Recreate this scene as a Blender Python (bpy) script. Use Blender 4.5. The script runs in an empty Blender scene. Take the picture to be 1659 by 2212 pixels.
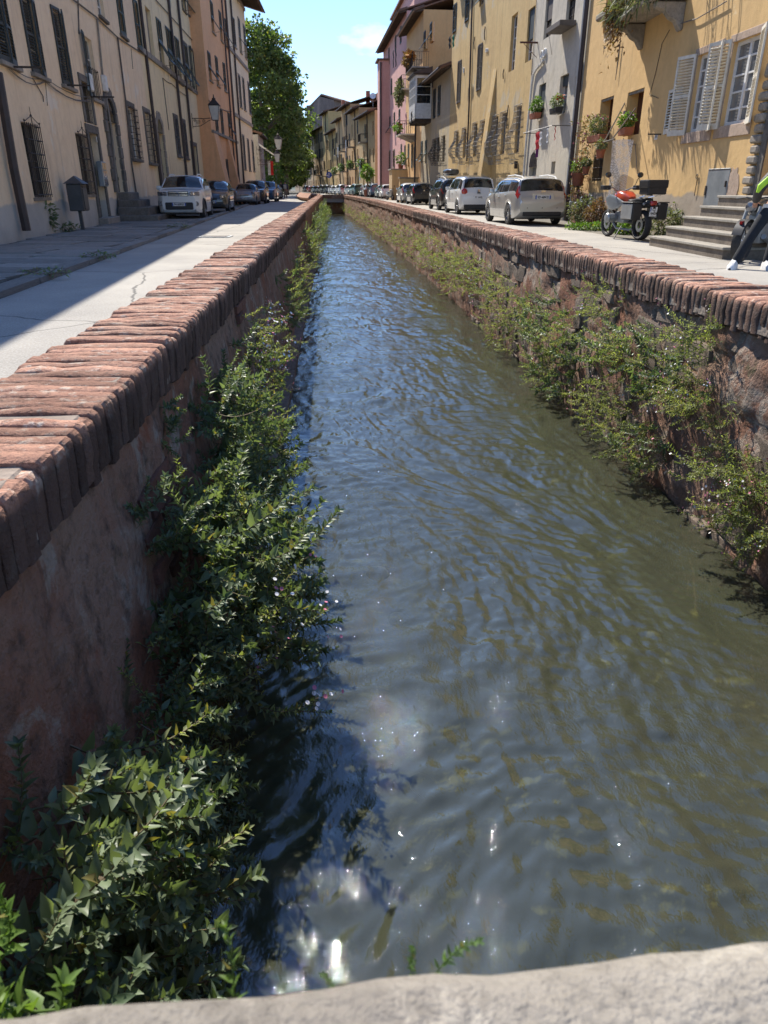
import bpy, bmesh, math, random
import numpy as np
from mathutils import Vector, Matrix, noise as mnoise
R = math.radians
rng = random.Random(7); nr = np.random.RandomState(11)
scene = bpy.context.scene
col = scene.collection

# ------------------------------------------------------------------ camera
CAM_H = 1.15
FPX, CU, CV = 1534.0, 829.5, 1106.0          # photo measured on a 1659 x 2212 sheet
PITCH = math.atan2(CV - 405.0, FPX)
cd = bpy.data.cameras.new('camera'); cam = bpy.data.objects.new('camera', cd); col.objects.link(cam)
cam.location = (0, 0, CAM_H); cam.rotation_euler = (R(90) - PITCH, 0, 0)
cd.sensor_fit = 'VERTICAL'; cd.sensor_height = 36.0; cd.lens = 36.0 * FPX / 2212.0
cd.clip_start = 0.02; cd.clip_end = 4000
cd.dof.use_dof = True; cd.dof.focus_distance = 3.6; cd.dof.aperture_fstop = 10.0
scene.camera = cam

# ------------------------------------------------------------------ sky and sun
SUN_AZ, SUN_EL = R(-24), R(49)
w = bpy.data.worlds.new('World'); scene.world = w; w.use_nodes = True
nt = w.node_tree; nt.nodes.clear()
sky = nt.nodes.new('ShaderNodeTexSky'); sky.sky_type = 'NISHITA'; sky.sun_disc = False
sky.sun_elevation = SUN_EL; sky.sun_rotation = SUN_AZ; sky.altitude = 20
sky.air_density = 1.0; sky.dust_density = 0.0; sky.ozone_density = 2.5
bg = nt.nodes.new('ShaderNodeBackground'); bg.inputs[1].default_value = 0.10
wo = nt.nodes.new('ShaderNodeOutputWorld')
# one wisp of fair-weather cloud over the far roofs
tc = nt.nodes.new('ShaderNodeTexCoord')
mp = nt.nodes.new('ShaderNodeMapping'); mp.inputs['Scale'].default_value = (1, 1, 2.2)
nz = nt.nodes.new('ShaderNodeTexNoise'); nz.inputs['Scale'].default_value = 55; nz.inputs['Detail'].default_value = 7
dt = nt.nodes.new('ShaderNodeVectorMath'); dt.operation = 'DISTANCE'
mr = nt.nodes.new('ShaderNodeMapRange'); mr.inputs[1].default_value = 0.055; mr.inputs[2].default_value = 0.0
mr.inputs[3].default_value = 0.0; mr.inputs[4].default_value = 1.0
m1 = nt.nodes.new('ShaderNodeMath'); m1.operation = 'MULTIPLY_ADD'
m2 = nt.nodes.new('ShaderNodeMapRange'); m2.inputs[1].default_value = 0.78; m2.inputs[2].default_value = 1.35
m2.inputs[3].default_value = 0.0; m2.inputs[4].default_value = 0.75
mx = nt.nodes.new('ShaderNodeMix'); mx.data_type = 'RGBA'; mx.inputs[7].default_value = (5.6, 5.8, 6.0, 1)
L = nt.links.new
L(tc.outputs['Generated'], mp.inputs['Vector']); L(mp.outputs[0], nz.inputs['Vector'])
mp2 = nt.nodes.new('ShaderNodeMapping'); mp2.inputs['Scale'].default_value = (1, 1, 2.4)
L(tc.outputs['Generated'], mp2.inputs['Vector']); L(mp2.outputs[0], dt.inputs[0])
L(dt.outputs['Value'], mr.inputs[0]); m1.inputs[1].default_value = 0.9
L(mr.outputs[0], m1.inputs[0]); L(nz.outputs['Fac'], m1.inputs[2]); L(m1.outputs[0], m2.inputs[0])
tint = nt.nodes.new('ShaderNodeMix'); tint.data_type = 'RGBA'; tint.blend_type = 'MULTIPLY'; tint.inputs[0].default_value = 1.0; tint.inputs[7].default_value = (.74, .82, .99, 1)
L(sky.outputs[0], tint.inputs[6]); L(m2.outputs[0], mx.inputs[0]); L(tint.outputs[2], mx.inputs[6]); L(mx.outputs[2], bg.inputs[0]); L(bg.outputs[0], wo.inputs[0])
sd = bpy.data.lights.new('sun', 'SUN'); sd.energy = 3.7; sd.angle = R(0.53); sd.color = (1.0, 0.94, 0.84)
sun = bpy.data.objects.new('sun', sd); col.objects.link(sun)
SUNV = Vector((math.sin(SUN_AZ) * math.cos(SUN_EL), math.cos(SUN_AZ) * math.cos(SUN_EL), math.sin(SUN_EL)))
sun.rotation_euler = (-SUNV).to_track_quat('-Z', 'Y').to_euler(); sun.location = (-20, 40, 60)
vs = scene.view_settings; vs.view_transform = 'Standard'; vs.look = 'None'; vs.gamma = 1; vs.exposure = 1.2
vs.use_curve_mapping = False
scene.cycles.max_bounces = 8; scene.cycles.transparent_max_bounces = 16
scene.cycles.caustics_reflective = False; scene.cycles.caustics_refractive = False
scene.cycles.sample_clamp_indirect = 4.0

# ------------------------------------------------------------------ helpers
def ray(u, v):
    x = (u - CU) / FPX; y = (CV - v) / FPX
    s, c = math.sin(PITCH), math.cos(PITCH)
    return Vector((x, y * s + c, y * c - s))
def gpt(u, v, z=0.0):
    """point of the level z that the photo shows at (u, v)"""
    d = ray(u, v); t = (z - CAM_H) / d.z
    return Vector((d.x * t, d.y * t, z))
def ypt(u, v, Y):
    d = ray(u, v); t = Y / d.y
    return Vector((d.x * t, Y, CAM_H + d.z * t))
cloud_dir = ray(806, 86).normalized()
dt.inputs[1].default_value = (cloud_dir.x, cloud_dir.y, cloud_dir.z * 2.4)

def tag(o, label=None, cat=None, group=None, kind=None):
    if label: o['label'] = label
    if cat: o['category'] = cat
    if group: o['group'] = group
    if kind: o['kind'] = kind
    return o
def empty(name, loc=(0, 0, 0), rz=0.0, label=None, cat=None, group=None):
    o = bpy.data.objects.new(name, None); o.empty_display_size = 0.2; col.objects.link(o)
    o.location = loc; o.rotation_euler = (0, 0, rz)
    return tag(o, label, cat, group)
def link(name, me, mat=None, parent=None):
    o = bpy.data.objects.new(name, me); col.objects.link(o)
    if mat is not None and not me.materials: me.materials.append(mat)
    if parent is not None: o.parent = parent
    return o
def copy_tree(o, parent=None):
    c = o.copy(); col.objects.link(c); c.parent = parent
    for ch in o.children: copy_tree(ch, c)
    return c

class MB:
    """collects shapes, then becomes one mesh object"""
    def __init__(s): s.v = []; s.f = []
    def add(s, vs, fs):
        b = len(s.v); s.v.extend([tuple(p) for p in vs]); s.f.extend([tuple(b + i for i in f) for f in fs]); return s
    def quad(s, a, b, c, d): return s.add([a, b, c, d], [(0, 1, 2, 3)])
    def box(s, x0, x1, y0, y1, z0, z1, M=None):
        P = [(x0, y0, z0), (x1, y0, z0), (x1, y1, z0), (x0, y1, z0), (x0, y0, z1), (x1, y0, z1), (x1, y1, z1), (x0, y1, z1)]
        if M is not None: P = [tuple(M @ Vector(p)) for p in P]
        return s.add(P, [(3, 2, 1, 0), (4, 5, 6, 7), (0, 1, 5, 4), (1, 2, 6, 5), (2, 3, 7, 6), (3, 0, 4, 7)])
    def tube(s, pts, r, n=6, cap=True):
        pts = [Vector(p) for p in pts]; m = len(pts)
        rs = r if isinstance(r, (list, tuple)) else [r] * m
        rings = []; prev = None
        for i, p in enumerate(pts):
            t = (pts[min(i + 1, m - 1)] - pts[max(i - 1, 0)])
            t = t.normalized() if t.length > 1e-9 else Vector((0, 0, 1))
            if prev is None:
                a = Vector((0, 0, 1)) if abs(t.z) < .9 else Vector((1, 0, 0))
                x = t.cross(a).normalized()
            else:
                x = (prev - t * prev.dot(t))
                x = x.normalized() if x.length > 1e-6 else t.orthogonal().normalized()
            prev = x; y = t.cross(x)
            rings.append([p + (x * math.cos(2 * math.pi * k / n) + y * math.sin(2 * math.pi * k / n)) * rs[i] for k in range(n)])
        vs = [q for rg in rings for q in rg]; fs = []
        for i in range(m - 1):
            for k in range(n):
                fs.append((i * n + k, i * n + (k + 1) % n, (i + 1) * n + (k + 1) % n, (i + 1) * n + k))
        if cap: fs += [tuple(range(n - 1, -1, -1)), tuple((m - 1) * n + k for k in range(n))]
        return s.add(vs, fs)
    def lathe(s, prof, n=16, M=None, axis='Z'):
        """prof: (r, z) list, spun about an axis"""
        vs = []
        for r, z in prof:
            for k in range(n):
                a = 2 * math.pi * k / n; p = (r * math.cos(a), r * math.sin(a), z)
                if axis == 'X': p = (p[2], p[0], p[1])
                if axis == 'Y': p = (p[0], p[2], p[1])
                vs.append(p)
        if M is not None: vs = [tuple(M @ Vector(p)) for p in vs]
        fs = []
        for i in range(len(prof) - 1):
            for k in range(n): fs.append((i * n + k, i * n + (k + 1) % n, (i + 1) * n + (k + 1) % n, (i + 1) * n + k))
        return s.add(vs, fs)
    def prism(s, poly, a, b, axis='Y', M=None):
        """2-D polygon (p, q) pushed along an axis from a to b"""
        def P(p, q, t):
            return {'Y': (p, t, q), 'X': (t, p, q), 'Z': (p, q, t)}[axis]
        n = len(poly); vs = [P(p, q, a) for p, q in poly] + [P(p, q, b) for p, q in poly]
        if M is not None: vs = [tuple(M @ Vector(p)) for p in vs]
        fs = [tuple(range(n)), tuple(range(2 * n - 1, n - 1, -1))]
        for i in range(n): fs.append((i, (i + 1) % n, n + (i + 1) % n, n + i))
        return s.add(vs, fs)
    def grid(s, P):
        P = np.asarray(P); a, b = P.shape[:2]; base = len(s.v)
        s.v.extend(map(tuple, P.reshape(-1, 3).tolist()))
        for i in range(a - 1):
            for j in range(b - 1):
                s.f.append((base + i * b + j, base + (i + 1) * b + j, base + (i + 1) * b + j + 1, base + i * b + j + 1))
        return s
    def mesh(s, name, smooth=False, bevel=0.0, seg=1, fix=True):
        me = bpy.data.meshes.new(name)
        me.from_pydata([tuple(map(float, p)) for p in s.v], [], s.f)
        if fix or bevel:
            bm = bmesh.new(); bm.from_mesh(me)
            if fix: bmesh.ops.recalc_face_normals(bm, faces=bm.faces)
            if bevel:
                bmesh.ops.bevel(bm, geom=list(bm.edges), offset=bevel, segments=seg, profile=.6, affect='EDGES', clamp_overlap=True)
            bm.to_mesh(me); bm.free()
        if smooth:
            me.polygons.foreach_set('use_smooth', [True] * len(me.polygons))
            try: me.set_sharp_from_angle(angle=R(smooth if smooth is not True else 40))
            except Exception: pass
        return me
    def build(s, name, mat, parent=None, smooth=False, bevel=0.0, seg=1, fix=True):
        return link(name, s.mesh(name, smooth, bevel, seg, fix), mat, parent)

def fast_mesh(name, verts, faces_flat, nper, smooth=False):
    """many equal-sided faces from numpy arrays"""
    me = bpy.data.meshes.new(name); verts = np.asarray(verts, np.float32); ff = np.asarray(faces_flat, np.int32).ravel()
    nf = len(ff) // nper
    me.vertices.add(len(verts)); me.vertices.foreach_set('co', verts.ravel())
    me.loops.add(len(ff)); me.loops.foreach_set('vertex_index', ff)
    me.polygons.add(nf); me.polygons.foreach_set('loop_start', np.arange(nf, dtype=np.int32) * nper)
    me.polygons.foreach_set('loop_total', np.full(nf, nper, np.int32))
    if smooth: me.polygons.foreach_set('use_smooth', np.ones(nf, bool))
    me.update(calc_edges=True); me.validate(); return me

def text_mesh(body, size, name, bold=0.0, align='CENTER'):
    cu = bpy.data.curves.new(name, 'FONT'); cu.body = body; cu.size = size; cu.align_x = align; cu.align_y = 'CENTER'
    cu.offset = bold; cu.extrude = 0.001; cu.resolution_u = 3
    o = bpy.data.objects.new('tmp', cu); col.objects.link(o)
    dg = bpy.context.evaluated_depsgraph_get(); me = bpy.data.meshes.new_from_object(o.evaluated_get(dg))
    me.name = name; bpy.data.objects.remove(o); return me

# ------------------------------------------------------------------ materials
def _nodes(name):
    m = bpy.data.materials.new(name); m.use_nodes = True; t = m.node_tree; t.nodes.clear()
    o = t.nodes.new('ShaderNodeOutputMaterial'); b = t.nodes.new('ShaderNodeBsdfPrincipled')
    t.links.new(b.outputs[0], o.inputs[0]); return m, t, b, o
def _noise(t, vec, scale, detail=5, rough=.55, dist=0.0):
    n = t.nodes.new('ShaderNodeTexNoise'); n.inputs['Scale'].default_value = scale
    n.inputs['Detail'].default_value = detail; n.inputs['Roughness'].default_value = rough; n.inputs['Distortion'].default_value = dist
    if vec is not None: t.links.new(vec, n.inputs['Vector'])
    return n.outputs['Fac']
def _range(t, src, a, b, c=0.0, d=1.0):
    n = t.nodes.new('ShaderNodeMapRange'); n.inputs[1].default_value = a; n.inputs[2].default_value = b
    n.inputs[3].default_value = c; n.inputs[4].default_value = d; t.links.new(src, n.inputs[0]); return n.outputs[0]
def _mix(t, fac, c1, c2, blend='MIX'):
    n = t.nodes.new('ShaderNodeMix'); n.data_type = 'RGBA'; n.blend_type = blend
    if hasattr(fac, 'links') or hasattr(fac, 'is_linked'): t.links.new(fac, n.inputs[0])
    else: n.inputs[0].default_value = fac
    for k, c in ((6, c1), (7, c2)):
        if hasattr(c, 'is_linked'): t.links.new(c, n.inputs[k])
        else: n.inputs[k].default_value = (c[0], c[1], c[2], 1)
    return n.outputs[2]
def _bump(t, b, src, strength, dist=0.01, prev=None):
    n = t.nodes.new('ShaderNodeBump'); n.inputs['Strength'].default_value = strength; n.inputs['Distance'].default_value = dist
    t.links.new(src, n.inputs['Height'])
    if prev is not None: t.links.new(prev, n.inputs['Normal'])
    t.links.new(n.outputs[0], b.inputs['Normal']); return n.outputs[0]
def _map(t, scale=(1, 1, 1), coord='Object'):
    c = t.nodes.new('ShaderNodeTexCoord'); m = t.nodes.new('ShaderNodeMapping'); m.inputs['Scale'].default_value = scale
    t.links.new(c.outputs[coord], m.inputs['Vector']); return m.outputs[0]
def _math(t, op, a, b=None):
    n = t.nodes.new('ShaderNodeMath'); n.operation = op
    for k, x in enumerate((a, b)):
        if x is None: continue
        if hasattr(x, 'is_linked'): t.links.new(x, n.inputs[k])
        else: n.inputs[k].default_value = x
    return n.outputs[0]

def plain(name, c, rough=.6, metal=0.0, c2=None, scale=6.0, bump=0.0, bscale=60.0, coat=0.0, spec=.5, rnd=0.0, emit=0.0):
    m, t, b, o = _nodes(name); v = _map(t)
    c2 = c2 or tuple(x * .78 for x in c)
    f = _range(t, _noise(t, v, scale, 6), .35, .68)
    cc = _mix(t, f, c, c2)
    if rnd:
        oi = t.nodes.new('ShaderNodeObjectInfo'); k = _range(t, oi.outputs['Random'], 0, 1, 1 - rnd, 1 + rnd)
        cmb = t.nodes.new('ShaderNodeCombineColor')
        for i in range(3): t.links.new(k, cmb.inputs[i])
        cc = _mix(t, 1.0, cc, cmb.outputs[0], 'MULTIPLY')
    t.links.new(cc, b.inputs['Base Color'])
    b.inputs['Roughness'].default_value = rough; b.inputs['Metallic'].default_value = metal
    b.inputs['Specular IOR Level'].default_value = spec; b.inputs['Coat Weight'].default_value = coat; b.inputs['Coat Roughness'].default_value = .04
    if bump: _bump(t, b, _noise(t, v, bscale, 4), bump, .01)
    if emit: t.links.new(cc, b.inputs['Emission Color']); b.inputs['Emission Strength'].default_value = emit
    return m

def stucco(name, c, c2, stain=(.16, .14, .12), amt=.45, patch=None, pamt=.0, plinth=None, pz=1.0, streak=.5):
    """old lime plaster: blotches, rain streaks, patches of another plaster, optional skirting of another plaster"""
    m, t, b, o = _nodes(name); v = _map(t); vs_ = _map(t, (2.2, 2.2, .22))
    f1 = _range(t, _noise(t, v, .7, 8, .62), .38, .66); cc = _mix(t, f1, c, c2)
    f4 = _range(t, _noise(t, v, 5.5, 6, .6), .42, .72, 0, .35); cc = _mix(t, f4, cc, tuple(min(1, x * 1.18) for x in c))
    if patch:
        f2 = _range(t, _noise(t, v, .55, 7, .65, .4), .60 - pamt, .64 - pamt); cc = _mix(t, f2, cc, patch)
    f3 = _range(t, _noise(t, vs_, 1.6, 7, .65), .52, .78, 0, streak); cc = _mix(t, f3, cc, stain)
    f5 = _range(t, _noise(t, v, 2.3, 9, .7), .56, .75, 0, amt); cc = _mix(t, f5, cc, stain)
    if plinth:
        sx = t.nodes.new('ShaderNodeSeparateXYZ'); t.links.new(v, sx.inputs[0])
        e = _math(t, 'ADD', sx.outputs[2], _range(t, _noise(t, v, 1.1, 6), 0, 1, -.22, .22))
        pf = _range(t, e, pz + .03, pz - .03); pc = _mix(t, f1, plinth, tuple(x * .72 for x in plinth)); cc = _mix(t, pf, cc, pc)
    t.links.new(cc, b.inputs['Base Color']); b.inputs['Roughness'].default_value = .93; b.inputs['Specular IOR Level'].default_value = .2
    h = _math(t, 'ADD', _noise(t, v, 3.0, 5), _math(t, 'MULTIPLY', _noise(t, v, 38, 5), .35))
    _bump(t, b, h, .55, .03)
    return m

def stone(name, c, c2, scale=5.0, bump=.6, bscale=24.0, rnd=.12, moss=None):
    m, t, b, o = _nodes(name); v = _map(t)
    f = _range(t, _noise(t, v, scale, 8, .65), .34, .68); cc = _mix(t, f, c, c2)
    f2 = _range(t, _noise(t, v, scale * 6, 6, .7), .48, .7, 0, .55); cc = _mix(t, f2, cc, tuple(x * .45 for x in c2))
    if moss:
        f3 = _range(t, _noise(t, v, scale * 1.7, 7, .7, .5), .56, .66); cc = _mix(t, f3, cc, moss)
    if rnd:
        oi = t.nodes.new('ShaderNodeObjectInfo'); k = _range(t, oi.outputs['Random'], 0, 1, 1 - rnd, 1 + rnd)
        cmb = t.nodes.new('ShaderNodeCombineColor')
        for i in range(3): t.links.new(k, cmb.inputs[i])
        cc = _mix(t, 1.0, cc, cmb.outputs[0], 'MULTIPLY')
    t.links.new(cc, b.inputs['Base Color']); b.inputs['Roughness'].default_value = .9; b.inputs['Specular IOR Level'].default_value = .25
    h = _math(t, 'ADD', _noise(t, v, bscale, 6, .65), _math(t, 'MULTIPLY', _noise(t, v, bscale * 5, 4), .4))
    _bump(t, b, h, bump, .012)
    return m

def fr_(t, src):
    return _math(t, 'FRACT', _math(t, 'MULTIPLY', src, 7.31))
def leafmat(name, c, c2, trans=.35, rough=.5, rnd=.25, coord_scale=3.0):
    m = bpy.data.materials.new(name); m.use_nodes = True; t = m.node_tree; t.nodes.clear()
    o = t.nodes.new('ShaderNodeOutputMaterial'); b = t.nodes.new('ShaderNodeBsdfPrincipled'); tr = t.nodes.new('ShaderNodeBsdfTranslucent')
    mxs = t.nodes.new('ShaderNodeMixShader'); mxs.inputs[0].default_value = trans
    geo = t.nodes.new('ShaderNodeNewGeometry'); v = geo.outputs['Position']
    f = _range(t, _noise(t, v, coord_scale, 3), .38, .62); cc = _mix(t, f, c, c2)
    f2 = _range(t, geo.outputs['Random Per Island'], 0, 1, 1 - rnd, 1 + rnd)
    cmb = t.nodes.new('ShaderNodeCombineColor')
    for i in range(3): t.links.new(f2, cmb.inputs[i])
    cc = _mix(t, 1.0, cc, cmb.outputs[0], 'MULTIPLY')
    cc = _mix(t, _range(t, fr_(t, geo.outputs['Random Per Island']), .965, .985, 0, .8), cc, (.26, .20, .06))
    t.links.new(cc, b.inputs['Base Color']); b.inputs['Roughness'].default_value = rough; b.inputs['Specular IOR Level'].default_value = .35
    tcx = _mix(t, 1.0, cc, (1.25, 1.35, .5), 'MULTIPLY'); t.links.new(tcx, tr.inputs['Color'])
    t.links.new(b.outputs[0], mxs.inputs[1]); t.links.new(tr.outputs[0], mxs.inputs[2]); t.links.new(mxs.outputs[0], o.inputs[0])
    return m

def carpaint(name, c, metal=.0, rough=.32):
    m, t, b, o = _nodes(name); v = _map(t)
    f = _range(t, _noise(t, v, 3.5, 6), .4, .75, 0, .25); cc = _mix(t, f, c, tuple(x * .8 + .015 for x in c))
    t.links.new(cc, b.inputs['Base Color']); b.inputs['Metallic'].default_value = metal; b.inputs['Roughness'].default_value = rough
    b.inputs['Coat Weight'].default_value = .9; b.inputs['Coat Roughness'].default_value = .05
    return m

M = {}
M['glass'] = plain('dark_glass', (.022, .026, .03), .06, 0, (.012, .014, .016), spec=.8)
M['curtain_glass'] = plain('glass_with_curtain', (.20, .21, .21), .08, 0, (.10, .105, .11), 2.5, spec=.8)
M['black'] = plain('black_plastic', (.02, .02, .022), .5, 0, (.012, .012, .014))
M['rubber'] = plain('tyre_rubber', (.022, .022, .023), .85, 0, (.04, .038, .036), 20)
M['chrome'] = plain('chrome', (.75, .75, .76), .15, 1.0, (.6, .6, .6))
M['alloy'] = plain('alloy_wheel', (.52, .53, .54), .32, .9, (.36, .36, .37))
M['steel'] = plain('galvanised_steel', (.33, .35, .36), .5, .5, (.22, .24, .25), 3, .1)
M['iron'] = plain('dark_iron', (.035, .032, .03), .7, .2, (.07, .045, .03), 12, .2)
M['pale_iron'] = plain('weathered_pale_iron', (.30, .29, .27), .7, .2, (.17, .16, .15), 12, .2)
M['pipe'] = plain('brown_pipe', (.06, .04, .036), .55, .1, (.035, .026, .024), 3)
M['white_pipe'] = plain('white_pipe', (.68, .66, .62), .6, 0, (.5, .48, .44), 3)
M['white'] = plain('white_paint', (.74, .73, .70), .55, 0, (.58, .57, .54), 6)
M['white_wood'] = plain('white_painted_wood', (.70, .66, .56), .6, 0, (.55, .50, .42), 8, .15, 30)
M['shut_dark'] = plain('dark_blue_green_shutter', (.022, .034, .038), .6, 0, (.04, .045, .044), 6, .2, 30)
M['shut_green'] = plain('dark_green_shutter', (.020, .045, .040), .6, 0, (.038, .06, .055), 6, .2, 30)
M['shut_grey'] = plain('grey_brown_shutter', (.12, .10, .085), .7, 0, (.07, .06, .055), 6, .2, 30)
M['brown_wood'] = plain('red_brown_wood', (.085, .022, .016), .5, 0, (.05, .014, .012), 3, .2, 30)
M['old_wood'] = plain('old_brown_wood', (.10, .075, .055), .8, 0, (.055, .045, .036), 5, .3, 30)
M['door_green'] = plain('dark_green_door', (.025, .04, .042), .6, 0, (.05, .055, .055), 4, .2, 30)
M['pietra'] = stone('grey_stone_trim', (.20, .18, .155), (.11, .10, .09), 3, .5)
M['pietra_pale'] = stone('pale_stone_trim', (.34, .30, .25), (.22, .195, .165), 3, .4)
M['tile'] = stone('roof_tile', (.24, .13, .085), (.15, .095, .07), 3, .5, 14, 0)
M['rafter'] = plain('eave_timber', (.09, .06, .042), .85, 0, (.05, .036, .028), 4, .3, 20)
M['terracotta'] = plain('terracotta', (.36, .12, .06), .8, 0, (.24, .085, .05), 8, .2)
M['cable'] = plain('grey_cable', (.16, .14, .125), .8)
M['leaf'] = leafmat('pellitory_leaf', (.105, .15, .080), (.19, .235, .140), .38, .40, .35, 2.5)
M['leaf_dry'] = leafmat('fleabane_leaf', (.19, .235, .085), (.33, .35, .165), .48, .6, .40, 3.0)
M['leaf_bright'] = leafmat('bright_leaf', (.085, .17, .03), (.14, .22, .05), .4, .45, .25)
M['leaf_tree'] = leafmat('plane_tree_leaf', (.09, .135, .045), (.18, .215, .085), .45, .5, .45, .35)
M['leaf_grey'] = leafmat('grey_green_leaf', (.11, .135, .07), (.19, .20, .12), .3, .6, .3)
M['leaf_red'] = leafmat('reddish_leaf', (.16, .075, .05), (.20, .13, .06), .3, .6, .4)
M['stem'] = plain('plant_stem', (.17, .12, .07), .8, 0, (.10, .09, .05))
M['bark'] = stone('bark', (.22, .19, .15), (.12, .10, .08), 4, .7, 12, 0)
M['petal_white'] = plain('white_petal', (.78, .76, .74), .7)
M['petal_pink'] = plain('pink_petal', (.55, .17, .25), .7)
M['petal_red'] = plain('red_petal', (.62, .02, .015), .6)
M['petal_lilac'] = plain('lilac_petal', (.50, .30, .50), .7)
M['petal_orange'] = plain('orange_petal', (.62, .24, .03), .7)
M['plate'] = plain('number_plate', (.74, .74, .72), .45)
M['plate_blue'] = plain('plate_blue', (.02, .07, .36), .45)
M['ink'] = plain('black_lettering', (.012, .012, .014), .5)
M['red_lens'] = plain('red_lens', (.42, .012, .012), .12, 0, (.25, .008, .01), 20, coat=.6)
M['clear_lens'] = plain('headlamp_lens', (.30, .31, .32), .08, .3, (.10, .10, .11), 14, coat=.8)

# ================================================================== the place: canal, roads
ZW, ZT, ZB = -0.80, 0.60, -1.32          # water, wall top, canal bed
YE = 63.0                                # the canal goes under a bridge there
def wl(Y): return -0.66 - 0.068 * Y                                    # canal edge of the left coping
def wr(Y): return 2.25 - 0.070 * Y - 0.00045 * max(0.0, Y - 13) ** 2   # canal edge of the right coping
TW = 0.42
def fr(x): return x - math.floor(x)

m, t, b, o = _nodes('asphalt_light'); v = _map(t)
cc = _mix(t, _range(t, _noise(t, v, .5, 8, .65), .35, .65), (.38, .35, .30), (.26, .24, .21))
cc = _mix(t, _range(t, _noise(t, v, 55, 4), .48, .7, 0, .7), cc, (.44, .43, .40))
cc = _mix(t, _range(t, _noise(t, v, 38, 5, .7), .52, .72, 0, .55), cc, (.14, .13, .12))
vo = t.nodes.new('ShaderNodeTexVoronoi'); vo.feature = 'DISTANCE_TO_EDGE'; vo.inputs['Scale'].default_value = .28
wn = t.nodes.new('ShaderNodeMix'); wn.data_type = 'RGBA'; wn.inputs[0].default_value = .22
nn = t.nodes.new('ShaderNodeTexNoise'); nn.inputs['Scale'].default_value = 1.3; nn.inputs['Detail'].default_value = 6
t.links.new(v, nn.inputs['Vector']); t.links.new(v, wn.inputs[6]); t.links.new(nn.outputs['Color'], wn.inputs[7]); t.links.new(wn.outputs[2], vo.inputs['Vector'])
cc = _mix(t, _range(t, vo.outputs['Distance'], .0035, .001, 0, .75), cc, (.05, .048, .045))
t.links.new(cc, b.inputs['Base Color']); b.inputs['Roughness'].default_value = .92
_bump(t, b, _noise(t, v, 140, 3), .35, .006); M['asphalt'] = m
M['ground'] = stone('dusty_ground', (.20, .18, .15), (.13, .12, .10), 1.2, .4, 30, 0)
M['slab'] = stone('paving_slab', (.28, .265, .24), (.19, .18, .165), 2.2, .7, 16, .22)
M['joint'] = plain('earth_joint', (.06, .055, .045), .95)
def brickmat(name, rnd, local):
    """worn red brick: pale bloom and lichen on the walked top, dark brown below the top edge, on the face towards the canal"""
    m, t, b, o = _nodes(name); v = _map(t); geo = t.nodes.new('ShaderNodeNewGeometry'); w_ = geo.outputs['Position']
    cc = _mix(t, _range(t, _noise(t, w_, 9, 7, .65), .36, .66), (.44, .245, .17), (.29, .15, .105))
    cc = _mix(t, _range(t, _noise(t, w_, 2.6, 6, .6), .50, .66, 0, .7), cc, (.40, .28, .21))
    cc = _mix(t, _range(t, _noise(t, w_, 17, 8, .7), .54, .64, 0, .85), cc, (.52, .44, .36))
    cc = _mix(t, _range(t, _noise(t, w_, 48, 6, .7), .50, .68, 0, .75), cc, (.085, .052, .042))
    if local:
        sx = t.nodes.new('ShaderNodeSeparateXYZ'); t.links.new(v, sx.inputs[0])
        e = _math(t, 'ADD', sx.outputs[2], _range(t, _noise(t, w_, 12, 6, .7), 0, 1, -.05, .05)); cr = _range(t, e, .172, .14, 0, .88); cc = _mix(t, cr, cc, (.085, .058, .048))  # brick turns dark brown below its top edge
    if rnd:
        oi = t.nodes.new('ShaderNodeObjectInfo'); k = _range(t, oi.outputs['Random'], 0, 1, 1 - rnd, 1 + rnd); cmb = t.nodes.new('ShaderNodeCombineColor')
        for q in range(3): t.links.new(k, cmb.inputs[q])
        cc = _mix(t, 1.0, cc, cmb.outputs[0], 'MULTIPLY')
    t.links.new(cc, b.inputs['Base Color']); b.inputs['Roughness'].default_value = .92; b.inputs['Specular IOR Level'].default_value = .2
    h = _math(t, 'ADD', _noise(t, w_, 34, 7, .7), _math(t, 'MULTIPLY', _noise(t, w_, 120, 4), .6)); _bump(t, b, h, 1.0, .014); return m
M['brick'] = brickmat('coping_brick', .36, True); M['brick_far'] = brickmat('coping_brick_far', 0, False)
M['wall_brick'] = stone('wall_brick', (.27, .125, .088), (.17, .088, .066), 6, .8, 22, .25, moss=(.17, .13, .10))
M['rubble'] = stone('rubble_stone', (.25, .195, .15), (.13, .10, .08), 5, .9, 16, .28, moss=(.30, .25, .195))

m, t, b, o = _nodes('old_canal_masonry'); v = _map(t); vst = _map(t, (2, 2, .25))
cc = _mix(t, _range(t, _noise(t, v, 1.5, 8, .65, .3), .40, .60), (.26, .125, .080), (.30, .20, .145))
cc = _mix(t, _range(t, _noise(t, v, 3.3, 8, .7, .4), .53, .60), cc, (.34, .275, .22))
cc = _mix(t, _range(t, _noise(t, v, 2.4, 8, .7, .4), .60, .66), cc, (.27, .11, .065))
cc = _mix(t, _range(t, _noise(t, v, 14, 7, .7), .5, .7, 0, .8), cc, (.05, .042, .036))
cc = _mix(t, _range(t, _noise(t, vst, 3, 6, .7), .52, .7, 0, .55), cc, (.06, .052, .042))
cc = _mix(t, _range(t, _noise(t, v, 5, 6, .7), .60, .68, 0, .7), cc, (.075, .09, .04))
t.links.new(cc, b.inputs['Base Color']); b.inputs['Roughness'].default_value = .95; b.inputs['Specular IOR Level'].default_value = .2
h = _math(t, 'ADD', _noise(t, v, 11, 7, .7), _math(t, 'MULTIPLY', _noise(t, v, 55, 5), .4)); _bump(t, b, h, .9, .035); M['masonry'] = m

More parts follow.
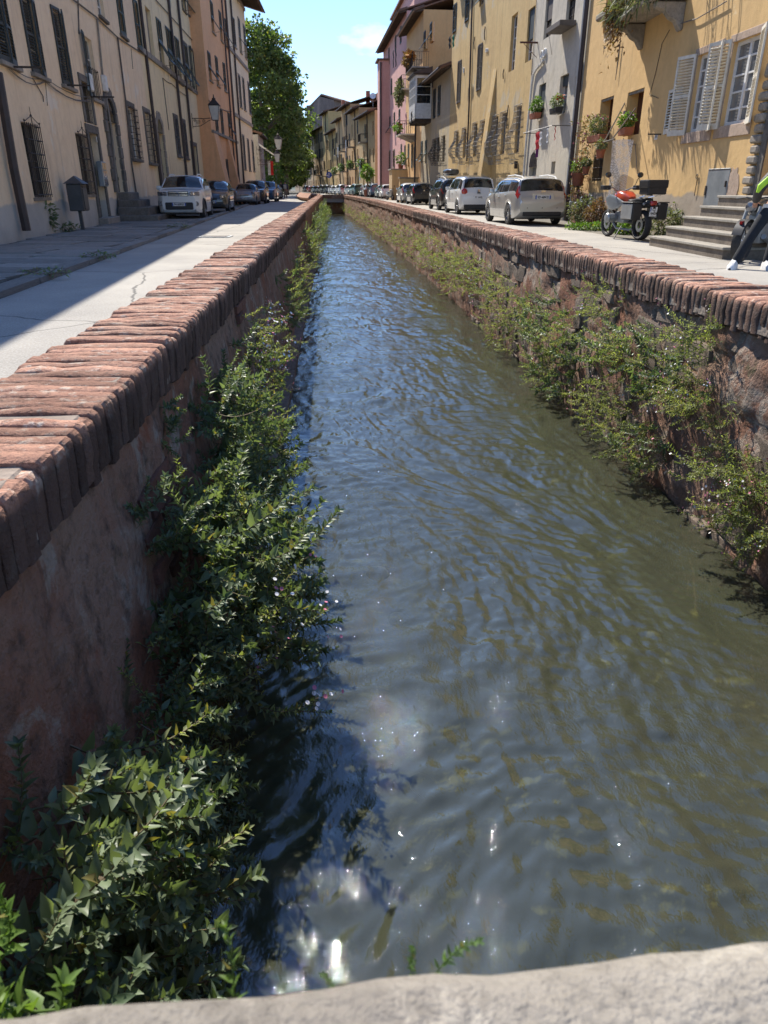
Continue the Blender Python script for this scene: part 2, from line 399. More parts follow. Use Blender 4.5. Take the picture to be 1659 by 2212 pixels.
# ---- ground sheet with the canal cut out of it
mb = MB(); ys = [0.0, 5, 13, 20, 27, 34, 41, 48, 55, YE]
FAR = 900
def ln(pts): return pts
for a, bb in zip(ys[:-1], ys[1:]):
    mb.quad((-FAR, a, -.01), (wl(a) - .2, a, -.01), (wl(bb) - .2, bb, -.01), (-FAR, bb, -.01))
    mb.quad((wr(a) + .2, a, -.01), (FAR, a, -.01), (FAR, bb, -.01), (wr(bb) + .2, bb, -.01))
mb.quad((-FAR, YE, -.01), (wl(YE) - .2, YE, -.01), (wl(YE) - .2, FAR, -.01), (-FAR, FAR, -.01))
mb.quad((wl(YE) - .2, YE, -.01), (wr(YE) + .2, YE, -.01), (wr(YE) + .2, FAR, -.01), (wl(YE) - .2, FAR, -.01))
mb.quad((wr(YE) + .2, YE, -.01), (FAR, YE, -.01), (FAR, FAR, -.01), (wr(YE) + .2, FAR, -.01))
mb.quad((-FAR, -300, -.01), (FAR, -300, -.01), (FAR, 0, -.01), (-FAR, 0, -.01))
tag(mb.build('ground', M['ground']), 'dusty ground under the street', kind='structure')

# ---- left road, from the wall to the paving; kerb line measured on the photo
def kerb(Y): return -3.42 - 0.112 * Y
KY = [-2, 4, 10, 16, 22, 28, 34, 40, 50, 60, 75, 100, 140, 200]
mb = MB()
for a, bb in zip(KY[:-1], KY[1:]):
    ka, kb = max(kerb(a), -16), max(kerb(bb), -16)
    mb.quad((ka, a, 0), (wl(a) - TW + .05, a, 0), (wl(bb) - TW + .05, bb, 0), (kb, bb, 0))
tag(mb.build('road_left', M['asphalt']), 'pale worn asphalt lane left of the canal', kind='structure')
mb = MB()
for a, bb in zip(KY[:-1], KY[1:]):
    xa = 7.6 - .085 * a; xb = 7.6 - .085 * bb
    if a >= 75: xa, xb = xa - .25 * (a - 75), xb - .25 * (bb - 75)
    mb.quad((wr(a) + TW - .05, a, .0), (max(xa, wr(a) + 1.2), a, .0), (max(xb, wr(bb) + 1.2), bb, .0), (wr(bb) + TW - .05, bb, .0))
tag(mb.build('road_right', M['asphalt']), 'pale asphalt lane right of the canal', kind='structure')

# ---- stone pavement along the left houses: every slab its own piece
def facL(Y): return -9.3 - .12 * (Y - 24.2)
pav = tag(MB().quad((kerb(3) - .02, 3, .004), (facL(3) - 1, 3, .004), (facL(41) - 2.5, 41, .004), (kerb(41) - .02, 41, .004)).build('pavement', M['joint']), 'grey stone slab pavement by the left houses', kind='structure')
def slab_mesh(i):
    r = random.Random(i); mb = MB(); n = 5
    P = []
    mb.box(-.5, .5, -.5, .5, 0, 1)
    me = mb.mesh('slab', bevel=.035, seg=1); me.materials.append(M['slab']); return me
SL = [slab_mesh(i) for i in range(2)]
cnt = 0; y = 5.5
while y < 33 and cnt < 300:
    d = rng.uniform(.55, .85); wdt = kerb(y) - .32 - facL(y) - .1; x = kerb(y) - .32 - rng.uniform(0, .3); xe = facL(y) + .1
    while x > xe and cnt < 300:
        l = min(rng.uniform(.8, 1.7), x - xe)
        if l < .25: break
        o = link('slab', SL[cnt % 2], None, pav); cnt += 1
        o.location = (x - l / 2, y + d / 2, .004); o.scale = (l - .02, d - .02, .034 + rng.uniform(0, .02))
        o.rotation_euler = (rng.uniform(-.006, .006), rng.uniform(-.006, .006), -.1)
        x -= l
    y += d
# kerb stones along the pavement
y = 3.0; k = 0
while y < 75:
    l = rng.uniform(.9, 1.5) if y < 41 else 4
    a = Vector((kerb(y), y, 0)); o = link('kerb_stone', SL[k % 2], None, pav); k += 1
    o.location = ((kerb(y) + kerb(y + l)) / 2 - .15, y + l / 2, -.06); o.scale = (.28, l - .02, .125 + rng.uniform(0, .02)); o.rotation_euler = (0, 0, math.atan(.112))
    y += l

# ---- canal bed and water
mb = MB(); ysb = np.concatenate([np.arange(-3, 12, .12), np.arange(12, YE + 6, .6)]); P = []
for Y in ysb:
    row = []
    for k in range(25):
        f = k / 24; x = wl(Y) - .3 + (wr(Y) - wl(Y) + .6) * f
        row.append((x, Y, ZB + .10 * mnoise.fractal(Vector((x * 1.6, Y * 1.1, 3)), 1.0, 2.0, 4)))
    P.append(row)
mb.grid(P)
m, t, b, o = _nodes('algae_bed'); v = _map(t); vb = _map(t, (1.6, .6, 1))
cc = _mix(t, _range(t, _noise(t, vb, 1.6, 7, .6), .38, .62), (.10, .095, .038), (.17, .150, .055))
cc = _mix(t, _range(t, _noise(t, v, 7, 7, .65), .56, .68, 0, .8), cc, (.32, .27, .10))
cc = _mix(t, _range(t, _noise(t, v, 4, 6, .65), .55, .7, 0, .8), cc, (.03, .034, .018))
t.links.new(cc, b.inputs['Base Color']); b.inputs['Roughness'].default_value = 1; b.inputs['Specular IOR Level'].default_value = 0; M['bed'] = m
tag(mb.build('canal_bed', M['bed'], smooth=True, fix=False), 'olive weedy canal bed seen through the water', kind='structure')

def water_mesh():
    ys = [-3.0]
    while ys[-1] < YE + 4:
        Y = ys[-1]; ys.append(Y + max(.011, min(.22, .004 * max(Y, 0) + .005)))
    ys = np.array(ys); nx = 240; f = np.linspace(0, 1, nx)
    wlv = np.array([wl(Y) for Y in ys]); wrv = np.array([wr(Y) for Y in ys])
    X = (wlv - .05)[:, None] + (wrv - wlv + .30)[:, None] * f[None, :]; Y = np.repeat(ys[:, None], nx, 1)
    rs = np.random.RandomState(5); Z = np.zeros_like(X)
    # slow meander that bends the wave fronts, then trains of waves running obliquely across the flow
    wx = .18 * np.sin(1.3 * Y + .8 * X) + .07 * np.sin(2.9 * X - 1.1 * Y + 1) + .035 * np.sin(4.7 * Y + 2.1 * X + 2)
    wy = .18 * np.sin(1.7 * X + .6 * Y + 2) + .07 * np.sin(3.1 * X + 2.3 * Y) + .035 * np.sin(5.1 * X - 3.3 * Y + 1)
    A, B = X + wx, Y + wy
    for i in range(110):
        lam = .05 * (1.029 ** i) * rs.uniform(.9, 1.1); th = rs.normal(.55, 1.15)
        k = 2 * math.pi / lam; slope = (.052 if lam < .14 else .026) if lam < .45 else .009; amp = slope / k
        env = np.clip(.35 + 1.1 * np.sin(rs.uniform(.9, 4.5) * X + rs.uniform(.7, 4.0) * Y + rs.uniform(0, 6)) , 0, 1.4)
        Z += amp * env * np.sin(k * (A * math.cos(th) + B * math.sin(th)) + rs.uniform(0, 6.28))
    V = np.stack([X, Y, ZW + Z], -1).reshape(-1, 3); n, mcol = X.shape
    idx = np.arange(n * mcol).reshape(n, mcol)
    F = np.stack([idx[:-1, :-1], idx[:-1, 1:], idx[1:, 1:], idx[1:, :-1]], -1).reshape(-1, 4)
    return fast_mesh('water', V, F, 4, True)
m = bpy.data.materials.new('canal_water'); m.use_nodes = True; t = m.node_tree; t.nodes.clear()
o = t.nodes.new('ShaderNodeOutputMaterial'); gl = t.nodes.new('ShaderNodeBsdfGlossy'); gl.inputs['Roughness'].default_value = .010
tp = t.nodes.new('ShaderNodeBsdfTransparent'); tp.inputs[0].default_value = (.80, .84, .66, 1)
df = t.nodes.new('ShaderNodeBsdfDiffuse'); df.inputs[0].default_value = (.120, .128, .080, 1)
ms = t.nodes.new('ShaderNodeMixShader'); ms.inputs[0].default_value = .34; mf = t.nodes.new('ShaderNodeMixShader')
fre = t.nodes.new('ShaderNodeFresnel'); fre.inputs['IOR'].default_value = 2.0
vw = _map(t, (1.0, .62, 1)); h1 = _noise(t, vw, 16, 4, .6, .8); h2 = _noise(t, vw, 60, 3, .6, .5)
msk = _range(t, _noise(t, vw, 1.7, 3, .6, .6), .42, .60, .30, 1.0); h = _math(t, 'MULTIPLY', _math(t, 'ADD', h1, _math(t, 'MULTIPLY', h2, .55)), msk)
bp = t.nodes.new('ShaderNodeBump'); bp.inputs['Strength'].default_value = .42; bp.inputs['Distance'].default_value = .02
t.links.new(h, bp.inputs['Height'])
for n_ in (gl, fre): t.links.new(bp.outputs[0], n_.inputs['Normal'])
t.links.new(tp.outputs[0], ms.inputs[1]); t.links.new(df.outputs[0], ms.inputs[2])
t.links.new(fre.outputs[0], mf.inputs[0]); t.links.new(ms.outputs[0], mf.inputs[1]); t.links.new(gl.outputs[0], mf.inputs[2]); t.links.new(mf.outputs[0], o.inputs[0])
M['water'] = m
tag(link('water', water_mesh(), m), 'rippling green canal water reflecting the sky', kind='structure')
# stones lying on the bed
mb = MB()
for i in range(40):
    Y = rng.uniform(.6, 8); x = rng.uniform(wl(Y) + .4, wr(Y) - .2); s = rng.uniform(.03, .08)
    Mx = Matrix.Translation((x, Y, ZB + .05)) @ Matrix.Rotation(rng.uniform(0, 6), 4, 'Z') @ Matrix.Diagonal((s * rng.uniform(.8, 1.6), s, s * .6, 1))
    mb.lathe([(.05, -1), (.75, -.7), (1, 0), (.7, .7), (.05, 1)], 7, Mx)
tag(mb.build('bed_stones', plain('bed_stone', (.22, .19, .08), .9, 0, (.12, .11, .05), 8), smooth=True), 'yellowish stones lying on the canal bed', kind='stuff')

# ---- the two canal walls
def brick_mesh(i):
    """coping brick on edge: lies across the wall, its nose turns down over the canal side (+x)"""
    r = random.Random(100 + i); L0 = -.42 + r.uniform(-.012, .012)
    prof = [(L0, .02), (L0, .172), (L0 + .012, .186)]
    for k in range(5): prof.append((L0 + .012 + (-.06 - L0) * (k + 1) / 5 * .98, .187 + r.uniform(-.004, .004)))
    nose = r.uniform(.022, .034)
    for k in range(1, 4):
        a = math.pi / 2 * k / 3; prof.append((-nose + nose * math.sin(a), .187 - nose + nose * math.cos(a)))
    prof += [(.002 + r.uniform(-.006, .004), .09), (r.uniform(-.008, .003), .05), (-.006, -.0 + r.uniform(-.01, .015)), (-.04, -.005)]
    n = len(prof); ty = [-.5, -.40, .40, .5]; V = []
    for j, yy in enumerate(ty):
        s = .0 if j in (1, 2) else .004
        for p in prof:
            e = Vector((p[0] * 13, yy * 1.5, p[1] * 13 + i * 7)); d = .0035 * mnoise.noise(e) + .0025 * mnoise.noise(e * 3)
            px = p[0] + (s if p[0] < -.3 else -s) + d * .8; pz = p[1] - (s if p[1] > .1 else 0) + d
            V.append((px, yy + .045 * mnoise.noise(e * 2.6), pz))
    F = []
    for j in range(3):
        for k in range(n - 1): F.append((j * n + k, (j + 1) * n + k, (j + 1) * n + k + 1, j * n + k + 1))
    F.append(tuple(range(n))); F.append(tuple(range(4 * n - 1, 3 * n - 1, -1)))
    mb = MB(); mb.add(V, F); me = mb.mesh('coping_brick', smooth=18); return me
BR = [brick_mesh(i) for i in range(9)]
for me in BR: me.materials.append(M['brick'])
BP = 0.064                                   # brick pitch along the wall

def wall_face(edge, sgn, y0, y1, batter):
    """canal side of a wall, rough relief; edge(Y)=coping nose, sgn=+1 if the canal lies towards +x"""
    ys = []; Y = y0
    while Y < y1: ys.append(Y); Y += max(.035, min(.5, .012 * Y))
    ys.append(y1); zs = np.linspace(ZB - .05, ZT - .12, 46); P = []
    for Y in ys:
        row = []
        for z in zs:
            f = (ZT - z) / (ZT - ZW); e = Vector((Y * 1.0, z * 1.0, 5 * sgn))
            d = (.012 if sgn > 0 else .030) * mnoise.fractal(e * 2.2, 1, 2, 3) + (.007 if sgn > 0 else .016) * mnoise.fractal(e * 9, 1, 2, 3)
            cell = mnoise.cell(Vector((Y * 3.2 + .25 * mnoise.noise(e * 3), z * 6.5 + .2 * mnoise.noise(e * 4 + Vector((3, 1, 0))), 2 * sgn)))
            d += (.004 if sgn > 0 else .018) * cell
            row.append((edge(Y) + sgn * (-.045 + batter * f + d), Y, z))
        P.append(row)
    return P
def build_wall(name, label, edge, sgn, y0, y1, batter, coping_y0):
    W = empty(name, (0, 0, 0), 0, label, 'wall')
    mb = MB(); mb.grid(wall_face(edge, sgn, y0, y1, batter)); mb.build('masonry_face', M['masonry'], W, smooth=60)
    # core and street side
    mb = MB(); ys_ = np.arange(y0, y1 + .01, 3.0)
    for a, bb in zip(ys_[:-1], ys_[1:]):
        xo = lambda Y: edge(Y) - sgn * (TW - .015); xi = lambda Y: edge(Y) - sgn * .09; xn = lambda Y: edge(Y) - sgn * .010; zt = ZT - .010
        mb.quad((xo(a), a, -.3), (xo(bb), bb, -.3), (xo(bb), bb, zt), (xo(a), a, zt))
        mb.quad((xo(a), a, zt), (xo(bb), bb, zt), (xn(bb) - sgn * .03, bb, zt), (xn(a) - sgn * .03, a, zt)); mb.quad((xn(a) - sgn * .03, a, zt), (xn(bb) - sgn * .03, bb, zt), (xn(bb), bb, zt - .03), (xn(a), a, zt - .03)); mb.quad((xn(a), a, zt - .03), (xn(bb), bb, zt - .03), (xn(bb), bb, ZT - .16), (xn(a), a, ZT - .16)); mb.quad((xn(a), a, ZT - .16), (xn(bb), bb, ZT - .16), (xi(bb), bb, ZT - .16), (xi(a), a, ZT - .16))
        mb.quad((xi(a), a, zt), (xi(bb), bb, zt), (xi(bb), bb, -1.3), (xi(a), a, -1.3))
    mb.build('wall_core', M['joint'] if False else plain(name + '_mortar', (.30, .24, .19), .95, 0, (.15, .115, .09), 9, .8, 40), W)
    # coping: the 300 nearest bricks one by one, the rest joined
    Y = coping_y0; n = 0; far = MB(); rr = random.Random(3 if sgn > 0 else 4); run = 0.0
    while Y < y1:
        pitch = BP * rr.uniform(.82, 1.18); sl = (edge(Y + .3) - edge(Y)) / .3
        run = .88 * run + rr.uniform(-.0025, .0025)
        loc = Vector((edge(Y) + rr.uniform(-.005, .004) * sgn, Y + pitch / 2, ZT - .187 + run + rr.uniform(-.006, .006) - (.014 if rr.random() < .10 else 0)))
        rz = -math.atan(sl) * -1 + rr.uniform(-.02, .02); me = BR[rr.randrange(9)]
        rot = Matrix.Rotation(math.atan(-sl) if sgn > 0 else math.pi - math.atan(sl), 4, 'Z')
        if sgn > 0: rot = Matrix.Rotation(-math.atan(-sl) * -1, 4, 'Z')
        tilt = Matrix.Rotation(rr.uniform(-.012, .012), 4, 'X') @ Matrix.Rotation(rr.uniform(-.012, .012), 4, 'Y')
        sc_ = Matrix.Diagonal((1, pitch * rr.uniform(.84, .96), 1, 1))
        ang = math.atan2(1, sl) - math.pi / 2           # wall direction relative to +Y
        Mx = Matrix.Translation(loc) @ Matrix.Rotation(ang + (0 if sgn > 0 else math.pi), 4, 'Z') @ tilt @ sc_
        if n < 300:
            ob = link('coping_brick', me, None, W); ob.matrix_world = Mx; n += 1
        else:
            far.add([Mx @ v_.co for v_ in me.vertices], [tuple(p.vertices) for p in me.polygons])
        Y += pitch
    ob = far.build('coping', M['brick_far'], W, smooth=50, fix=False); ob['kind'] = 'stuff'
    return W
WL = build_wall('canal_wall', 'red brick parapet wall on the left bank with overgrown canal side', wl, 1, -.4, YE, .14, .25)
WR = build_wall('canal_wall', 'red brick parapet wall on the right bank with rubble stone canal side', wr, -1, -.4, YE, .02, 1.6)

# stones and bricks that show singly in the two canal faces
def stone_mesh(i, rough=.12, bev=.06):
    r = random.Random(i); bm = bmesh.new(); bmesh.ops.create_cube(bm, size=1.0)
    for v_ in bm.verts: v_.co += Vector([r.uniform(-rough, rough) for _ in range(3)])
    bmesh.ops.subdivide_edges(bm, edges=list(bm.edges), cuts=1, use_grid_fill=True)
    for v_ in bm.verts: v_.co += Vector([r.uniform(-rough * .45, rough * .45) for _ in range(3)])
    bmesh.ops.bevel(bm, geom=[e for e in bm.edges if e.calc_face_angle(0) > .7], offset=bev, segments=1, affect='EDGES')
    me = bpy.data.meshes.new('stone'); bm.to_mesh(me); bm.free(); return me
ST = [stone_mesh(i) for i in range(10)]; SB = [stone_mesh(50 + i, .05, .03) for i in range(6)]
for me in ST: me.materials.append(M['rubble'])
for me in SB: me.materials.append(M['wall_brick'])
rs_ = random.Random(21); n = 0; z = -.86
while z < .30:
    h = rs_.uniform(.09, .24); Y = 2.6 + rs_.uniform(0, .3)
    while Y < 12.5 and n < 300:
        l = rs_.uniform(.12, .5)
        if rs_.random() < .55:
            ob = link('stone', rs_.choice(ST), None, WR); n += 1; f = (ZT - z) / (ZT - ZW)
            ob.location = (wr(Y) + .096 - .02 * f + rs_.uniform(-.015, .015), Y + l / 2, z + h / 2); ob.scale = (.13, l * .92, h * .9)
            ob.rotation_euler = (rs_.uniform(-.06, .06), rs_.uniform(-.05, .05), .07 + rs_.uniform(-.06, .06))
        Y += l
    z += h
n = 0; z = -.5
while z < .40:
    h = .065; Y = .8 + rs_.uniform(0, .25)
    while Y < 6.5 and n < 300:
        l = rs_.uniform(.2, .29)
        if mnoise.noise(Vector((Y * 1.1, z * 2.6, 7))) > .16 and Y > 2.1:
            ob = link('brick', rs_.choice(SB), None, WL); n += 1; f = (ZT - z) / (ZT - ZW)
            ob.location = (wl(Y) - .104 + .14 * f + rs_.uniform(-.004, .004), Y + l / 2, z + h / 2); ob.scale = (.13, l * .94, h * .84)
            ob.rotation_euler = (rs_.uniform(-.02, .02), -.1, .068 + rs_.uniform(-.012, .012))
        Y += l
    z += h

# base ledge of the left wall, just above the water
mb = MB()
for a in np.arange(3.0, YE - 1, 1.5):
    def px(Y, k): return wl(Y) + .145 + k
    bb = a + 1.49
    mb.add([(px(a, -.2), a, -1.25), (px(a, .06), a, -1.25), (px(a, .05), a, -.73), (px(a, -.2), a, -.71), (px(bb, -.2), bb, -1.25), (px(bb, .06), bb, -1.25), (px(bb, .05), bb, -.73), (px(bb, -.2), bb, -.71)],
           [(0, 1, 2, 3), (7, 6, 5, 4), (0, 4, 5, 1), (1, 5, 6, 2), (2, 6, 7, 3)])
mb.build('base_ledge', M['rubble'], WL)

# ---- bridge under the camera: deck, abutments, stone parapet in front of the lens
BRG = empty('stone_bridge', (0, 0, 0), 0, 'grey stone bridge parapet crossing the bottom of the view', 'bridge')
mb = MB(); P = []
pa, pb = Vector((-.2078, .2405)), Vector((.228, .281)); dr = (pb - pa).normalized(); nrm = Vector((-dr.y, dr.x))
for i in range(161):
    s = -2.2 + 5.2 * i / 160; row = []
    for k, (d, z) in enumerate([(-.02, .42), (-.002, .62), (.006, .70), (.0, .735), (-.014, .748), (-.04, .752), (-.09, .75), (-.15, .752), (-.22, .75), (-.30, .75), (-.36, .745), (-.37, .72), (-.37, .40), (-.37, 0)]):
        p = pa + dr * s + nrm * d; e = Vector((p.x * 6, p.y * 6, z * 6 + k * .1))
        j = .005 * mnoise.fractal(e * 1.6, 1, 2, 4) + (.003 * mnoise.noise(e * .45) if k < 6 else 0)
        q = p + nrm * j; row.append((q.x, q.y, z + .006 * mnoise.fractal(e * 1.5 + Vector((9, 0, 0)), 1, 2, 3)))
    P.append(row)
mb.grid(P)
mb.build('parapet', stone('parapet_stone', (.31, .28, .235), (.19, .17, .145), 7, 1.0, 30, 0, moss=(.38, .345, .29)), BRG, smooth=60)
mb = MB(); mb.box(-6, 7, -4.5, .05, -.25, .012); mb.box(-6, 7, -.1, .1, -.6, .5); mb.build('deck', M['ground'], BRG)

# ---- far bridge where the canal passes under the street
FB = empty('far_bridge', (0, 0, 0), 0, 'low dark bridge closing the far end of the canal', 'bridge')
xa, xb = wl(YE) - 1.0, wr(YE) + .8
mb = MB(); mb.box(xa, xb, YE, YE + 5, .05, .34); mb.build('deck', M['asphalt'], FB)
mb = MB(); mb.box(xa, xb, YE - .05, YE + .22, .342, .62); mb.build('parapet', M['masonry'], FB)
mb = MB(); mb.box(xa, xb, YE + 1.6, YE + 1.8, -1.4, .04); mb.build('dark_vault', M['masonry'], FB)
# further stretch of low brick wall where the lane bends left
FW = empty('low_wall', (0, 0, 0), 0, 'low brick wall beyond the bend of the left lane', 'wall')
mb = MB(); mb.tube([(wl(YE) - .3, YE + .6, .3), (-7.6, 74, .3), (-9.6, 88, .3), (-11.2, 104, .3)], .38, 4); mb.build('wall', M['brick_far'], FW)

# ================================================================== buildings
class Fac:
    """a house front. local x runs along the front (seen from the street: to the left), y out to the street, z up"""
    def __init__(s, name, label, A, B, side, H, depth=9.0):
        A, B = Vector(A), Vector(B)
        o, e = (A, B) if side == 'R' else (B, A)
        s.o = o; s.ex = (e - o).normalized(); s.ey = Vector((-s.ex.y, s.ex.x)); s.W = (e - o).length; s.H = H; s.D = depth; s.side = side
        s.root = empty(name, (o.x, o.y, 0), math.atan2(s.ex.y, s.ex.x), label, 'house'); s.op = []
    def px(s, u, v, off=0.0):
        d = ray(u, v); o = s.o + s.ey * off
        t = (o.dot(s.ey)) / (d.x * s.ey.x + d.y * s.ey.y); p = Vector((d.x * t, d.y * t))
        return (p - o).dot(s.ex), CAM_H + d.z * t
    def world(s, x, y, z):
        p = s.o + s.ex * x + s.ey * y; return Vector((p.x, p.y, z))
    def zat(s, x, v, off=0.0):
        """height on the front, at x, that the photo shows at row v"""
        p = s.o + s.ex * x + s.ey * off; y = (CV - v) / FPX; sp, cp = math.sin(PITCH), math.cos(PITCH)
        return CAM_H + p.y * (y * cp - sp) / (y * sp + cp)
    def rect(s, u, vb, vt, w):
        x, z0 = s.px(u, vb); z1 = s.zat(x, vt); return (x - w / 2, x + w / 2, z0, z1)
    def wall(s, mat, reveal=.2, d=None, z0=-.3, name='wall', extra_y=0.0):
        W, H = s.W, s.H; ops = s.op
        xs = sorted(set([0, W] + [c for q in ops for c in (q[0], q[1]) if 0 < c < W])); zs = sorted(set([z0, H] + [c for q in ops for c in (q[2], q[3]) if z0 < c < H]))
        mb = MB()
        for a, b_ in zip(xs[:-1], xs[1:]):
            for c, e in zip(zs[:-1], zs[1:]):
                mx_, mz = (a + b_) / 2, (c + e) / 2
                if any(q[0] < mx_ < q[1] and q[2] < mz < q[3] for q in ops): continue
                mb.quad((a, 0, c), (b_, 0, c), (b_, 0, e), (a, 0, e))
        for q in ops:
            a, b_, c, e = q[:4]; r = -(q[4] if len(q) > 4 else reveal)
            mb.quad((a, 0, c), (a, r, c), (a, r, e), (a, 0, e)); mb.quad((b_, 0, c), (b_, 0, e), (b_, r, e), (b_, r, c))
            mb.quad((a, 0, e), (a, r, e), (b_, r, e), (b_, 0, e)); mb.quad((a, 0, c), (b_, 0, c), (b_, r, c), (a, r, c))
            mb.quad((a, r, c), (b_, r, c), (b_, r, e), (a, r, e))
        D = -s.D
        mb.quad((0, 0, z0), (0, 0, H), (0, D, H), (0, D, z0)); mb.quad((W, 0, z0), (W, D, z0), (W, D, H), (W, 0, H)); mb.quad((0, D, z0), (0, D, H), (W, D, H), (W, D, z0))
        mb.quad((0, 0, H), (W, 0, H), (W, D, H), (0, D, H))
        bmx = mb.mesh(name); return link(name, bmx, mat, s.root)
    def roof(s, over=.8, rise=.28, x0=-.05, x1=None, z=None, rafters=True, side=.0):
        x1 = s.W + .05 if x1 is None else x1; z = s.H + .02 if z is None else z; D = s.D
        za = z - rise * over * .9 + .18; zb = z + rise * D * .5 + .18
        mb = MB(); mb.prism([(over, za), (-D / 2, zb), (-D, za), (-D, za - .1), (-D / 2, zb - .1), (over, za - .1)], x0 - side, x1 + side, 'X')
        rf = mb.build('roof', M['tile'], s.root)
        mb = MB(); x = x0 - side + .1                       # rows of half-round tiles at the eave
        n = int((x1 - x0 + 2 * side) / .2)
        for i in range(n):
            mb.lathe([(.085, -.0), (.075, .9)], 6, Matrix.Translation((x + i * .2, over + .02, za + .02)) @ Matrix.Rotation(R(90) - math.atan(rise), 4, 'X'))
        mb.build('tiles', M['tile'], rf)
        if rafters:
            mb = MB(); n = int((x1 - x0) / .45)
            for i in range(n + 1):
                xx = x0 + .1 + i * (x1 - x0 - .3) / max(n, 1)
                mb.prism([(over - .06, za - .102), (-.1, za - .102 + (over + .0) * (zb - za) / (over + D / 2)), (-.1, za - .24 + over * (zb - za) / (over + D / 2)), (over - .06, za - .20)], xx, xx + .1, 'X')
            mb.build('rafters', M['rafter'], rf)
        mb = MB(); mb.tube([(x0 - side, over + .09, za - .06), (x1 + side, over + .09, za - .06)], .075, 6); mb.build('gutter', M['pipe'], rf)
        return rf
    def pipe(s, pts, r=.055, mat='pipe', off=.09, px=True):
        P = []
        for p in pts:
            if px: x, z = s.px(p[0], p[1], off); P.append((x, off, z))
            else: P.append((p[0], off, p[1]))
        return MB().tube(P, r, 7).build('drainpipe', M[mat], s.root, smooth=True)
    def vpipe(s, u, v, z1=None, r=.055, mat='pipe', off=.10):
        x, z = s.px(u, v, off); return MB().tube([(x, off, .02), (x, off, (z1 or s.H))], r, 7).build('drainpipe', M[mat], s.root, smooth=True)
    def box(s, name, mat, x0, x1, y0, y1, z0, z1, bevel=0.0, parent=None):
        return MB().box(x0, x1, y0, y1, z0, z1).build(name, M[mat] if isinstance(mat, str) else mat, parent or s.root, bevel=bevel)

_shut = {}
def shutter_meshes(w, h, mat):
    key = (round(w, 2), round(h, 1), mat)
    if key in _shut: return _shut[key]
    w, h = key[0], max(.3, key[1]); s = .055; t = .018
    fr_ = MB(); fr_.box(0, s, -t, t, 0, h); fr_.box(w - s, w, -t, t, 0, h); fr_.box(s, w - s, -t, t, 0, .12); fr_.box(s, w - s, -t, t, h - .07, h)
    if h > 1.2: fr_.box(s, w - s, -t, t, h * .48, h * .48 + .06)
    sl = MB(); n = max(3, int((h - .2) / .062))
    for i in range(n):
        z = .13 + (h - .22) * (i + .5) / n
        sl.box(s - .005, w - s + .005, -.026, .026, -.005, .005, Matrix.Translation((0, 0, z)) @ Matrix.Rotation(R(-38), 4, 'X'))
    a, b_ = fr_.mesh('shutter'), sl.mesh('slats')
    for me in (a, b_): me.materials.append(M[mat])
    _shut[key] = (a, b_); return _shut[key]
def shutter(F, x, y, z, w, h, ang, mat, mirror=False, tilt=0.0):
    """leaf hinged on the vertical through x. ang: swing of the leaf, 0 = closed over the opening"""
    a, b_ = shutter_meshes(w, h, mat)
    o = link('shutter', a, None, F.root); o.location = (x, y, z)
    if mirror: o.scale = (-1, 1, 1); o.rotation_euler = (0, 0, ang)
    else: o.rotation_euler = (0, 0, ang)
    c = link('slats', b_, None, o); return o
_glz = {}
def window(F, q, mat='white', rows=3, cols=2, glass='glass', y=-.14, bar=.05):
    x0, x1, z0, z1 = q[:4]; w, h = x1 - x0, z1 - z0
    key = (round(w, 2), round(h, 2), mat, rows, cols, glass)
    if key not in _glz:
        mb = MB(); b = bar
        mb.box(0, w, -.03, .03, 0, b); mb.box(0, w, -.03, .03, h - b, h); mb.box(0, b, -.03, .03, b, h - b); mb.box(w - b, w, -.03, .03, b, h - b)
        for i in range(1, cols): mb.box(w * i / cols - b * .6, w * i / cols + b * .6, -.025, .035, b, h - b)
        for j in range(1, rows): mb.box(b, w - b, -.018, .022, h * j / rows - .018, h * j / rows + .018)
        a = mb.mesh('window'); a.materials.append(M[mat]); g = []
        mg = MB(); mg.box(b, w - b, -.012, -.004, b, h - b); gm = mg.mesh('pane'); gm.materials.append(M[glass]); _glz[key] = (a, gm)
    a, gm = _glz[key]; o = link('window', a, None, F.root); o.location = (x0, y, z0); p = link('pane', gm, None, o); return o
def surround(F, q, t=.14, d=.045, mat='pietra', sill=True, parent=None, name='stone_surround'):
    x0, x1, z0, z1 = q[:4]; mb = MB()
    mb.box(x0 - t, x0 - .002, -.03, d, z0, z1); mb.box(x1 + .002, x1 + t, -.03, d, z0, z1); mb.box(x0 - t, x1 + t, -.03, d + .003, z1 + .002, z1 + t)
    o = mb.build(name, M[mat], F.root, bevel=.008)
    if sill: F.box('sill', mat, x0 - t - .06, x1 + t + .06, -.03, d + .10, z0 - .12, z0 - .003, .012)
    return o
def grille(F, q, nx=5, nz=6, off=.10, r=.011, mat='iron', name='grille', top=True):
    x0, x1, z0, z1 = q[:4]; mb = MB()
    for i in range(nx): x = x0 + (x1 - x0) * i / (nx - 1); mb.tube([(x, off, z0), (x, off, z1)], r, 4)
    for j in range(nz):
        z = z0 + .06 + (z1 - z0 - .12) * j / (nz - 1); mb.tube([(x0, -.02, z), (x0, off + .012, z), (x1, off + .012, z), (x1, -.02, z)], r, 4)
    if top:
        xm = (x0 + x1) / 2
        mb.tube([(x0, off, z1), (xm, off, z1 + .16), (x1, off, z1)], r, 4); mb.tube([(xm, off, z1), (xm, off, z1 + .36)], [r, r * .5], 4)
        mb.lathe([(.002, -.04), (.03, 0), (.002, .04)], 6, Matrix.Translation((xm, off, z1 + .17)))
        for x in (x0, x1): mb.lathe([(.002, -.03), (.028, 0), (.002, .03)], 6, Matrix.Translation((x, off, z1 + .03)))
    return mb.build(name, M[mat], F.root)
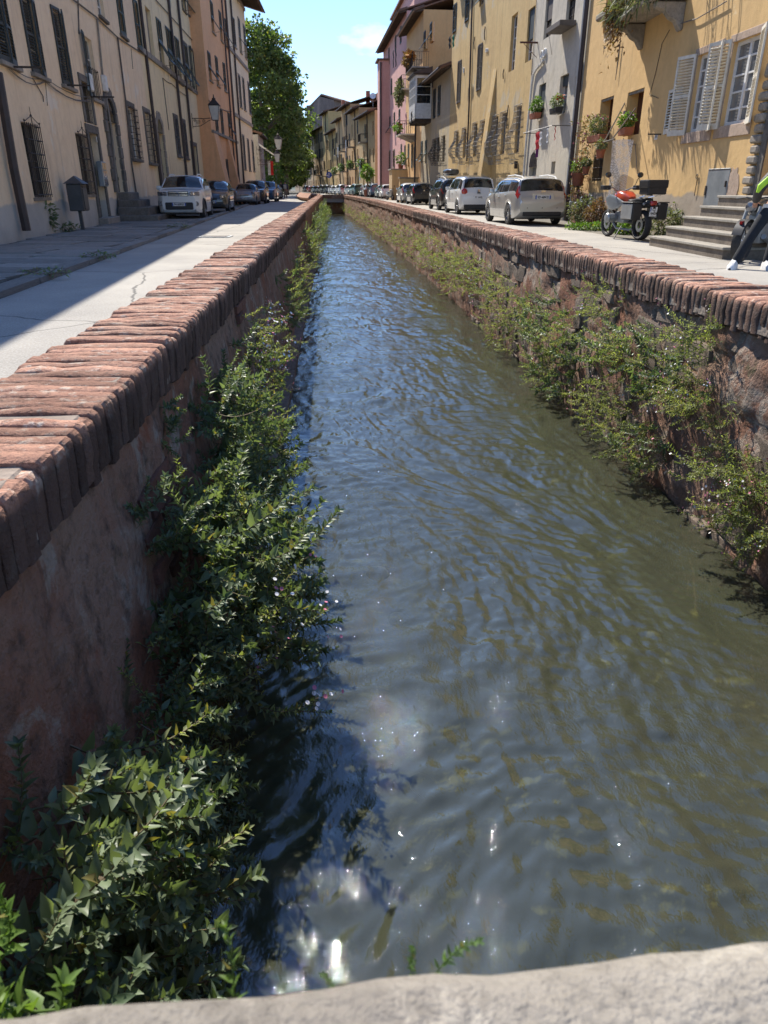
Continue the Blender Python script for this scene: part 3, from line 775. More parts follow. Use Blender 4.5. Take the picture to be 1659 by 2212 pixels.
def belly_grille(F, q, mat='pale_iron', out=.46, nx=7):
    """bellied window cage: hangs close to the wall at the top, swells out below"""
    x0, x1, z0, z1 = q[:4]; h = z1 - z0; mb = MB()
    prof = [(1.0, .10), (.80, .11), (.62, .17), (.46, .34), (.34, .46), (.22, out), (.12, out - .06), (.05, out - .16), (.02, .22), (-.10, .17), (-.16, .16)]
    def yo(f):
        for (a, ya), (b_, yb) in zip(prof[:-1], prof[1:]):
            if b_ <= f <= a: k = (f - b_) / (a - b_); return yb + (ya - yb) * k
        return prof[0][1]
    for i in range(nx):
        x = x0 + (x1 - x0) * i / (nx - 1); mb.tube([(x, y, z0 + h * f) for f, y in prof], .011, 4)
    for f in (1.0, .88, .76, .64, .5, .38, .26, .14, .04, -.08, -.16):
        y = yo(f); z = z0 + h * f; mb.tube([(x0, -.02, z), (x0, y, z), (x1, y, z), (x1, -.02, z)], .011, 4)
    for sx in (x0, x1):                                            # scrolls on the cheeks
        for f, rr in ((.34, .10), (.20, .12), (.48, .07)):
            y = yo(f) * .52; pts = [(sx, y + rr * (1 - k / 16) * math.cos(k * .8), z0 + h * f + rr * (1 - k / 16) * math.sin(k * .8)) for k in range(15)]
            mb.tube(pts, .008, 4)
    return mb.build('bellied_grille', M[mat], F.root)
def std(F, q, mat='shut_dark', mode='open', rows=3, glass='glass', wmat='white_wood', sill='pietra', sur=None, angs=None, tiltpart=.45, tilt=R(38), reveal=.2):
    """an ordinary window: opening, sash, shutters"""
    x0, x1, z0, z1 = q[:4]; F.op.append((x0, x1, z0, z1, reveal)); w, h = x1 - x0, z1 - z0
    window(F, q, wmat, rows, 2, glass)
    if sill: F.box('sill', sill, x0 - .12, x1 + .12, -.02, .11, z0 - .10, z0 - .003, .01)
    if sur: surround(F, q, mat=sur, sill=False)
    if mode == 'open':
        a1, a2 = angs or (R(165), R(165))
        shutter(F, x0, .03, z0, w / 2, h, a1, mat) if a1 is not None else None
        shutter(F, x1, .03, z0, w / 2, h, -a2, mat, True) if a2 is not None else None
    elif mode == 'closed':
        a1, a2 = angs or (R(6), R(6))
        shutter(F, x0, .025, z0, w / 2 - .005, h, a1, mat); shutter(F, x1, .025, z0, w / 2 - .005, h, -a2, mat, True)
    elif mode == 'sporto':                                         # lower flap pushed out
        zt = z0 + h * tiltpart
        shutter(F, x0, .025, zt, w / 2 - .005, h - h * tiltpart, R(1), mat); shutter(F, x1, .025, zt, w / 2 - .005, h - h * tiltpart, -R(1), mat, True)
        a, b_ = shutter_meshes(w, h * tiltpart, mat); o = link('shutter', a, None, F.root); hh = max(.3, round(h * tiltpart, 1))
        o.location = (x0, .045 + hh * math.sin(tilt), zt - .02 - hh * math.cos(tilt)); o.rotation_euler = (tilt, 0, 0)
        link('slats', b_, None, o); MB().tube([(x0 + .1, .0, z0 + .1), (x0 + .1, hh * math.sin(tilt), zt - hh * math.cos(tilt))], .01, 4).build('stay', M['iron'], o.parent)
def arch(F, cx, z0, zs, w, mat_s, mat_d, n=9, t=.24, d=.06, quoin=True, door=True):
    """arched stone portal: jamb blocks and voussoirs, each a block of its own, and a plank door"""
    F.op.append((cx - w / 2, cx + w / 2, z0, zs, .28)); r = w / 2
    if quoin:
        k = max(3, int((zs - z0) / .34)); hh = (zs - z0) / k
        for sx in (-1, 1):
            for j in range(k):
                ext = t + (.10 if j % 2 else 0); a, b_ = (cx + sx * r, cx + sx * (r + ext)); F.box('quoin', mat_s, min(a, b_), max(a, b_), -.05, d, z0 + j * hh + .004, z0 + (j + 1) * hh - .004, .018)
    for j in range(n):
        a0, a1 = math.pi * j / n + .012, math.pi * (j + 1) / n - .012; ro = r + t + (.08 if j % 2 else 0)
        pts = [(cx + rr * math.cos(a), zs + rr * math.sin(a)) for rr, a in ((r, a0), (ro, a0), (ro, a1), (r, a1))]
        MB().prism(pts, -.05, d, 'Y').build('voussoir', M[mat_s], F.root, bevel=.014)
    pts = [(cx + r * math.cos(math.pi * k / 12), zs + r * math.sin(math.pi * k / 12)) for k in range(13)]
    mb = MB(); mb.prism(pts, .004, .02, 'Y'); mb.build('lunette', M['glass'] if door else M[mat_d], F.root)
    if door:
        mb = MB(); nb = 4
        for i in range(nb): mb.box(cx - r + w * i / nb + .006, cx - r + w * (i + 1) / nb - .006, -.22, -.17, z0, zs)
        for zz in (.2, .5, .8): mb.box(cx - r + .02, cx + r - .02, -.17, -.145, z0 + (zs - z0) * zz - .05, z0 + (zs - z0) * zz + .05)
        mb.build('door', M[mat_d], F.root)
def plankdoor(F, q, mat, n=6, y=-.18, panels=True, name='door'):
    x0, x1, z0, z1 = q; mb = MB(); w = x1 - x0; mb.box(x0, x1, y - .03, y, z0, z1)
    if panels:
        for i in range(2):
            for j in range(3):
                a = x0 + w * (i + .12) / 2; b_ = x0 + w * (i + .88) / 2; c = z0 + (z1 - z0) * (j + .1) / 3; e = z0 + (z1 - z0) * (j + .9) / 3; mb.box(a, b_, y + .001, y + .025, c, e)
    else:
        for j in range(n): mb.box(x0 + .01, x1 - .01, y + .001, y + .02, z0 + (z1 - z0) * j / n + .015, z0 + (z1 - z0) * (j + 1) / n - .015)
    return mb.build(name, M[mat], F.root)
def number_tile(F, u, v, s, txt, off=.012):
    x, z = F.px(u, v); o = F.box('house_number', 'white', x - s * .75, x + s * .75, 0, off, z - s * .5, z + s * .5, .004)
    me = text_mesh(txt, s * .72, 'numeral', .004); me.materials.append(M['ink']); t_ = link('numeral', me, None, o); t_.location = (x, off + .002, z); t_.rotation_euler = (R(90), 0, R(180)); return o
def cable(F, pts, r=.012, off=.04, mat='cable', sag=.0, name='cable'):
    P = []
    for p in pts: x, z = F.px(p[0], p[1], off); P.append((x, off, z))
    if sag:
        Q = []
        for a, b_ in zip(P[:-1], P[1:]):
            for k in range(5): f = k / 5; Q.append((a[0] + (b_[0] - a[0]) * f, off, a[2] + (b_[2] - a[2]) * f - sag * 4 * f * (1 - f)))
        P = Q + [P[-1]]
    return MB().tube(P, r, 4).build(name, M[mat], F.root)
def z1(x, y): return (x * .24422, y * .24422)
def z2(x, y): return (280.8 + x * .24422, y * .24422)
def z4(x, y): return (756 + x * .2197, y * .2197)
def z5(x, y): return (999.1 + x * .23201, y * .23201)
def z6(x, y): return (1269.1 + x * .26853, y * .26853)
def Q(F, zf, x, yb, yt, w): u, vb = zf(x, yb); return F.rect(u, vb, zf(x, yt)[1], w)

M['pink_render'] = stone('pinkish_render', (.46, .35, .27), (.36, .27, .205), 3, .4, 20, 0)
# ------------------------------------------------------------------ left 1: worn beige house, nearest
A = (facL(13.0), 13.0); B = (facL(37.4), 37.4)
F = L1 = Fac('house', 'worn beige plaster house with dark shutters and iron window cages, nearest on the left', A, B, 'L', 11.6)
for x, yb, yt, w_ , an in [(70, 560, -120, 1.15, (R(8), R(4))), (345, 665, -30, 1.15, (R(10), R(3))), (600, 765, 90, 1.15, (R(12), R(6))), (850, 880, 330, 1.1, None)]:
    q = Q(F, z1, x, yb, yt, w_)
    if an: std(F, q, 'shut_dark', 'closed', 3, angs=an, sill='pietra_pale')
    else:
        std(F, q, 'shut_dark', 'open', 3, angs=(None, R(172)), sill='pietra_pale'); grille(F, (q[0], q[1], q[2], q[2] + .9), 6, 2, .06, top=False, name='window_rail')
q = Q(F, z1, 905, 160, -60, 1.0); std(F, q, 'shut_dark', 'none', 2, wmat='white')
q = Q(F, z1, 1090, 320, -80, 1.15); std(F, q, 'shut_green', 'closed', angs=(R(5), R(5)))
q = Q(F, z1, 1240, 440, 0, 1.15); std(F, q, 'shut_green', 'closed', angs=(R(4), R(8)))
for x, yb, yt, w_ in [(370, 1745, 1090, 1.15), (790, 1720, 1185, 1.1)]:
    q = Q(F, z1, x, yb, yt, w_); F.op.append(q + (.18,)); window(F, q, 'old_wood', 2, 2); grille(F, q, 9, 6, .09)
    F.box('sill', 'pietra_pale', q[0] - .1, q[1] + .1, -.02, .04, q[2] - .08, q[2] - .003)
for x, yb, yt, w_ in [(1205, 1405, 950, 1.3), (1345, 1440, 1000, 1.3)]:
    q = Q(F, z1, x, yb, yt, w_); F.op.append(q + (.2,)); window(F, q, 'white', 2, 2); surround(F, q, .2, .05); grille(F, q, 6, 9, .17, top=False)
# rectangular door with stone frame and transom cage
q = Q(F, z1, 925, 1925, 1180, 1.15); F.op.append(q + (.25,)); plankdoor(F, q, 'door_green', 8, -.22, False); surround(F, q, .24, .05, sill=False)
q2 = (q[0] + .05, q[1] - .05, q[3] + .28, q[3] + .28 + 1.15); F.op.append(q2 + (.15,)); grille(F, q2, 7, 4, -.03, .009, top=False, name='transom_cage'); F.box('dark_pane', 'glass', q2[0], q2[1], -.14, -.12, q2[2], q2[3]); surround(F, q2, .2, .045, sill=False)
F.box('door_step', 'pietra_pale', q[0] - .3, q[1] + .3, 0, .32, -.1, q[2] + .02, .02)
# arched portal and its steps
xa_, za_ = F.px(*z1(1065, 1700)); zs_ = F.zat(xa_, z1(0, 1010)[1]); arch(F, xa_, za_, zs_ - .25, 1.5, 'pietra', 'door_green', 9, .30, .08)
x_, z_ = F.px(*z1(355, 1795)); PL_Z = z_
# pipes
F.pipe([z1(-20, 640), z1(120, 1480), z1(235, 2040)], .10, 'pipe', .16)
F.vpipe(*z2(268, 1540), r=.07)
F.pipe([z1(1040, 330), z1(1110, 880), z1(1165, 1450), z1(1210, 1740)], .035, 'shut_grey', .06)
F.pipe([z1(860, 170), z1(905, 640), z1(985, 1150), z1(1060, 1870)], .035, 'pietra_pale', .05)
cable(F, [z1(640, -10), z1(850, 150), z1(1040, 330), z1(1300, 500)], .03, .05, 'pietra', name='string_course')
for dy, sg in ((0, .12), (18, .2), (34, .16)): cable(F, [z1(80, 580 + dy), z1(400, 690 + dy), z1(800, 860 + dy)], .010, .06, 'cable', sg)
cable(F, [z1(290, 690), z1(380, 850), z1(385, 900)], .012, .03, 'iron'); cable(F, [z1(400, 700), z1(420, 935)], .008, .03, 'iron'); cable(F, [z1(690, 0), z1(700, 300)], .02, .03, 'shut_grey'); cable(F, [z1(1160, 430), z1(1175, 610)], .012, .03, 'cable')
for a, b_ in (((80, 600), (300, 555)), ((560, 760), (690, 718)), ((800, 862), (940, 842))):
    x0_, z0_ = F.px(*z1(*a)); F.box('bracket_bar', 'iron', x0_ - .02, x0_ + .02, 0, .75, z0_, z0_ + .04)
for x, y in ((815, 730), (945, 740)):
    x0_, z0_ = F.px(*z1(x, y), .15); F.box('junction_box', 'white', x0_ - .15, x0_ + .15, 0, .16, z0_ - .25, z0_ + .25, .03)
x0_, z0_ = F.px(*z1(885, 1540)); o = F.box('letter_boxes', 'steel', x0_ - .3, x0_ + .3, 0, .16, z0_ - .38, z0_ + .38, .015)
for i in range(2):
    for j in range(3): F.box('flap', 'chrome', x0_ - .26 + i * .27, x0_ - .03 + i * .27, .161, .175, z0_ - .34 + j * .24, z0_ - .14 + j * .24, parent=o)
number_tile(F, *z1(858, 1235), .17, '10')
F.wall(stucco('beige_plaster', (.85, .67, .46), (.78, .59, .39), (.42, .30, .20), .45, (.82, .71, .57), .0, (.55, .51, .45), max(.8, PL_Z), .65)); F.roof(.9)
# front steps of the arched door
xs_, _ = F.px(*z1(1075, 1700)); S_ = empty('stone_steps', F.world(xs_, 0, 0), math.atan2(F.ex.y, F.ex.x), 'worn grey stone steps below the arched door on the left', 'steps')
stp = za_ / 4
for i in range(4):
    e = (3 - i) * .36; MB().box(-.95 - e * .4, .95 + e * .7, .07, .45 + e, -.02, stp * (i + 1) - (.0 if i else .02)).build('step', M['pietra'], S_, bevel=.03)

# ------------------------------------------------------------------ left 2: cream house
P2 = B; P3 = (P2[0] - .085 * 17.0, P2[1] + 17.0)
F = L2 = Fac('house', 'cream plaster house with pushed-out dark shutters and a lantern bracket on the left', P2, P3, 'L', 14.0)
for x, yb, yt, w_, md in [(292, 590, 165, 1.2, 'sporto'), (375, 670, 255, 1.3, 'sporto'), (448, 735, 335, 1.3, 'sporto'), (520, 775, 395, 1.3, 'sporto'), (572, 805, 440, 1.2, 'open'), (612, 830, 490, 1.2, 'open')]:
    q = Q(F, z2, x, yb, yt, w_); std(F, q, 'shut_green', md, tilt=R(30), tiltpart=.5, sur='pietra' if x > 480 else None)
q = Q(F, z2, 205, 520, 70, 1.2); F.op.append(q + (.18,)); F.box('blind_panel', 'pietra_pale', q[0], q[1], -.175, -.16, q[2], q[3])
for x, yb, yt, w_ in [(435, 1380, 1035, 1.1), (502, 1400, 1075, 1.1)]: std(F, Q(F, z2, x, yb, yt, w_), 'shut_dark', 'closed', angs=(R(3), R(3)), sur='pietra')
for x, yb, yt, w_ in [(478, 95, -180, 1.2), (530, 150, -90, 1.2), (580, 225, -20, 1.2)]: std(F, Q(F, z2, x, yb, yt, w_), 'shut_green', 'sporto', sur='pietra')
q = Q(F, z2, 595, 1640, 1290, 2.0); F.op.append(q + (.25,)); plankdoor(F, q, 'shut_grey', 14, -.2, False, 'garage_door'); surround(F, q, .22, .05, sill=False)
x_, z_ = F.px(*z2(318, 1640)); arch(F, x_, -.02, F.zat(x_, z2(0, 1180)[1]), 1.25, 'pietra_pale', 'old_wood', 9, .28, .05)
x_, z_ = F.px(*z2(684, 1650)); arch(F, x_, -.02, F.zat(x_, z2(0, 1390)[1]), 1.2, 'pietra_pale', 'door_green', 7, .22, .05)
F.vpipe(*z2(497, 1500), r=.075); F.vpipe(*z2(573, 1510), r=.075)
x_, z_ = F.px(*z2(180, 505)); F.box('string_course', 'pietra_pale', 0, F.W, 0, .10, z_ - .12, z_ + .1); zc = z_
x_, z_ = F.px(*z2(240, 20)); cable(F, [z2(230, 0), z2(420, 210), z2(600, 410)], .03, .05, 'pietra', name='string_course')
cable(F, [z2(345, 1150), z2(315, 900), z2(290, 690), z2(370, 740), z2(500, 850)], .02, .03, 'cable', .05)
F.wall(stucco('cream_plaster', (.83, .68, .42), (.76, .61, .38), (.26, .20, .14), .25, (.50, .43, .31), -.02, (.44, .39, .31), .9, .55)); F.roof(.9)

# ------------------------------------------------------------------ left 3: orange house standing forward
A3 = (-11.5, 53.6); B3 = (-12.35, 67.0)
F = L3 = Fac('house', 'salmon orange house with dark green shutters and a sloping buttress base', A3, B3, 'L', 17.2, 12)
for x, yb, yt, w_, md in [(738, 290, 10, 1.2, 'sporto'), (812, 365, 95, 1.2, 'sporto'), (862, 420, 170, 1.2, 'sporto'), (715, 715, 455, 1.15, 'sporto'), (780, 760, 505, 1.15, 'sporto'), (845, 805, 560, 1.15, 'closed'), (772, 1170, 960, 1.1, 'closed'), (822, 1190, 968, 1.1, 'closed'), (885, 1205, 1000, 1.1, 'sporto'), (868, 1590, 1410, 1.0, 'closed')]:
    std(F, Q(F, z2, x, yb, yt, w_), 'shut_green', md, tilt=R(34), sill='pietra_pale')
x_, z_ = F.px(*z2(760, 1175)); F.box('ledge', 'pietra_pale', 0, F.W, 0, .16, z_ - .1, z_ + .06); zl = z_
mo = stucco('orange_plaster', (.80, .46, .25), (.73, .40, .21), (.28, .15, .09), .18, None, 0, None, 1, .3)
F.wall(mo); F.roof(1.3, side=.3)
for xx, wd in ((F.W - 1.0, 2.0), (F.W * .45, .9)):
    MB().prism([(0.003, -.1), (.95, -.1), (.15, zl - .12), (.003, zl - .12)], xx - wd / 2, xx + wd / 2, 'X').build('buttress', mo, F.root)
F.vpipe(*z2(962, 1560), r=.08, off=.2); F.vpipe(*z2(905, 1200), r=.06, off=.12)
cable(F, [z2(700, 890), z2(780, 945), z2(900, 985)], .03, .05, 'cable', .1)

# ------------------------------------------------------------------ left 4: pale tall house at the end of the row
A4 = (-12.45, 67.0); B4 = (-13.1, 80.0)
F = L4 = Fac('house', 'tall pale yellow house with wide eaves at the end of the left row', A4, B4, 'L', 16.6, 12)
for x, yb, yt in [(930, 415, 170), (980, 465, 175), (1025, 515, 235), (982, 950, 670), (1017, 975, 700), (1064, 1010, 740), (1020, 1500, 1205), (1060, 1510, 1240), (1098, 1515, 1255)]:
    std(F, Q(F, z2, x, yb, yt, 1.15), 'shut_dark', 'sporto' if x in (980, 1025) else 'closed', sur='pietra_pale', sill='pietra_pale')
for x, yb, yt in [(955, 30, -40), (1005, 115, 55)]:
    q = Q(F, z2, x, yb, yt, 1.0); F.op.append(q + (.15,)); window(F, q, 'white_wood', 1, 2)
for x, y in ((1000, 575), (1010, 1070), (1050, 160)):
    x_, z_ = F.px(*z2(x, y)); F.box('string_course', 'pietra_pale', 0, F.W, 0, .12, z_ - .12, z_ + .12)
F.vpipe(*z2(1005, 1560), r=.08)
F.wall(stucco('pale_plaster', (.80, .68, .48), (.73, .61, .42), (.26, .22, .17), .18, None, 0, None, 1, .3)); F.roof(1.7, side=1.2)

# ------------------------------------------------------------------ beyond: small grey house with awning
F = L5 = Fac('house', 'small grey house with a white awning beside the big trees', (-13.2, 84.0), (-13.9, 92.0), 'L', 6.2, 6)
F.op.append((4.0, 5.2, 1.2, 2.6, .2)); window(F, (4.0, 5.2, 1.2, 2.6)); F.wall(stucco('grey_plaster_far', (.40, .38, .35), (.34, .32, .29), (.2, .19, .18), .2)); F.roof(.4)
MB().prism([(0.01, 5.4), (1.5, 4.4), (1.5, 4.25), (.01, 5.2)], 5.0, 7.9, 'X').build('awning', M['white'], F.root)

# ------------------------------------------------------------------ right 1: yellow house, nearest
def facR(Y): return 8.3 - .045 * Y
A = (facR(12.0), 12.0); B = (facR(29.0), 29.0)
F = R1 = Fac('house', 'ochre yellow house with cream shutters, stone portal and hanging balcony plants, nearest on the right', A, B, 'R', 12.5)
WS = []
for x, yb, yt, w_ in [(880, 1055, 415, 1.15), (1170, 1000, 300, 1.2)]:
    q = Q(F, z6, x, yb, yt, w_); WS.append(q); F.op.append(q + (.22,)); window(F, q, 'white', 5, 2, 'curtain_glass', -.12, .07)
    shutter(F, q[0] - .01, .04, q[2] - .05, w_ / 2, q[3] - q[2] + .1, R(160), 'white_wood'); shutter(F, q[1] + .01, .04, q[2] - .05, w_ / 2, q[3] - q[2] + .1, -R(158), 'white_wood', True)
    F.box('sill', 'pink_render', q[0] - .2, q[1] + .2, -.02, .03, q[2] - .24, q[2] - .003, .01); surround(F, q, .15, .012, 'pink_render', False)
q = Q(F, z6, 668, 1075, 720, .8); std(F, q, 'white_wood', 'closed', angs=(R(4), R(4)), sill=None)
for x, yb, yt, w_ in [(120, 1145, 785, 1.25), (345, 1090, 725, 1.3)]:
    q = Q(F, z6, x, yb, yt, w_); WS.append(q); F.op.append(q + (.42,)); window(F, q, 'brown_wood', 1, 2, 'glass', -.36, .09)
    mb = MB(); nn_ = 7
    for i in range(nn_): mb.box(q[0] + .08 + (w_ - .16) * i / nn_, q[0] + .07 + (w_ - .16) * (i + 1) / nn_, -.35, -.325, q[2] + .08, q[3] - .08)
    mb.build('wood_panel', M['brown_wood'], F.root); F.box('lintel', 'pietra_pale', q[0], q[1], -.10, -.03, q[3] - .07, q[3] - .004)
q = Q(F, z6, 70, 1455, 1240, 1.0); F.op.append(q + (.25,)); F.box('dark_pane', 'glass', q[0], q[1], -.24, -.22, q[2], q[3]); grille(F, q, 9, 3, -.02, .012, 'iron', top=False)
q = Q(F, z6, 195, 70, -60, 1.3); std(F, q, 'white_wood', 'none', 3, wmat='white', sill=None); F.box('sill', 'pietra_pale', q[0] - .25, q[1] + .25, 0, .22, q[2] - .2, q[2] - .003, .05)
q = Q(F, z6, 1000, 1735, 1355, 1.02); F.box('service_hatch', 'steel', q[0], q[1], -.02, .02, q[2], q[3], .006); mb = MB()
for f in (0.02, .98):
    mb.box(q[0] + .02, q[1] - .02, .021, .026, q[2] + (q[3] - q[2]) * f - .008, q[2] + (q[3] - q[2]) * f + .008)
mb.box(q[0] + .05, q[0] + .08, .021, .05, q[2] + .6, q[2] + .72); mb.box(q[1] - .06, q[1], .021, .04, q[3] - .55, q[3] - .35); mb.build('hatch_fittings', M['iron'], F.root)
# rusticated stone portal
xq, zq = F.px(*z6(1285, 1550)); DW = 1.45; dx0 = xq - .42 - DW; dz0 = zq - .05; dz1 = F.zat(xq, z6(0, 640)[1]); cx_ = dx0 + DW / 2
F.op.append((dx0, dx0 + DW, dz0, dz1, .45)); plankdoor(F, (dx0, dx0 + DW, dz0, dz1), 'brown_wood', 6, -.42, True)
nq = 11; hh = (dz1 - dz0) / nq
for sx in (-1, 1):
    F.box('jamb', 'pietra', *((cx_ + DW / 2 + .002, cx_ + DW / 2 + .2) if sx > 0 else (cx_ - DW / 2 - .2, cx_ - DW / 2 - .002)), -.05, .03, dz0, dz1)
    for j in range(nq):
        a, b_ = cx_ + sx * (DW / 2 + .2), cx_ + sx * (DW / 2 + (.56 if j % 2 else .48)); F.box('rusticated_block', 'pietra_pale', min(a, b_), max(a, b_), -.05, .10, dz0 + j * hh + .018, dz0 + (j + 1) * hh - .018, .032)
r_ = DW / 2
for j in range(11):
    a0, a1 = math.pi * j / 11 + .03, math.pi * (j + 1) / 11 - .03
    MB().prism([(cx_ + rr * math.cos(a), dz1 + rr * math.sin(a)) for rr, a in ((r_ + .2, a0), (r_ + .48, a0), (r_ + .48, a1), (r_ + .2, a1))], -.05, .11, 'Y').build('voussoir', M['pietra_pale'], F.root, bevel=.035)
MB().prism([(cx_ + (r_ + .2) * math.cos(math.pi * k / 14), dz1 + (r_ + .2) * math.sin(math.pi * k / 14)) for k in range(15)], .004, .03, 'Y').build('lunette', M['brown_wood'], F.root)
# fallen plaster beside the portal
x_, z_ = F.px(*z6(1165, 1500)); mb = MB(); rr_ = random.Random(5); pts = []
for k in range(22):
    a = 2 * math.pi * k / 22; pts.append((x_ + (.25 + rr_.uniform(-.05, .06)) * math.cos(a), z_ - .05 + (.45 + rr_.uniform(-.09, .09)) * math.sin(a)))
mb.prism(pts, .0, .012, 'Y'); mb.build('bare_rubble_patch', M['pink_render'], F.root)
number_tile(F, *z6(945, 1093), .15, '119'); number_tile(F, *z6(1265, 1023), .15, '121'); number_tile(F, *z6(553, 1102), .13, '111')
# balcony on a scrolled corbel, high up, its plants are added later
xb_, zb_ = F.px(*z6(480, 100), .45); BAL1 = (xb_, zb_)
F.box('balcony_slab', 'pietra_pale', xb_ - 1.5, xb_ + 1.6, 0.003, .85, zb_, zb_ + .16, .03)
for sx in (-1.25, 1.35):
    MB().prism([(0, zb_ - .02), (.75, zb_ - .02), (.72, zb_ - .14), (.5, zb_ - .2), (.34, zb_ - .36), (.2, zb_ - .42), (.06, zb_ - .62), (0, zb_ - .62)], xb_ + sx - .12, xb_ + sx + .12, 'X').build('corbel', M['pietra_pale'], F.root, bevel=.02)
mb = MB()
for i in range(22): x = xb_ - 1.45 + 3.0 * i / 21; mb.tube([(x, .8, zb_ + .16), (x, .8, zb_ + 1.05)], .01, 4)
mb.tube([(xb_ - 1.5, 0, zb_ + 1.05), (xb_ - 1.5, .8, zb_ + 1.05), (xb_ + 1.55, .8, zb_ + 1.05), (xb_ + 1.55, 0, zb_ + 1.05)], .02, 5); mb.build('balcony_railing', M['iron'], F.root)
cable(F, [z6(660, 240), z6(600, 350), z6(545, 600), z6(500, 760), z6(570, 790)], .008, .012, 'iron', 0, 'crack'); cable(F, [z6(740, 190), z6(880, 150), z6(1120, 10)], .014, .06, 'cable'); cable(F, [z6(345, 1160), z6(385, 1160), z6(400, 1400)], .012, .05, 'cable')
x_, z_ = F.px(*z6(890, 1420)); mb = MB(); mb.tube([(x_ + .05 * math.cos(k * .6), .03, z_ + .05 * math.sin(k * .6)) for k in range(11)], .01, 5); mb.tube([(x_ - .04, .03, z_ - .04), (x_ - .03, .03, z_ - .42)], .009, 4); mb.build('iron_ring', M['iron'], F.root)
x_, z_ = F.px(*z6(262, 460)); mb = MB(); mb.tube([(x_, .06, z_ - .6), (x_, .05, z_), (x_, .05, z_ + .5)], [.008, .025, .012], 4); mb.build('wall_anchor', M['pietra'], F.root)
x_, z_ = F.px(*z6(590, 1085)); F.box('bracket_bar', 'iron', x_ - .015, x_ + .015, 0, .35, z_, z_ + .03)
R1_PZ = F.zat(F.px(*z6(760, 1560))[0], z6(0, 1565)[1])
F.wall(stucco('ochre_plaster', (.64, .43, .20), (.58, .385, .175), (.36, .24, .12), .38, (.66, .50, .28), -.03, (.40, .33, .255), R1_PZ, .5)); F.roof(.9)
# shared corner pipes
R1.vpipe(1225.5, 440, r=.075)

# ------------------------------------------------------------------ right 2: narrow grey house
A = B; B = (A[0] - .09 * 6.9, A[1] + 6.9)
F = R2 = Fac('house', 'narrow grey plaster house with flower boxes between the yellow and the ochre house', A, B, 'R', 12.8)
q = Q(F, z5, 785, 350, -30, 1.0); F.op.append(q + (.2,)); window(F, q, 'old_wood', 3, 2); F.box('roller_blind', 'shut_grey', q[0] + .03, q[1] - .03, -.09, -.07, q[2] + .45 * (q[3] - q[2]), q[3])
q = Q(F, z5, 995, 215, -30, 1.0); F.op.append(q + (.2,)); window(F, q, 'old_wood', 3, 2)
x_, z_ = q[0], q[2]; F.box('wooden_shelf', 'shut_grey', q[0] - .35, q[1] + .35, .02, .62, q[2] - .22, q[2] - .05, .01)
q = Q(F, z5, 722, 1105, 780, .95); F.op.append(q + (.22,)); window(F, q, 'old_wood', 2, 2); F.box('green_blind', 'door_green', q[0] + .05, q[1] - .05, -.1, -.07, q[2] + .3 * (q[3] - q[2]), q[3]); WQ1 = q
q = Q(F, z5, 920, 1060, 695, 1.0); F.op.append(q + (.3,)); window(F, q, 'white', 2, 2, 'curtain_glass', -.2); F.box('blind', 'door_green', q[0] + .05, q[1] - .05, -.14, -.1, q[3] - .35, q[3]); WQ2 = q
q = Q(F, z5, 838, 1618, 1503, .5); F.op.append(q + (.25,)); F.box('dark_pane', 'glass', q[0], q[1], -.24, -.22, q[2], q[3])
q = Q(F, z5, 1048, 900, 705, .32); F.op.append(q + (.25,)); F.box('dark_pane', 'glass', q[0], q[1], -.24, -.22, q[2], q[3])
x_, z_ = F.px(*z5(648, 1640)); arch(F, x_, .15, F.zat(x_, z5(0, 1555)[1]), 1.15, 'pietra_pale', 'steel', 7, .03, .012, quoin=False)
for x, y in ((750, 510), (775, 490)):
    x_, z_ = F.px(*z5(x, y)); o = MB().lathe([(.16, 0), (.16, .06), (.13, .08), (.12, .05), (.0, .05)], 14, Matrix.Translation((x_, 0, z_)) @ Matrix.Rotation(R(-90), 4, 'X')).build('round_vent', M['white'], F.root, smooth=True)
F.pipe([z5(752, 560), z5(735, 590), z5(690, 640), z5(662, 690), z5(645, 800), z5(600, 1240), z5(568, 1640)], .05, 'white_pipe', .07)
mb = MB(); x_, z_ = F.px(*z5(700, 405)); mb.box(x_ - .03, x_ + .03, 0, .75, z_, z_ + .06); mb.tube([(x_, 0, z_ - .5), (x_, .6, z_)], .012, 4); mb.build('iron_bracket', M['brown_wood'], F.root)
cable(F, [z5(690, 0), z5(655, 560), z5(640, 800)], .010, .03); cable(F, [z5(650, 545), z5(640, 700)], .01, .02); cable(F, [z5(800, 300), z5(830, 510)], .008, .02)
F.wall(stucco('grey_plaster', (.56, .51, .42), (.46, .42, .35), (.19, .175, .155), .45, (.50, .45, .36), .02, (.20, .185, .165), 1.2, .5)); F.roof(.8)
F.vpipe(*z5(978, 1640), r=.03, mat='white_pipe', off=.05)

# ------------------------------------------------------------------ right 3: long ochre house with bellied cages
A = B; B = (A[0] - .1 * 19.1, A[1] + 19.1)
F = R3 = Fac('house', 'long mottled ochre house with bellied iron window cages and sloping buttresses', A, B, 'R', 14.5)
for zf, x, yt, yb in [(z4, 1042, 1285, 1560), (z4, 1117, 1255, 1570), (z4, 1222, 1205, 1560), (z4, 1300, 1180, 1520), (z5, 300, 1075, 1470), (z5, 375, 1040, 1460), (z5, 512, 975, 1450)]:
    u, vt = zf(x, yt); vb = zf(x, yb)[1]; x_, zt_ = F.px(u, vt, .1); z0_ = F.zat(x_, vb, .1); q = (x_ - .5, x_ + .5, z0_, zt_)
    F.op.append((x_ - .42, x_ + .42, z0_ + .12, zt_ - .05, .2)); window(F, (x_ - .42, x_ + .42, z0_ + .12, zt_ - .05), 'pietra_pale', 2, 2, 'curtain_glass'); belly_grille(F, q)
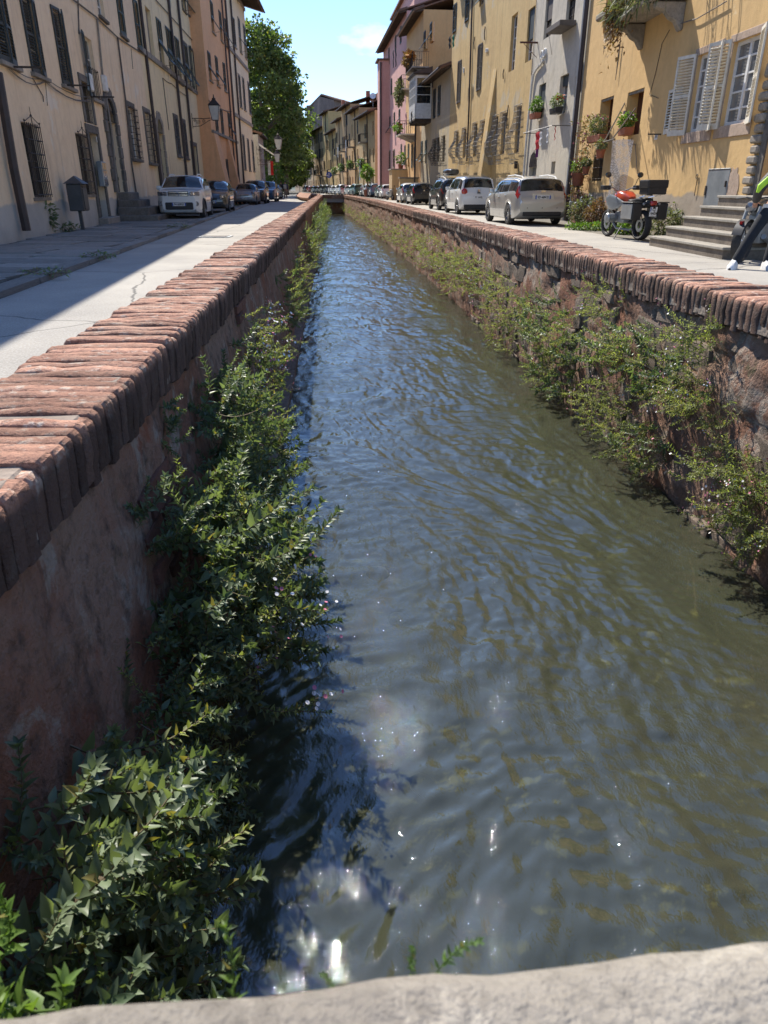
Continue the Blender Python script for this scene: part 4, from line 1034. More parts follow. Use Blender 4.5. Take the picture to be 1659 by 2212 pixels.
for zf, x, yb, yt, w_ in [(z4, 1067, 1015, 600, 1.15), (z4, 1265, 890, 440, 1.15), (z4, 1028, 320, 40, 1.15), (z4, 1150, 210, -120, 1.15)]:
    std(F, Q(F, zf, x, yb, yt, w_), 'shut_grey' if yb > 500 else 'shut_dark', 'closed', angs=(R(5), R(7)), sill=None)
q = Q(F, z4, 1292, 50, -150, 1.1); std(F, q, 'shut_green', 'sporto', sill=None)
for x, yb, yt in [(455, 660, 130), (612, 570, 70)]:
    q = Q(F, z5, x, yb, yt, 1.05); F.op.append(q + (.25,)); window(F, q, 'white', 5, 2, 'glass', -.17)
    if x == 612: F.box('roller_blind', 'shut_dark', q[0] + .02, q[1] - .02, -.10, -.07, q[2] + (q[3] - q[2]) * .42, q[3])
mr3 = stucco('mottled_ochre_plaster', (.58, .42, .20), (.50, .345, .16), (.24, .175, .10), .5, (.50, .41, .27), .02, (.46, .37, .24), 1.6, .8)
x_, z_ = F.px(*z5(300, 640)); xbz = x_
MB().prism([(0.003, -.2), (.75, -.2), (.003, z_)], x_ - .45, x_ + .45, 'X').build('buttress', mr3, F.root)
x_, z_ = F.px(*z4(1330, 900)); 
F.pipe([z5(90, 0), z5(60, 1000), z5(40, 1500)], .05, 'pipe', .08)
for x, y in ((15, 645), (15, 665), (225, 470), (237, 468)):
    x_, z_ = F.px(*z5(x, y)); MB().lathe([(.10, 0), (.10, .05), (.07, .06), (.0, .03)], 12, Matrix.Translation((x_, 0, z_)) @ Matrix.Rotation(R(-90), 4, 'X')).build('round_vent', M['white'], F.root)
for x, y, s_ in ((118, 400, .3), (215, 310, .3), (427, 1090, .5), (390, 690, .2)):
    x_, z_ = F.px(*z5(x, y)); MB().tube([(x_, .04, z_ - s_), (x_, .07, z_), (x_, .04, z_ + s_)], .025, 4).build('wall_anchor', M['iron'], F.root)
x_, z_ = F.px(*z5(515, 1535)); F.box('wall_lamp', 'iron', x_ - .07, x_ + .07, .02, .16, z_ - .16, z_ + .16, .02)
F.wall(mr3); F.roof(.9)
R3PX = F

# ------------------------------------------------------------------ right 4: low grey house with a tiled lean-to roof and a white glazed bay
A = B; B = (A[0] - .1 * 13, A[1] + 13)
F = R4 = Fac('house', 'low grey-ochre house with a white glazed bay window and tiled eave', A, B, 'R', 8.0)
x_, zE = F.px(*z4(880, 665), .7); F.H = zE - .0
for x, yb, yt in [(828, 1165, 880), (875, 1140, 850)]: std(F, Q(F, z4, x, yb, yt, 1.05), 'shut_dark', 'closed', angs=(R(9), R(9)), sill=None)
for x, yb, yt in [(828, 1590, 1370), (862, 1590, 1355), (917, 1590, 1335)]:
    q = Q(F, z4, x, yb, yt, .95); F.op.append(q + (.2,)); window(F, q, 'old_wood', 2, 2); belly_grille(F, (q[0] - .08, q[1] + .08, q[2], q[3]), 'iron', .4, 5)
for x, yb, yt in [(705, 1600, 1390), (745, 1605, 1375)]: std(F, Q(F, z4, x, yb, yt, 1.0), 'shut_green', 'sporto', sill=None)
F.wall(stucco('grey_ochre_plaster', (.47, .40, .28), (.40, .34, .24), (.22, .18, .13), .35, (.52, .42, .25), .02, None, 1, .5)); F.roof(.75, .35)
# the bay: near side panel faces the camera
u0, v0 = z4(800, 1130); x0b, z0b = F.px(u0, v0, .0); u1, v1 = z4(590, 1170); x1b, _ = F.px(u1, v1, 1.25); z1b = F.zat(x0b, z4(0, 735)[1], .6); z0b = F.zat(x0b, z4(0, 1165)[1], .6)
BW = max(3.5, x1b - x0b); BAY = empty('bay_window', F.world(x0b, 0, 0), math.atan2(F.ex.y, F.ex.x), 'white glazed bay window jutting out on dark timber brackets', 'bay window')
def bay_panel(L_, Mx, n):
    hb = z1b - z0b; mb = MB(); mb.box(0, L_, -.03, .03, 0, hb * .34, Mx); mb.box(0, L_, -.04, .04, hb * .93, hb, Mx)
    for i in range(n + 1): x = (L_ - .09) * i / n; mb.box(x, x + .09, -.045, .045, 0, hb, Mx)
    for f in (.34, .54, .73): mb.box(0, L_, -.035, .035, hb * f, hb * f + .05, Mx)
    for i in range(n): a = (L_ - .09) * i / n + .2; b_ = (L_ - .09) * (i + 1) / n - .1; mb.box(a, b_, -.05, .05, hb * .06, hb * .28, Mx)
    mb.build('panel', M['white'], BAY); mg = MB(); mg.box(.03, L_ - .03, -.012, .012, hb * .35, hb * .93, Mx); mg.build('pane', M['curtain_glass'] if L_ > 2 else M['glass'], BAY)
T = Matrix.Translation
bay_panel(1.22, T((.04, .02, z0b)) @ Matrix.Rotation(R(90), 4, 'Z'), 1)
bay_panel(1.22, T((BW, .02, z0b)) @ Matrix.Rotation(R(90), 4, 'Z'), 1)
bay_panel(BW, T((0, 1.25, z0b)), 6)
mb = MB(); mb.box(-.12, BW + .12, 0, 1.42, z1b + .002, z1b + .09); mb.prism([(0, z1b + .55), (1.5, z1b + .13), (1.5, z1b + .092), (0, z1b + .092)], -.2, BW + .2, 'X'); mb.build('bay_roof', M['pipe'], BAY)
mb = MB(); mb.box(-.02, BW + .04, .0, 1.3, z0b - .10, z0b - .003); mb.build('bay_floor', M['rafter'], BAY)
for i in range(6): x = .1 + (BW - .3) * i / 5; MB().box(x, x + .14, 0, 1.25, z0b - .28, z0b - .104).build('bracket', M['rafter'], BAY)
MB().tube([(BW * .45, 1.0, .0), (BW * .45, 1.0, z0b - .29)], .07, 8).build('post', M['pipe'], BAY)
R4.pipe([z4(770, 760), z4(810, 800), z4(812, 860)], .05, 'pipe', .5)

# ------------------------------------------------------------------ right 5: taller apricot house with planted balconies
A = B; B = (A[0] - .1 * 10.5, A[1] + 10.5)
F = R5 = Fac('house', 'apricot house rising behind the low roof, with planted balconies', A, B, 'R', 13)
x_, zE = F.px(*z4(800, 150), .6); F.H = F.zat(1.0, z4(0, 190)[1], .9) + .5
for x, yb, yt in [(795, 415, 225), (735, 490, 310)]: std(F, Q(F, z4, x, yb, yt, 1.05), 'shut_dark', 'sporto', sill=None)
for x, yb, yt in [(505, 1600, 1420), (540, 1620, 1430), (575, 1640, 1420), (610, 1650, 1430), (635, 1650, 1440)]: std(F, Q(F, z4, x, yb, yt, .95), 'shut_green', 'sporto' if x == 575 else 'closed', sill=None)
F.wall(stucco('apricot_plaster', (.66, .42, .20), (.60, .37, .17), (.36, .24, .14), .15, None, 0, None, 1, .25)); F.roof(.8, .30)
BALS = []
for (x, yf, yt, L_, dp, slab) in [(640, 690, 520, 4.2, 1.35, 'pietra_pale'), (545, 885, 760, 2.6, 1.3, 'white_wood'), (530, 1325, 1205, 3.2, 1.4, 'white_wood')]:
    xx, zz = F.px(*z4(x, yf), dp * .6); 
    F.box('balcony_slab', slab, xx - L_ / 2, xx + L_ / 2, .003, dp, zz - .12, zz, .02); mb = MB()
    MB().prism([(0, zz - .122), (dp * .9, zz - .122), (0, zz - .6)], xx - L_ / 2 + .2, xx + L_ / 2 - .2, 'X').build('balcony_soffit', M['pietra_pale'], F.root)
    n_ = int(L_ / .16)
    for i in range(n_ + 1): a = xx - L_ / 2 + .04 + (L_ - .08) * i / n_; mb.tube([(a, dp - .04, zz), (a, dp - .04, zz + 1.0)], .011, 4)
    for sx in (-1, 1):
        for j in range(7): mb.tube([(xx + sx * (L_ / 2 - .04), .05 + (dp - .09) * j / 7, zz), (xx + sx * (L_ / 2 - .04), .05 + (dp - .09) * j / 7, zz + 1.0)], .011, 4)
    mb.tube([(xx - L_ / 2 + .04, 0, zz + 1.0), (xx - L_ / 2 + .04, dp - .04, zz + 1.0), (xx + L_ / 2 - .04, dp - .04, zz + 1.0), (xx + L_ / 2 - .04, 0, zz + 1.0)], .02, 5)
    mb.build('balcony_railing', M['iron'], F.root); BALS.append((xx, zz, L_, dp))
# lower porch in front, with a flat terrace
x_, z_ = F.px(*z4(560, 1750), .0); zp = F.zat(x_, z4(0, 1672)[1], 1.3)
PORCH = empty('porch', F.world(x_, 0, 0), math.atan2(F.ex.y, F.ex.x), 'small yellow rendered porch with a roof terrace in front of the pink house', 'porch')
MB().box(-.2, 2.4, .005, 1.5, -.1, zp).build('wall', stucco('porch_plaster', (.56, .40, .22), (.5, .36, .2), (.3, .22, .14), .2), PORCH); MB().box(-.3, 2.5, .005, 1.62, zp + .002, zp + .12).build('coping', M['pietra_pale'], PORCH)
KS = ypt(883.5, 430, 66.5); KIO = empty('utility_cabinet', (KS.x, 66.5, 0), math.atan2(F.ex.y, F.ex.x) - R(90), 'low yellow box cabinet behind the black hatchback', 'cabinet')
zk = ypt(883, z4(0, 1742)[1], 66.5).z
MB().box(-.78, .78, 0, .8, 0, zk - .1).build('body', stucco('box_plaster', (.52, .36, .19), (.46, .32, .17), (.3, .22, .14), .2), KIO, bevel=.02); MB().box(-.85, .85, -.07, .87, zk - .098, zk).build('lid', M['pietra_pale'], KIO)

# ------------------------------------------------------------------ right 6: pink house with projecting stair pier
A = B; B = (A[0] - .1 * 22, A[1] + 22)
F = R6 = Fac('house', 'pink house with green shutters and a tall projecting pier', A, B, 'R', 17)
F.H = F.zat(F.W * .05, z4(0, 165)[1], .5) + .3
for x, yb, yt, w_, md in [(500, 430, 260, 1.1, 'closed'), (450, 500, 350, 1.1, 'closed'), (385, 640, 480, 1.1, 'closed'), (410, 930, 780, 1.1, 'closed'), (372, 1030, 880, 1.1, 'closed'), (487, 1230, 1080, 1.2, 'sporto'), (437, 1270, 1110, 1.2, 'sporto'), (395, 1320, 1150, 1.2, 'sporto'), (372, 1340, 1170, 1.2, 'sporto'), (435, 1640, 1480, 1.1, 'g'), (395, 1660, 1490, 1.1, 'g'), (370, 1670, 1500, 1.1, 'g')]:
    q = Q(F, z4, x, yb, yt, w_)
    if md == 'g': F.op.append(q + (.2,)); window(F, q, 'old_wood', 2, 2); grille(F, q, 5, 6, .1, top=False); surround(F, q, .15, .06, 'pietra_pale')
    else: std(F, q, 'shut_green', md, sill=None)
mp_ = stucco('pink_plaster', (.64, .37, .325), (.58, .32, .28), (.36, .19, .16), .12, None, 0, None, 1, .2)
F.wall(mp_); F.roof(.8, .30)
u_, v_ = z4(300, 1700); xq, _ = F.px(u_, v_, 1.0); zt = F.zat(xq, z4(0, 600)[1], 1.0); F.box('pier', mp_, xq - .5, xq + 2.0, .003, 1.15, -.1, zt); F.box('pier_cap', 'tile', xq - .7, xq + 2.2, .003, 1.4, zt + .002, zt + .18)
F.pipe([(xq - .62, .1), (xq - .62, zt - .2)], .08, 'pipe', 1.0, px=False)
F.box('gable_attic', mp_, 4.0, F.W, -8.0, -1.2, F.H - .5, F.H + 3.2); F.box('attic_roof', 'tile', 3.6, F.W + .3, -8.3, -.8, F.H + 3.202, F.H + 3.4)
F.box('chimney', 'white_wood', 9.0, 9.7, -1.9, -1.3, F.H + .3, F.H + 2.3)

# ------------------------------------------------------------------ the far row, house by house
def z8(x, y): return ((1180 + x / 4.366) * .54004, (380 + y / 4.366) * .54004)
far = [  # u left edge at mid height, u right edge, eave row v, distance near, far, plaster, name bits
    (1130, 1400, 330, 108, 122, (.64, .52, .34), 'pale cream far house with hanging laundry next to the pink pier'),
    (985, 1130, 260, 122, 132, (.62, .47, .28), 'far ochre house with brick upper wall and a planted balcony'),
    (835, 985, 200, 132, 143, (.62, .46, .29), 'far tan house with a green balcony panel'),
    (735, 840, 440, 143, 152, (.60, .48, .32), 'far house with a small tiled eave and balcony'),
    (600, 735, 640, 152, 166, (.64, .52, .30), 'far low-eaved yellow house with laundry'),
    (510, 610, 310, 166, 176, (.66, .53, .30), 'far tall yellow house with a bare side wall'),
    (360, 520, 590, 176, 190, (.62, .50, .34), 'far cream house with dark shutters under a long eave'),
    (280, 365, 690, 190, 205, (.55, .48, .38), 'far pale narrow house below the brick tower'),
    (140, 285, 1260, 205, 235, (.52, .46, .38), 'farthest low pale houses at the bend of the street'),
    (0, 140, 1350, 235, 275, (.48, .42, .36), 'farthest grey houses closing the street'),
]
prev = None; FARS = []
for k, (xl, xr, ye, d0, d1, c_, lb) in enumerate(far):
    c_ = (min(.72, c_[0] * 1.14), c_[1] * .97, c_[2] * .78)
    ur, ul = z8(xr, 1400)[0], z8(xl, 1400)[0]
    pa_ = ypt(ur, 390, d0); pb_ = ypt(ul, 390, d1); a_ = (pa_.x, pa_.y); b_ = (pb_.x, pb_.y)
    F = Fac('house', lb, a_, b_, 'R', 8, 10); F.H = F.zat(F.W * .4, z8(0, ye)[1], .6)
    rr_ = random.Random(40 + k); nfl = max(2, int(F.H / 3.1)); nwin = max(2, int(F.W / 2.6))
    for fl in range(nfl):
        for i in range(nwin):
            if rr_.random() < .18: continue
            cx__ = F.W * (i + .5) / nwin + rr_.uniform(-.25, .25); zz = .9 + fl * (F.H - .6) / nfl; hh_ = min(1.75, (F.H - .8) / nfl - .9)
            q = (cx__ - .5, cx__ + .5, zz + .1, zz + .1 + hh_); F.op.append(q + (.2,)); window(F, q, 'old_wood', 2, 2)
            if rr_.random() < .6 and fl:
                mt = rr_.choice(['shut_dark', 'shut_green', 'shut_grey'])
                if rr_.random() < .5: shutter(F, q[0], .03, q[2], .5, hh_, R(170), mt); shutter(F, q[1], .03, q[2], .5, hh_, -R(170), mt, True)
                else: shutter(F, q[0], .025, q[2], .5, hh_, R(3), mt); shutter(F, q[1], .025, q[2], .5, hh_, -R(3), mt, True)
    F.wall(stucco('far_plaster_%d' % k, tuple(x * .8 for x in c_), tuple(x * .66 for x in c_), tuple(x * .32 for x in c_), .35, tuple(x * .62 for x in c_), 0, None, 1, .5)); F.roof(.9 if k < 8 else .5, .3)
    F.vpipe(z8((xl + xr) / 2, 1400)[0], 380, r=.07)
    if k < 7:
        for bi in range(2 if k < 4 else 1):
            xx = F.W * rr_.uniform(.3, .75); zz = 3.6 + bi * 3.2 + rr_.uniform(-.3, .3); L_ = 2.4; F.box('balcony_slab', 'pietra_pale', xx - L_ / 2, xx + L_ / 2, .003, 1.1, zz - .15, zz)
            mb = MB()
            for i in range(13): a = xx - L_ / 2 + L_ * i / 12; mb.tube([(a, 1.05, zz), (a, 1.05, zz + 1)], .02, 4)
            mb.tube([(xx - L_ / 2, 0, zz + 1), (xx - L_ / 2, 1.05, zz + 1), (xx + L_ / 2, 1.05, zz + 1), (xx + L_ / 2, 0, zz + 1)], .03, 4); mb.build('balcony_railing', M['iron'] if k != 2 else M['shut_green'], F.root)
            FARS.append((F, xx, zz, L_))
    F.box('chimney', 'terracotta', F.W * .6, F.W * .6 + .8, -4.4, -3.8, F.H + .6, F.H + 2.6)
# brick tower house behind the row
ta, tb = ypt(z8(310, 300)[0], 380, 232), ypt(z8(720, 300)[0], 380, 214)
TW_ = empty('brick_tower', (0, 0, 0), 0, 'tall weathered grey brick tower rising behind the far roofs', 'tower')
zt0 = ypt(700, z8(0, 90)[1], 214).z; ztm = ypt(700, z8(0, 5)[1], 220).z
mt = stone('tower_brick', (.23, .18, .155), (.14, .11, .10), .35, .8, 2.5, 0)
dv = Vector((ta.x - tb.x, ta.y - tb.y)); 
pts = [Vector((tb.x, tb.y)), Vector((ta.x, ta.y)), Vector((ta.x + 6, ta.y + 16)), Vector((tb.x + 6, tb.y + 16))]
mb = MB(); n_ = 4
for i in range(4):
    a, b_ = pts[i], pts[(i + 1) % 4]; mid = (a + b_) / 2
    if i in (0, 2): mb.add([(a.x, a.y, 0), (b_.x, b_.y, 0), (b_.x, b_.y, zt0), (mid.x + (a.x - b_.x) * -.05, mid.y, ztm), (a.x, a.y, zt0)], [(0, 1, 2, 3, 4)])
    else: mb.quad((a.x, a.y, 0), (b_.x, b_.y, 0), (b_.x, b_.y, zt0), (a.x, a.y, zt0))
mb.build('shaft', mt, TW_)
m0, m2_ = (pts[0] + pts[1]) / 2, (pts[2] + pts[3]) / 2; e0 = (pts[0] - pts[1]).normalized() * .7
mb = MB()
for s_, (a, b_) in ((1, (pts[0], pts[3])), (-1, (pts[1], pts[2]))):
    A_ = a + e0 * s_; B_ = b_ + e0 * s_; mb.add([(A_.x, A_.y - .6, zt0 - .1), (m0.x, m0.y - .6, ztm + .25), (m2_.x, m2_.y, ztm + .25), (B_.x, B_.y, zt0 - .1), (A_.x, A_.y - .6, zt0 + .3), (m0.x, m0.y - .6, ztm + .65), (m2_.x, m2_.y, ztm + .65), (B_.x, B_.y, zt0 + .3)], [(0, 1, 2, 3), (7, 6, 5, 4), (0, 4, 5, 1), (1, 5, 6, 2), (2, 6, 7, 3), (3, 7, 4, 0)])
mb.build('roof', M['tile'], TW_)
la = ypt(z8(250, 300)[0], 380, 233); zl_ = ypt(650, z8(0, 185)[1], 233).z
mb = MB(); mb.box(la.x, ta.x - .05, ta.y + .5, ta.y + 12, 0, zl_); mb.build('stair_turret', mt, TW_)
# right-hand hill of distant street end, so no open horizon shows behind the far houses
hl = MB(); P = []
for i in range(60):
    row = []
    for j in range(6):
        x = -700 + 1400 * i / 59; y = 420 + 60 * j; z = -2 + (j / 5.0) * (26 + 16 * mnoise.fractal(Vector((x * .006, y * .004, 1)), 1, 2, 4)); row.append((x, y, z))
    P.append(row)
hl.grid(P); tag(hl.build('hills', plain('far_hill', (.05, .075, .05), .95, 0, (.035, .055, .035), .05), smooth=True), 'distant wooded hills', kind='structure')

# ================================================================== vehicles
def crv(pts):
    xs = [p[0] for p in pts]; ys = [p[1] for p in pts]
    def f(x):
        # smooth interpolation (monotone cubic)
        if x <= xs[0]: return ys[0]
        if x >= xs[-1]: return ys[-1]
        i = max(k for k in range(len(xs)) if xs[k] <= x); i = min(i, len(xs) - 2)
        h = [xs[k + 1] - xs[k] for k in range(len(xs) - 1)]; d = [(ys[k + 1] - ys[k]) / h[k] for k in range(len(h))]
        def m_(k):
            if k == 0: return d[0]
            if k == len(xs) - 1: return d[-1]
            if d[k - 1] * d[k] <= 0: return 0
            return 2 * d[k - 1] * d[k] / (d[k - 1] + d[k])
        t = (x - xs[i]) / h[i]; t2, t3 = t * t, t * t * t
        return (2 * t3 - 3 * t2 + 1) * ys[i] + (t3 - 2 * t2 + t) * h[i] * m_(i) + (-2 * t3 + 3 * t2) * ys[i + 1] + (t3 - t2) * h[i] * m_(i + 1)
    return f
class Car:
    """x from the nose (0) to the tail (L), y across, z up. one smooth shell P(x, t); glass and lamps are patches of that shell"""
    def __init__(s, sp):
        s.sp = sp; L_, W, H = sp['L'], sp['W'], sp['H']; s.L = L_; s.wr = sp.get('wr', .32); s.ax = (sp['ax0'], sp['ax1'])
        s.top = crv([(a * L_, b * H) for a, b in sp['top']])          # silhouette
        s.belt = crv([(a * L_, b * H) for a, b in sp['belt']])
        s.wid = crv([(0, .70), (.04, .86), (.12, .95), (.3, 1), (.75, 1), (.92, .965), (.97, .92), (1, .82)] if 'wid' not in sp else sp['wid']); s.W = W / 2
        s.gc = sp.get('clear', .2)
        s.nose = sp.get('low', crv([(0, .36), (.03, .25), (.1, s.gc), (.9, s.gc), (.97, .27), (1, .40)]))
    def low(s, x):
        z = s.nose(x / s.L) if not isinstance(s.nose, float) else s.nose
        for a in s.ax:
            d = abs(x - a); r = s.wr + .055
            if d < r: z = max(z, s.wr + math.sqrt(r * r - d * d) - .0)
        return z
    def sec(s, x):
        W = s.W * s.wid(x / s.L); zt = s.top(x); zb = min(s.belt(x), zt - .035); zl = min(s.low(x), zb - .08); g = max(0.0, min(1.0, (zt - zb) / .45))
        tumble = s.sp.get('tumble', .16) * g; wr_ = W - .05 - tumble
        return [(0, zl), (W * .80, zl), (W - .03, zl + .02), (W - .005, zl + (zb - zl) * .25), (W, zl + (zb - zl) * .62), (W - .02, zb - .03), (W - .04, zb + .005),
                (W - .04 - (W - .04 - wr_) * .5, zb + (zt - zb) * .45), (wr_ + .01, zb + (zt - zb) * .80), (wr_ - .07 * g - .03, zt - .035 * g - .012), (wr_ * .62, zt - .008), (0, zt + .012)]
    def P(s, x, t):
        """t: 0 bottom centre .. 11 roof centre"""
        c = s.sec(x); i = min(10, int(t)); f = t - i; return Vector((x, c[i][0] + (c[i + 1][0] - c[i][0]) * f, c[i][1] + (c[i + 1][1] - c[i][1]) * f))
    def shell(s):
        L_ = s.L; xs = set(np.linspace(.0, .06, 4).tolist() + np.linspace(.06, L_ - .06, 46).tolist() + np.linspace(L_ - .06, L_, 4).tolist())
        for a in s.ax:
            r = s.wr + .055
            for k in range(13): xs.add(a - r * math.cos(math.pi * k / 12))
            xs.add(a - r - .004); xs.add(a + r + .004)
        xs = sorted(xs); ts = [0, .5, 1, 2, 2.5, 3, 3.5, 4, 4.5, 5, 6, 6.5, 7, 7.5, 8, 8.5, 9, 9.5, 10, 10.5, 11]; P_ = []
        for x in xs:
            row = [s.P(x, t) for t in ts]; P_.append([(p.x, -p.y, p.z) for p in row] + [(p.x, p.y, p.z) for p in reversed(row[:-1])])
        mb = MB(); mb.grid(P_); n = len(P_[0]); m_ = len(P_)
        mb.f.append(tuple(range(n - 1))); mb.f.append(tuple((m_ - 1) * n + k for k in range(n - 2, -1, -1)))
        return mb.mesh('body', smooth=38)
    def patch(s, x0, x1, t0, t1, off=.006, nx=8, nt=4, side=1, slant0=0.0, slant1=0.0, both=False):
        """a thin panel lying on the shell"""
        P_ = []
        def row_t():
            if both: return None
        for i in range(nx + 1):
            row = []
            if both: tt = [(t0 + (11 - t0) * k / nt, 1) for k in range(nt + 1)] + [(11 - (11 - t0) * k / nt, -1) for k in range(1, nt + 1)]
            else: tt = [(t0 + (t1 - t0) * k / nt, side) for k in range(nt + 1)]
            for j, (t, sd_) in enumerate(tt):
                f = (t - t0) / max(1e-6, (t1 - t0)); a = x0 + slant0 * f; b_ = x1 + slant1 * f
                x = a + (b_ - a) * i / nx; p = s.P(x, t); e = .01
                dx = s.P(min(s.L, x + e), t) - s.P(max(0, x - e), t); dt_ = s.P(x, min(10.999, t + .08)) - s.P(x, max(0, t - .08)); n_ = dx.cross(dt_)
                if n_.length < 1e-9: n_ = Vector((0, 0, 1))
                n_.normalize()
                c = Vector((x, 0, .7)); 
                if n_.dot(p - c) < 0: n_ = -n_
                q = p + n_ * off; row.append((q.x, q.y * sd_, q.z))
            P_.append(row)
        return P_
def make_car(name, sp, paint, label, group, loc, heading, detail=True, roofmat=None, plate=None, rearplate=None, face=None):
    """heading: direction the nose points to, radians from +Y, towards -X positive"""
    c = Car(sp); L_, W, H = sp['L'], sp['W'], sp['H']; E = empty(name, loc, 0, label, 'car', group)
    body = link('body', c.shell(), paint, E)
    g0, g1, g2, g3 = sp['glass']             # windscreen foot, windscreen head, rear head, rear foot (fractions of L)
    x0, x1, x2, x3 = [a * L_ for a in (g0, g1, g2, g3)]
    gm = M['car_glass']
    mb = MB(); mb.grid(c.patch(x0 + .06, x1 - .03, 8.75, 11, .007, 8, 4, both=True)); mb.build('windscreen', gm, E, smooth=True)
    mb = MB(); mb.grid(c.patch(x2 + .03, x3 - .05, 8.8, 11, .007, 8, 4, both=True)); mb.build('rear_window', gm, E, smooth=True)
    ns = sp.get('sides', 2); a, b_ = x0 + (x1 - x0) * .55, x3 - (x3 - x2) * .45
    cuts = sp.get('cuts', [0, .5, 1.0])
    for sd_ in (1, -1):
        for i in range(len(cuts) - 1):
            u0, u1 = a + (b_ - a) * cuts[i] + .03, a + (b_ - a) * cuts[i + 1] - .03
            mb = MB(); mb.grid(c.patch(u0, u1, 6.15, 8.7, .006, 6, 3, sd_, slant0=(x1 - x0) * .32 if i == 0 else 0, slant1=-(x3 - x2) * .38 if i == len(cuts) - 2 else 0)); mb.build('side_window', gm, E, smooth=True)
        if detail:      # door seams and handles
            mb = MB()
            for f in cuts[1:-1] + [0.0]:
                xx = a + (b_ - a) * f + (.12 if f == 0 else 0); mb.grid(c.patch(xx - .006, xx + .006, 2.2, 6.1, .002, 1, 8, sd_))
            mb.build('door_seam', M['black'], E)
            for f in cuts[1:-1]:
                xx = a + (b_ - a) * f; p = c.P(xx - .18, 4.75); MB().box(xx - .26, xx - .10, sd_ * p.y - .03, sd_ * p.y + .03, p.z - .015, p.z + .02).build('door_handle', sp.get('handle', paint), E, bevel=.01)
        xm = x0 + (x1 - x0) * .55; p = c.P(xm, 6.2); o = MB().box(-.06, .07, -.02, .16, -.02, .13).build('mirror', sp.get('mirror', paint), E, bevel=.035, seg=2, smooth=True)
        o.location = (xm, sd_ * (p.y + .03), p.z); o.scale = (1, sd_, 1)
    # wheels
    key = ('wheel', round(c.wr, 3), sp.get('spokes', 7))
    if key not in _glz:
        r = c.wr; wd = .10
        t_ = MB(); t_.lathe([(r * .64, -wd), (r * .9, -wd), (r * .985, -wd * .75), (r, -wd * .3), (r, wd * .3), (r * .985, wd * .75), (r * .9, wd), (r * .64, wd), (r * .64, -wd)], 28, axis='Y'); a_ = t_.mesh('tyre', smooth=35); a_.materials.append(M['rubber'])
        rm = MB(); rm.lathe([(r * .66, wd * .9), (r * .60, wd * .82), (r * .60, -wd), (r * .66, -wd)], 24, axis='Y'); rm.lathe([(.001, wd * .74), (.06, wd * .74), (.07, wd * .5)], 12, axis='Y')
        for k in range(sp.get('spokes', 7)):
            an = 2 * math.pi * k / sp.get('spokes', 7); rm.box(.04, r * .61, wd * .45, wd * .72, -.028, .028, Matrix.Rotation(an, 4, 'Y'))
        b2 = rm.mesh('rim', smooth=35); b2.materials.append(M['alloy'])
        dk = MB(); dk.lathe([(.001, wd * .2), (r * .6, wd * .2)], 20, axis='Y'); d2 = dk.mesh('brake'); d2.materials.append(M['black']); _glz[key] = (a_, b2, d2)
    for ax in c.ax:
        for sd_ in (1, -1):
            wv = empty('wheel', (ax, sd_ * (W / 2 - .115), c.wr)); wv.parent = E; wv.scale = (1, sd_, 1)
            for nm, me in zip(('tyre', 'rim', 'brake'), _glz[key]): link(nm, me, None, wv)
    # dark underside and arches
    mb = MB(); mb.box(.35, L_ - .35, -W / 2 + .22, W / 2 - .22, .19, min(.55, c.wr * 1.6)); mb.build('underbody', M['black'], E)
    # lower cladding
    for nm, a0, a1, tt in (('front_skirt', .0, .02, 0), ('rear_skirt', .97, 1.0, 0)):
        pass
    s_ = sp.get('lamps', {})
    for sd_ in (1, -1):
        if 'head' in s_:
            h0, h1, t0, t1 = s_['head']; mb = MB(); mb.grid(c.patch(h0 * L_, h1 * L_, t0, t1, .008, 6, 4, sd_)); o = mb.build('headlight', M['clear_lens'], E, smooth=True)
        if 'tail' in s_:
            h0, h1, t0, t1 = s_['tail']; mb = MB(); mb.grid(c.patch(h0 * L_, h1 * L_, t0, t1, .008, 6, 4, sd_)); mb.build('tail_light', M['red_lens'], E, smooth=True)
    # wheel-arch lips
    for ax in c.ax:
        for sd_ in (1, -1):
            r = c.wr + .06; mb = MB(); mb.tube([(ax + r * math.cos(math.pi * k / 14), sd_ * (c.P(min(L_, max(0, ax + r * math.cos(math.pi * k / 14))), 3).y - .012), c.wr + r * math.sin(math.pi * k / 14)) for k in range(15)], .018 if not sp.get('clad') else .035, 5); mb.build('arch_lip', M['black'] if sp.get('clad') else paint, E, smooth=True)
    if roofmat:
        mb = MB(); mb.grid(c.patch(x1 + .01, x2 - .01, 9.05, 11, .005, 10, 4, both=True)); mb.build('roof_panel', roofmat, E, smooth=True)
    if sp.get('rails'):
        for sd_ in (1, -1):
            p0 = c.P(x1 + .15, 9.4); p1 = c.P(x2 - .05, 9.4); mb = MB(); mb.tube([(p0.x, sd_ * p0.y, p0.z - .01), (p0.x + .16, sd_ * p0.y, p0.z + .065), ((p0.x + p1.x) / 2, sd_ * p0.y, max(p0.z, p1.z) + .085), (p1.x - .2, sd_ * p1.y, p1.z + .075), (p1.x, sd_ * p1.y, p1.z - .01)], .022, 6); mb.build('roof_rail', sp.get('railmat', M['white']), E, smooth=True)
    E.rotation_euler = (0, 0, heading + R(90) + math.pi)
    # origin of the thing: centre of its footprint
    for ch in E.children: ch.location = Vector(ch.location) - Vector((L_ / 2, 0, 0))
    E['L'] = L_
    return E, c
def on_rear(E, c, name, mat, w, h, z, y=0.0, th=.02, bevel=.004, off=.0, front=False):
    """a small flat piece fixed on the tail (or nose); returned object lies in its own y-z plane"""
    L_ = c.L; X = (L_ / 2 + .012 + off) if not front else (-L_ / 2 - .012 - off)
    o = MB().box(-th / 2, th / 2, -w / 2, w / 2, -h / 2, h / 2).build(name, mat, E, bevel=bevel); o.location = (X, y, z); return o
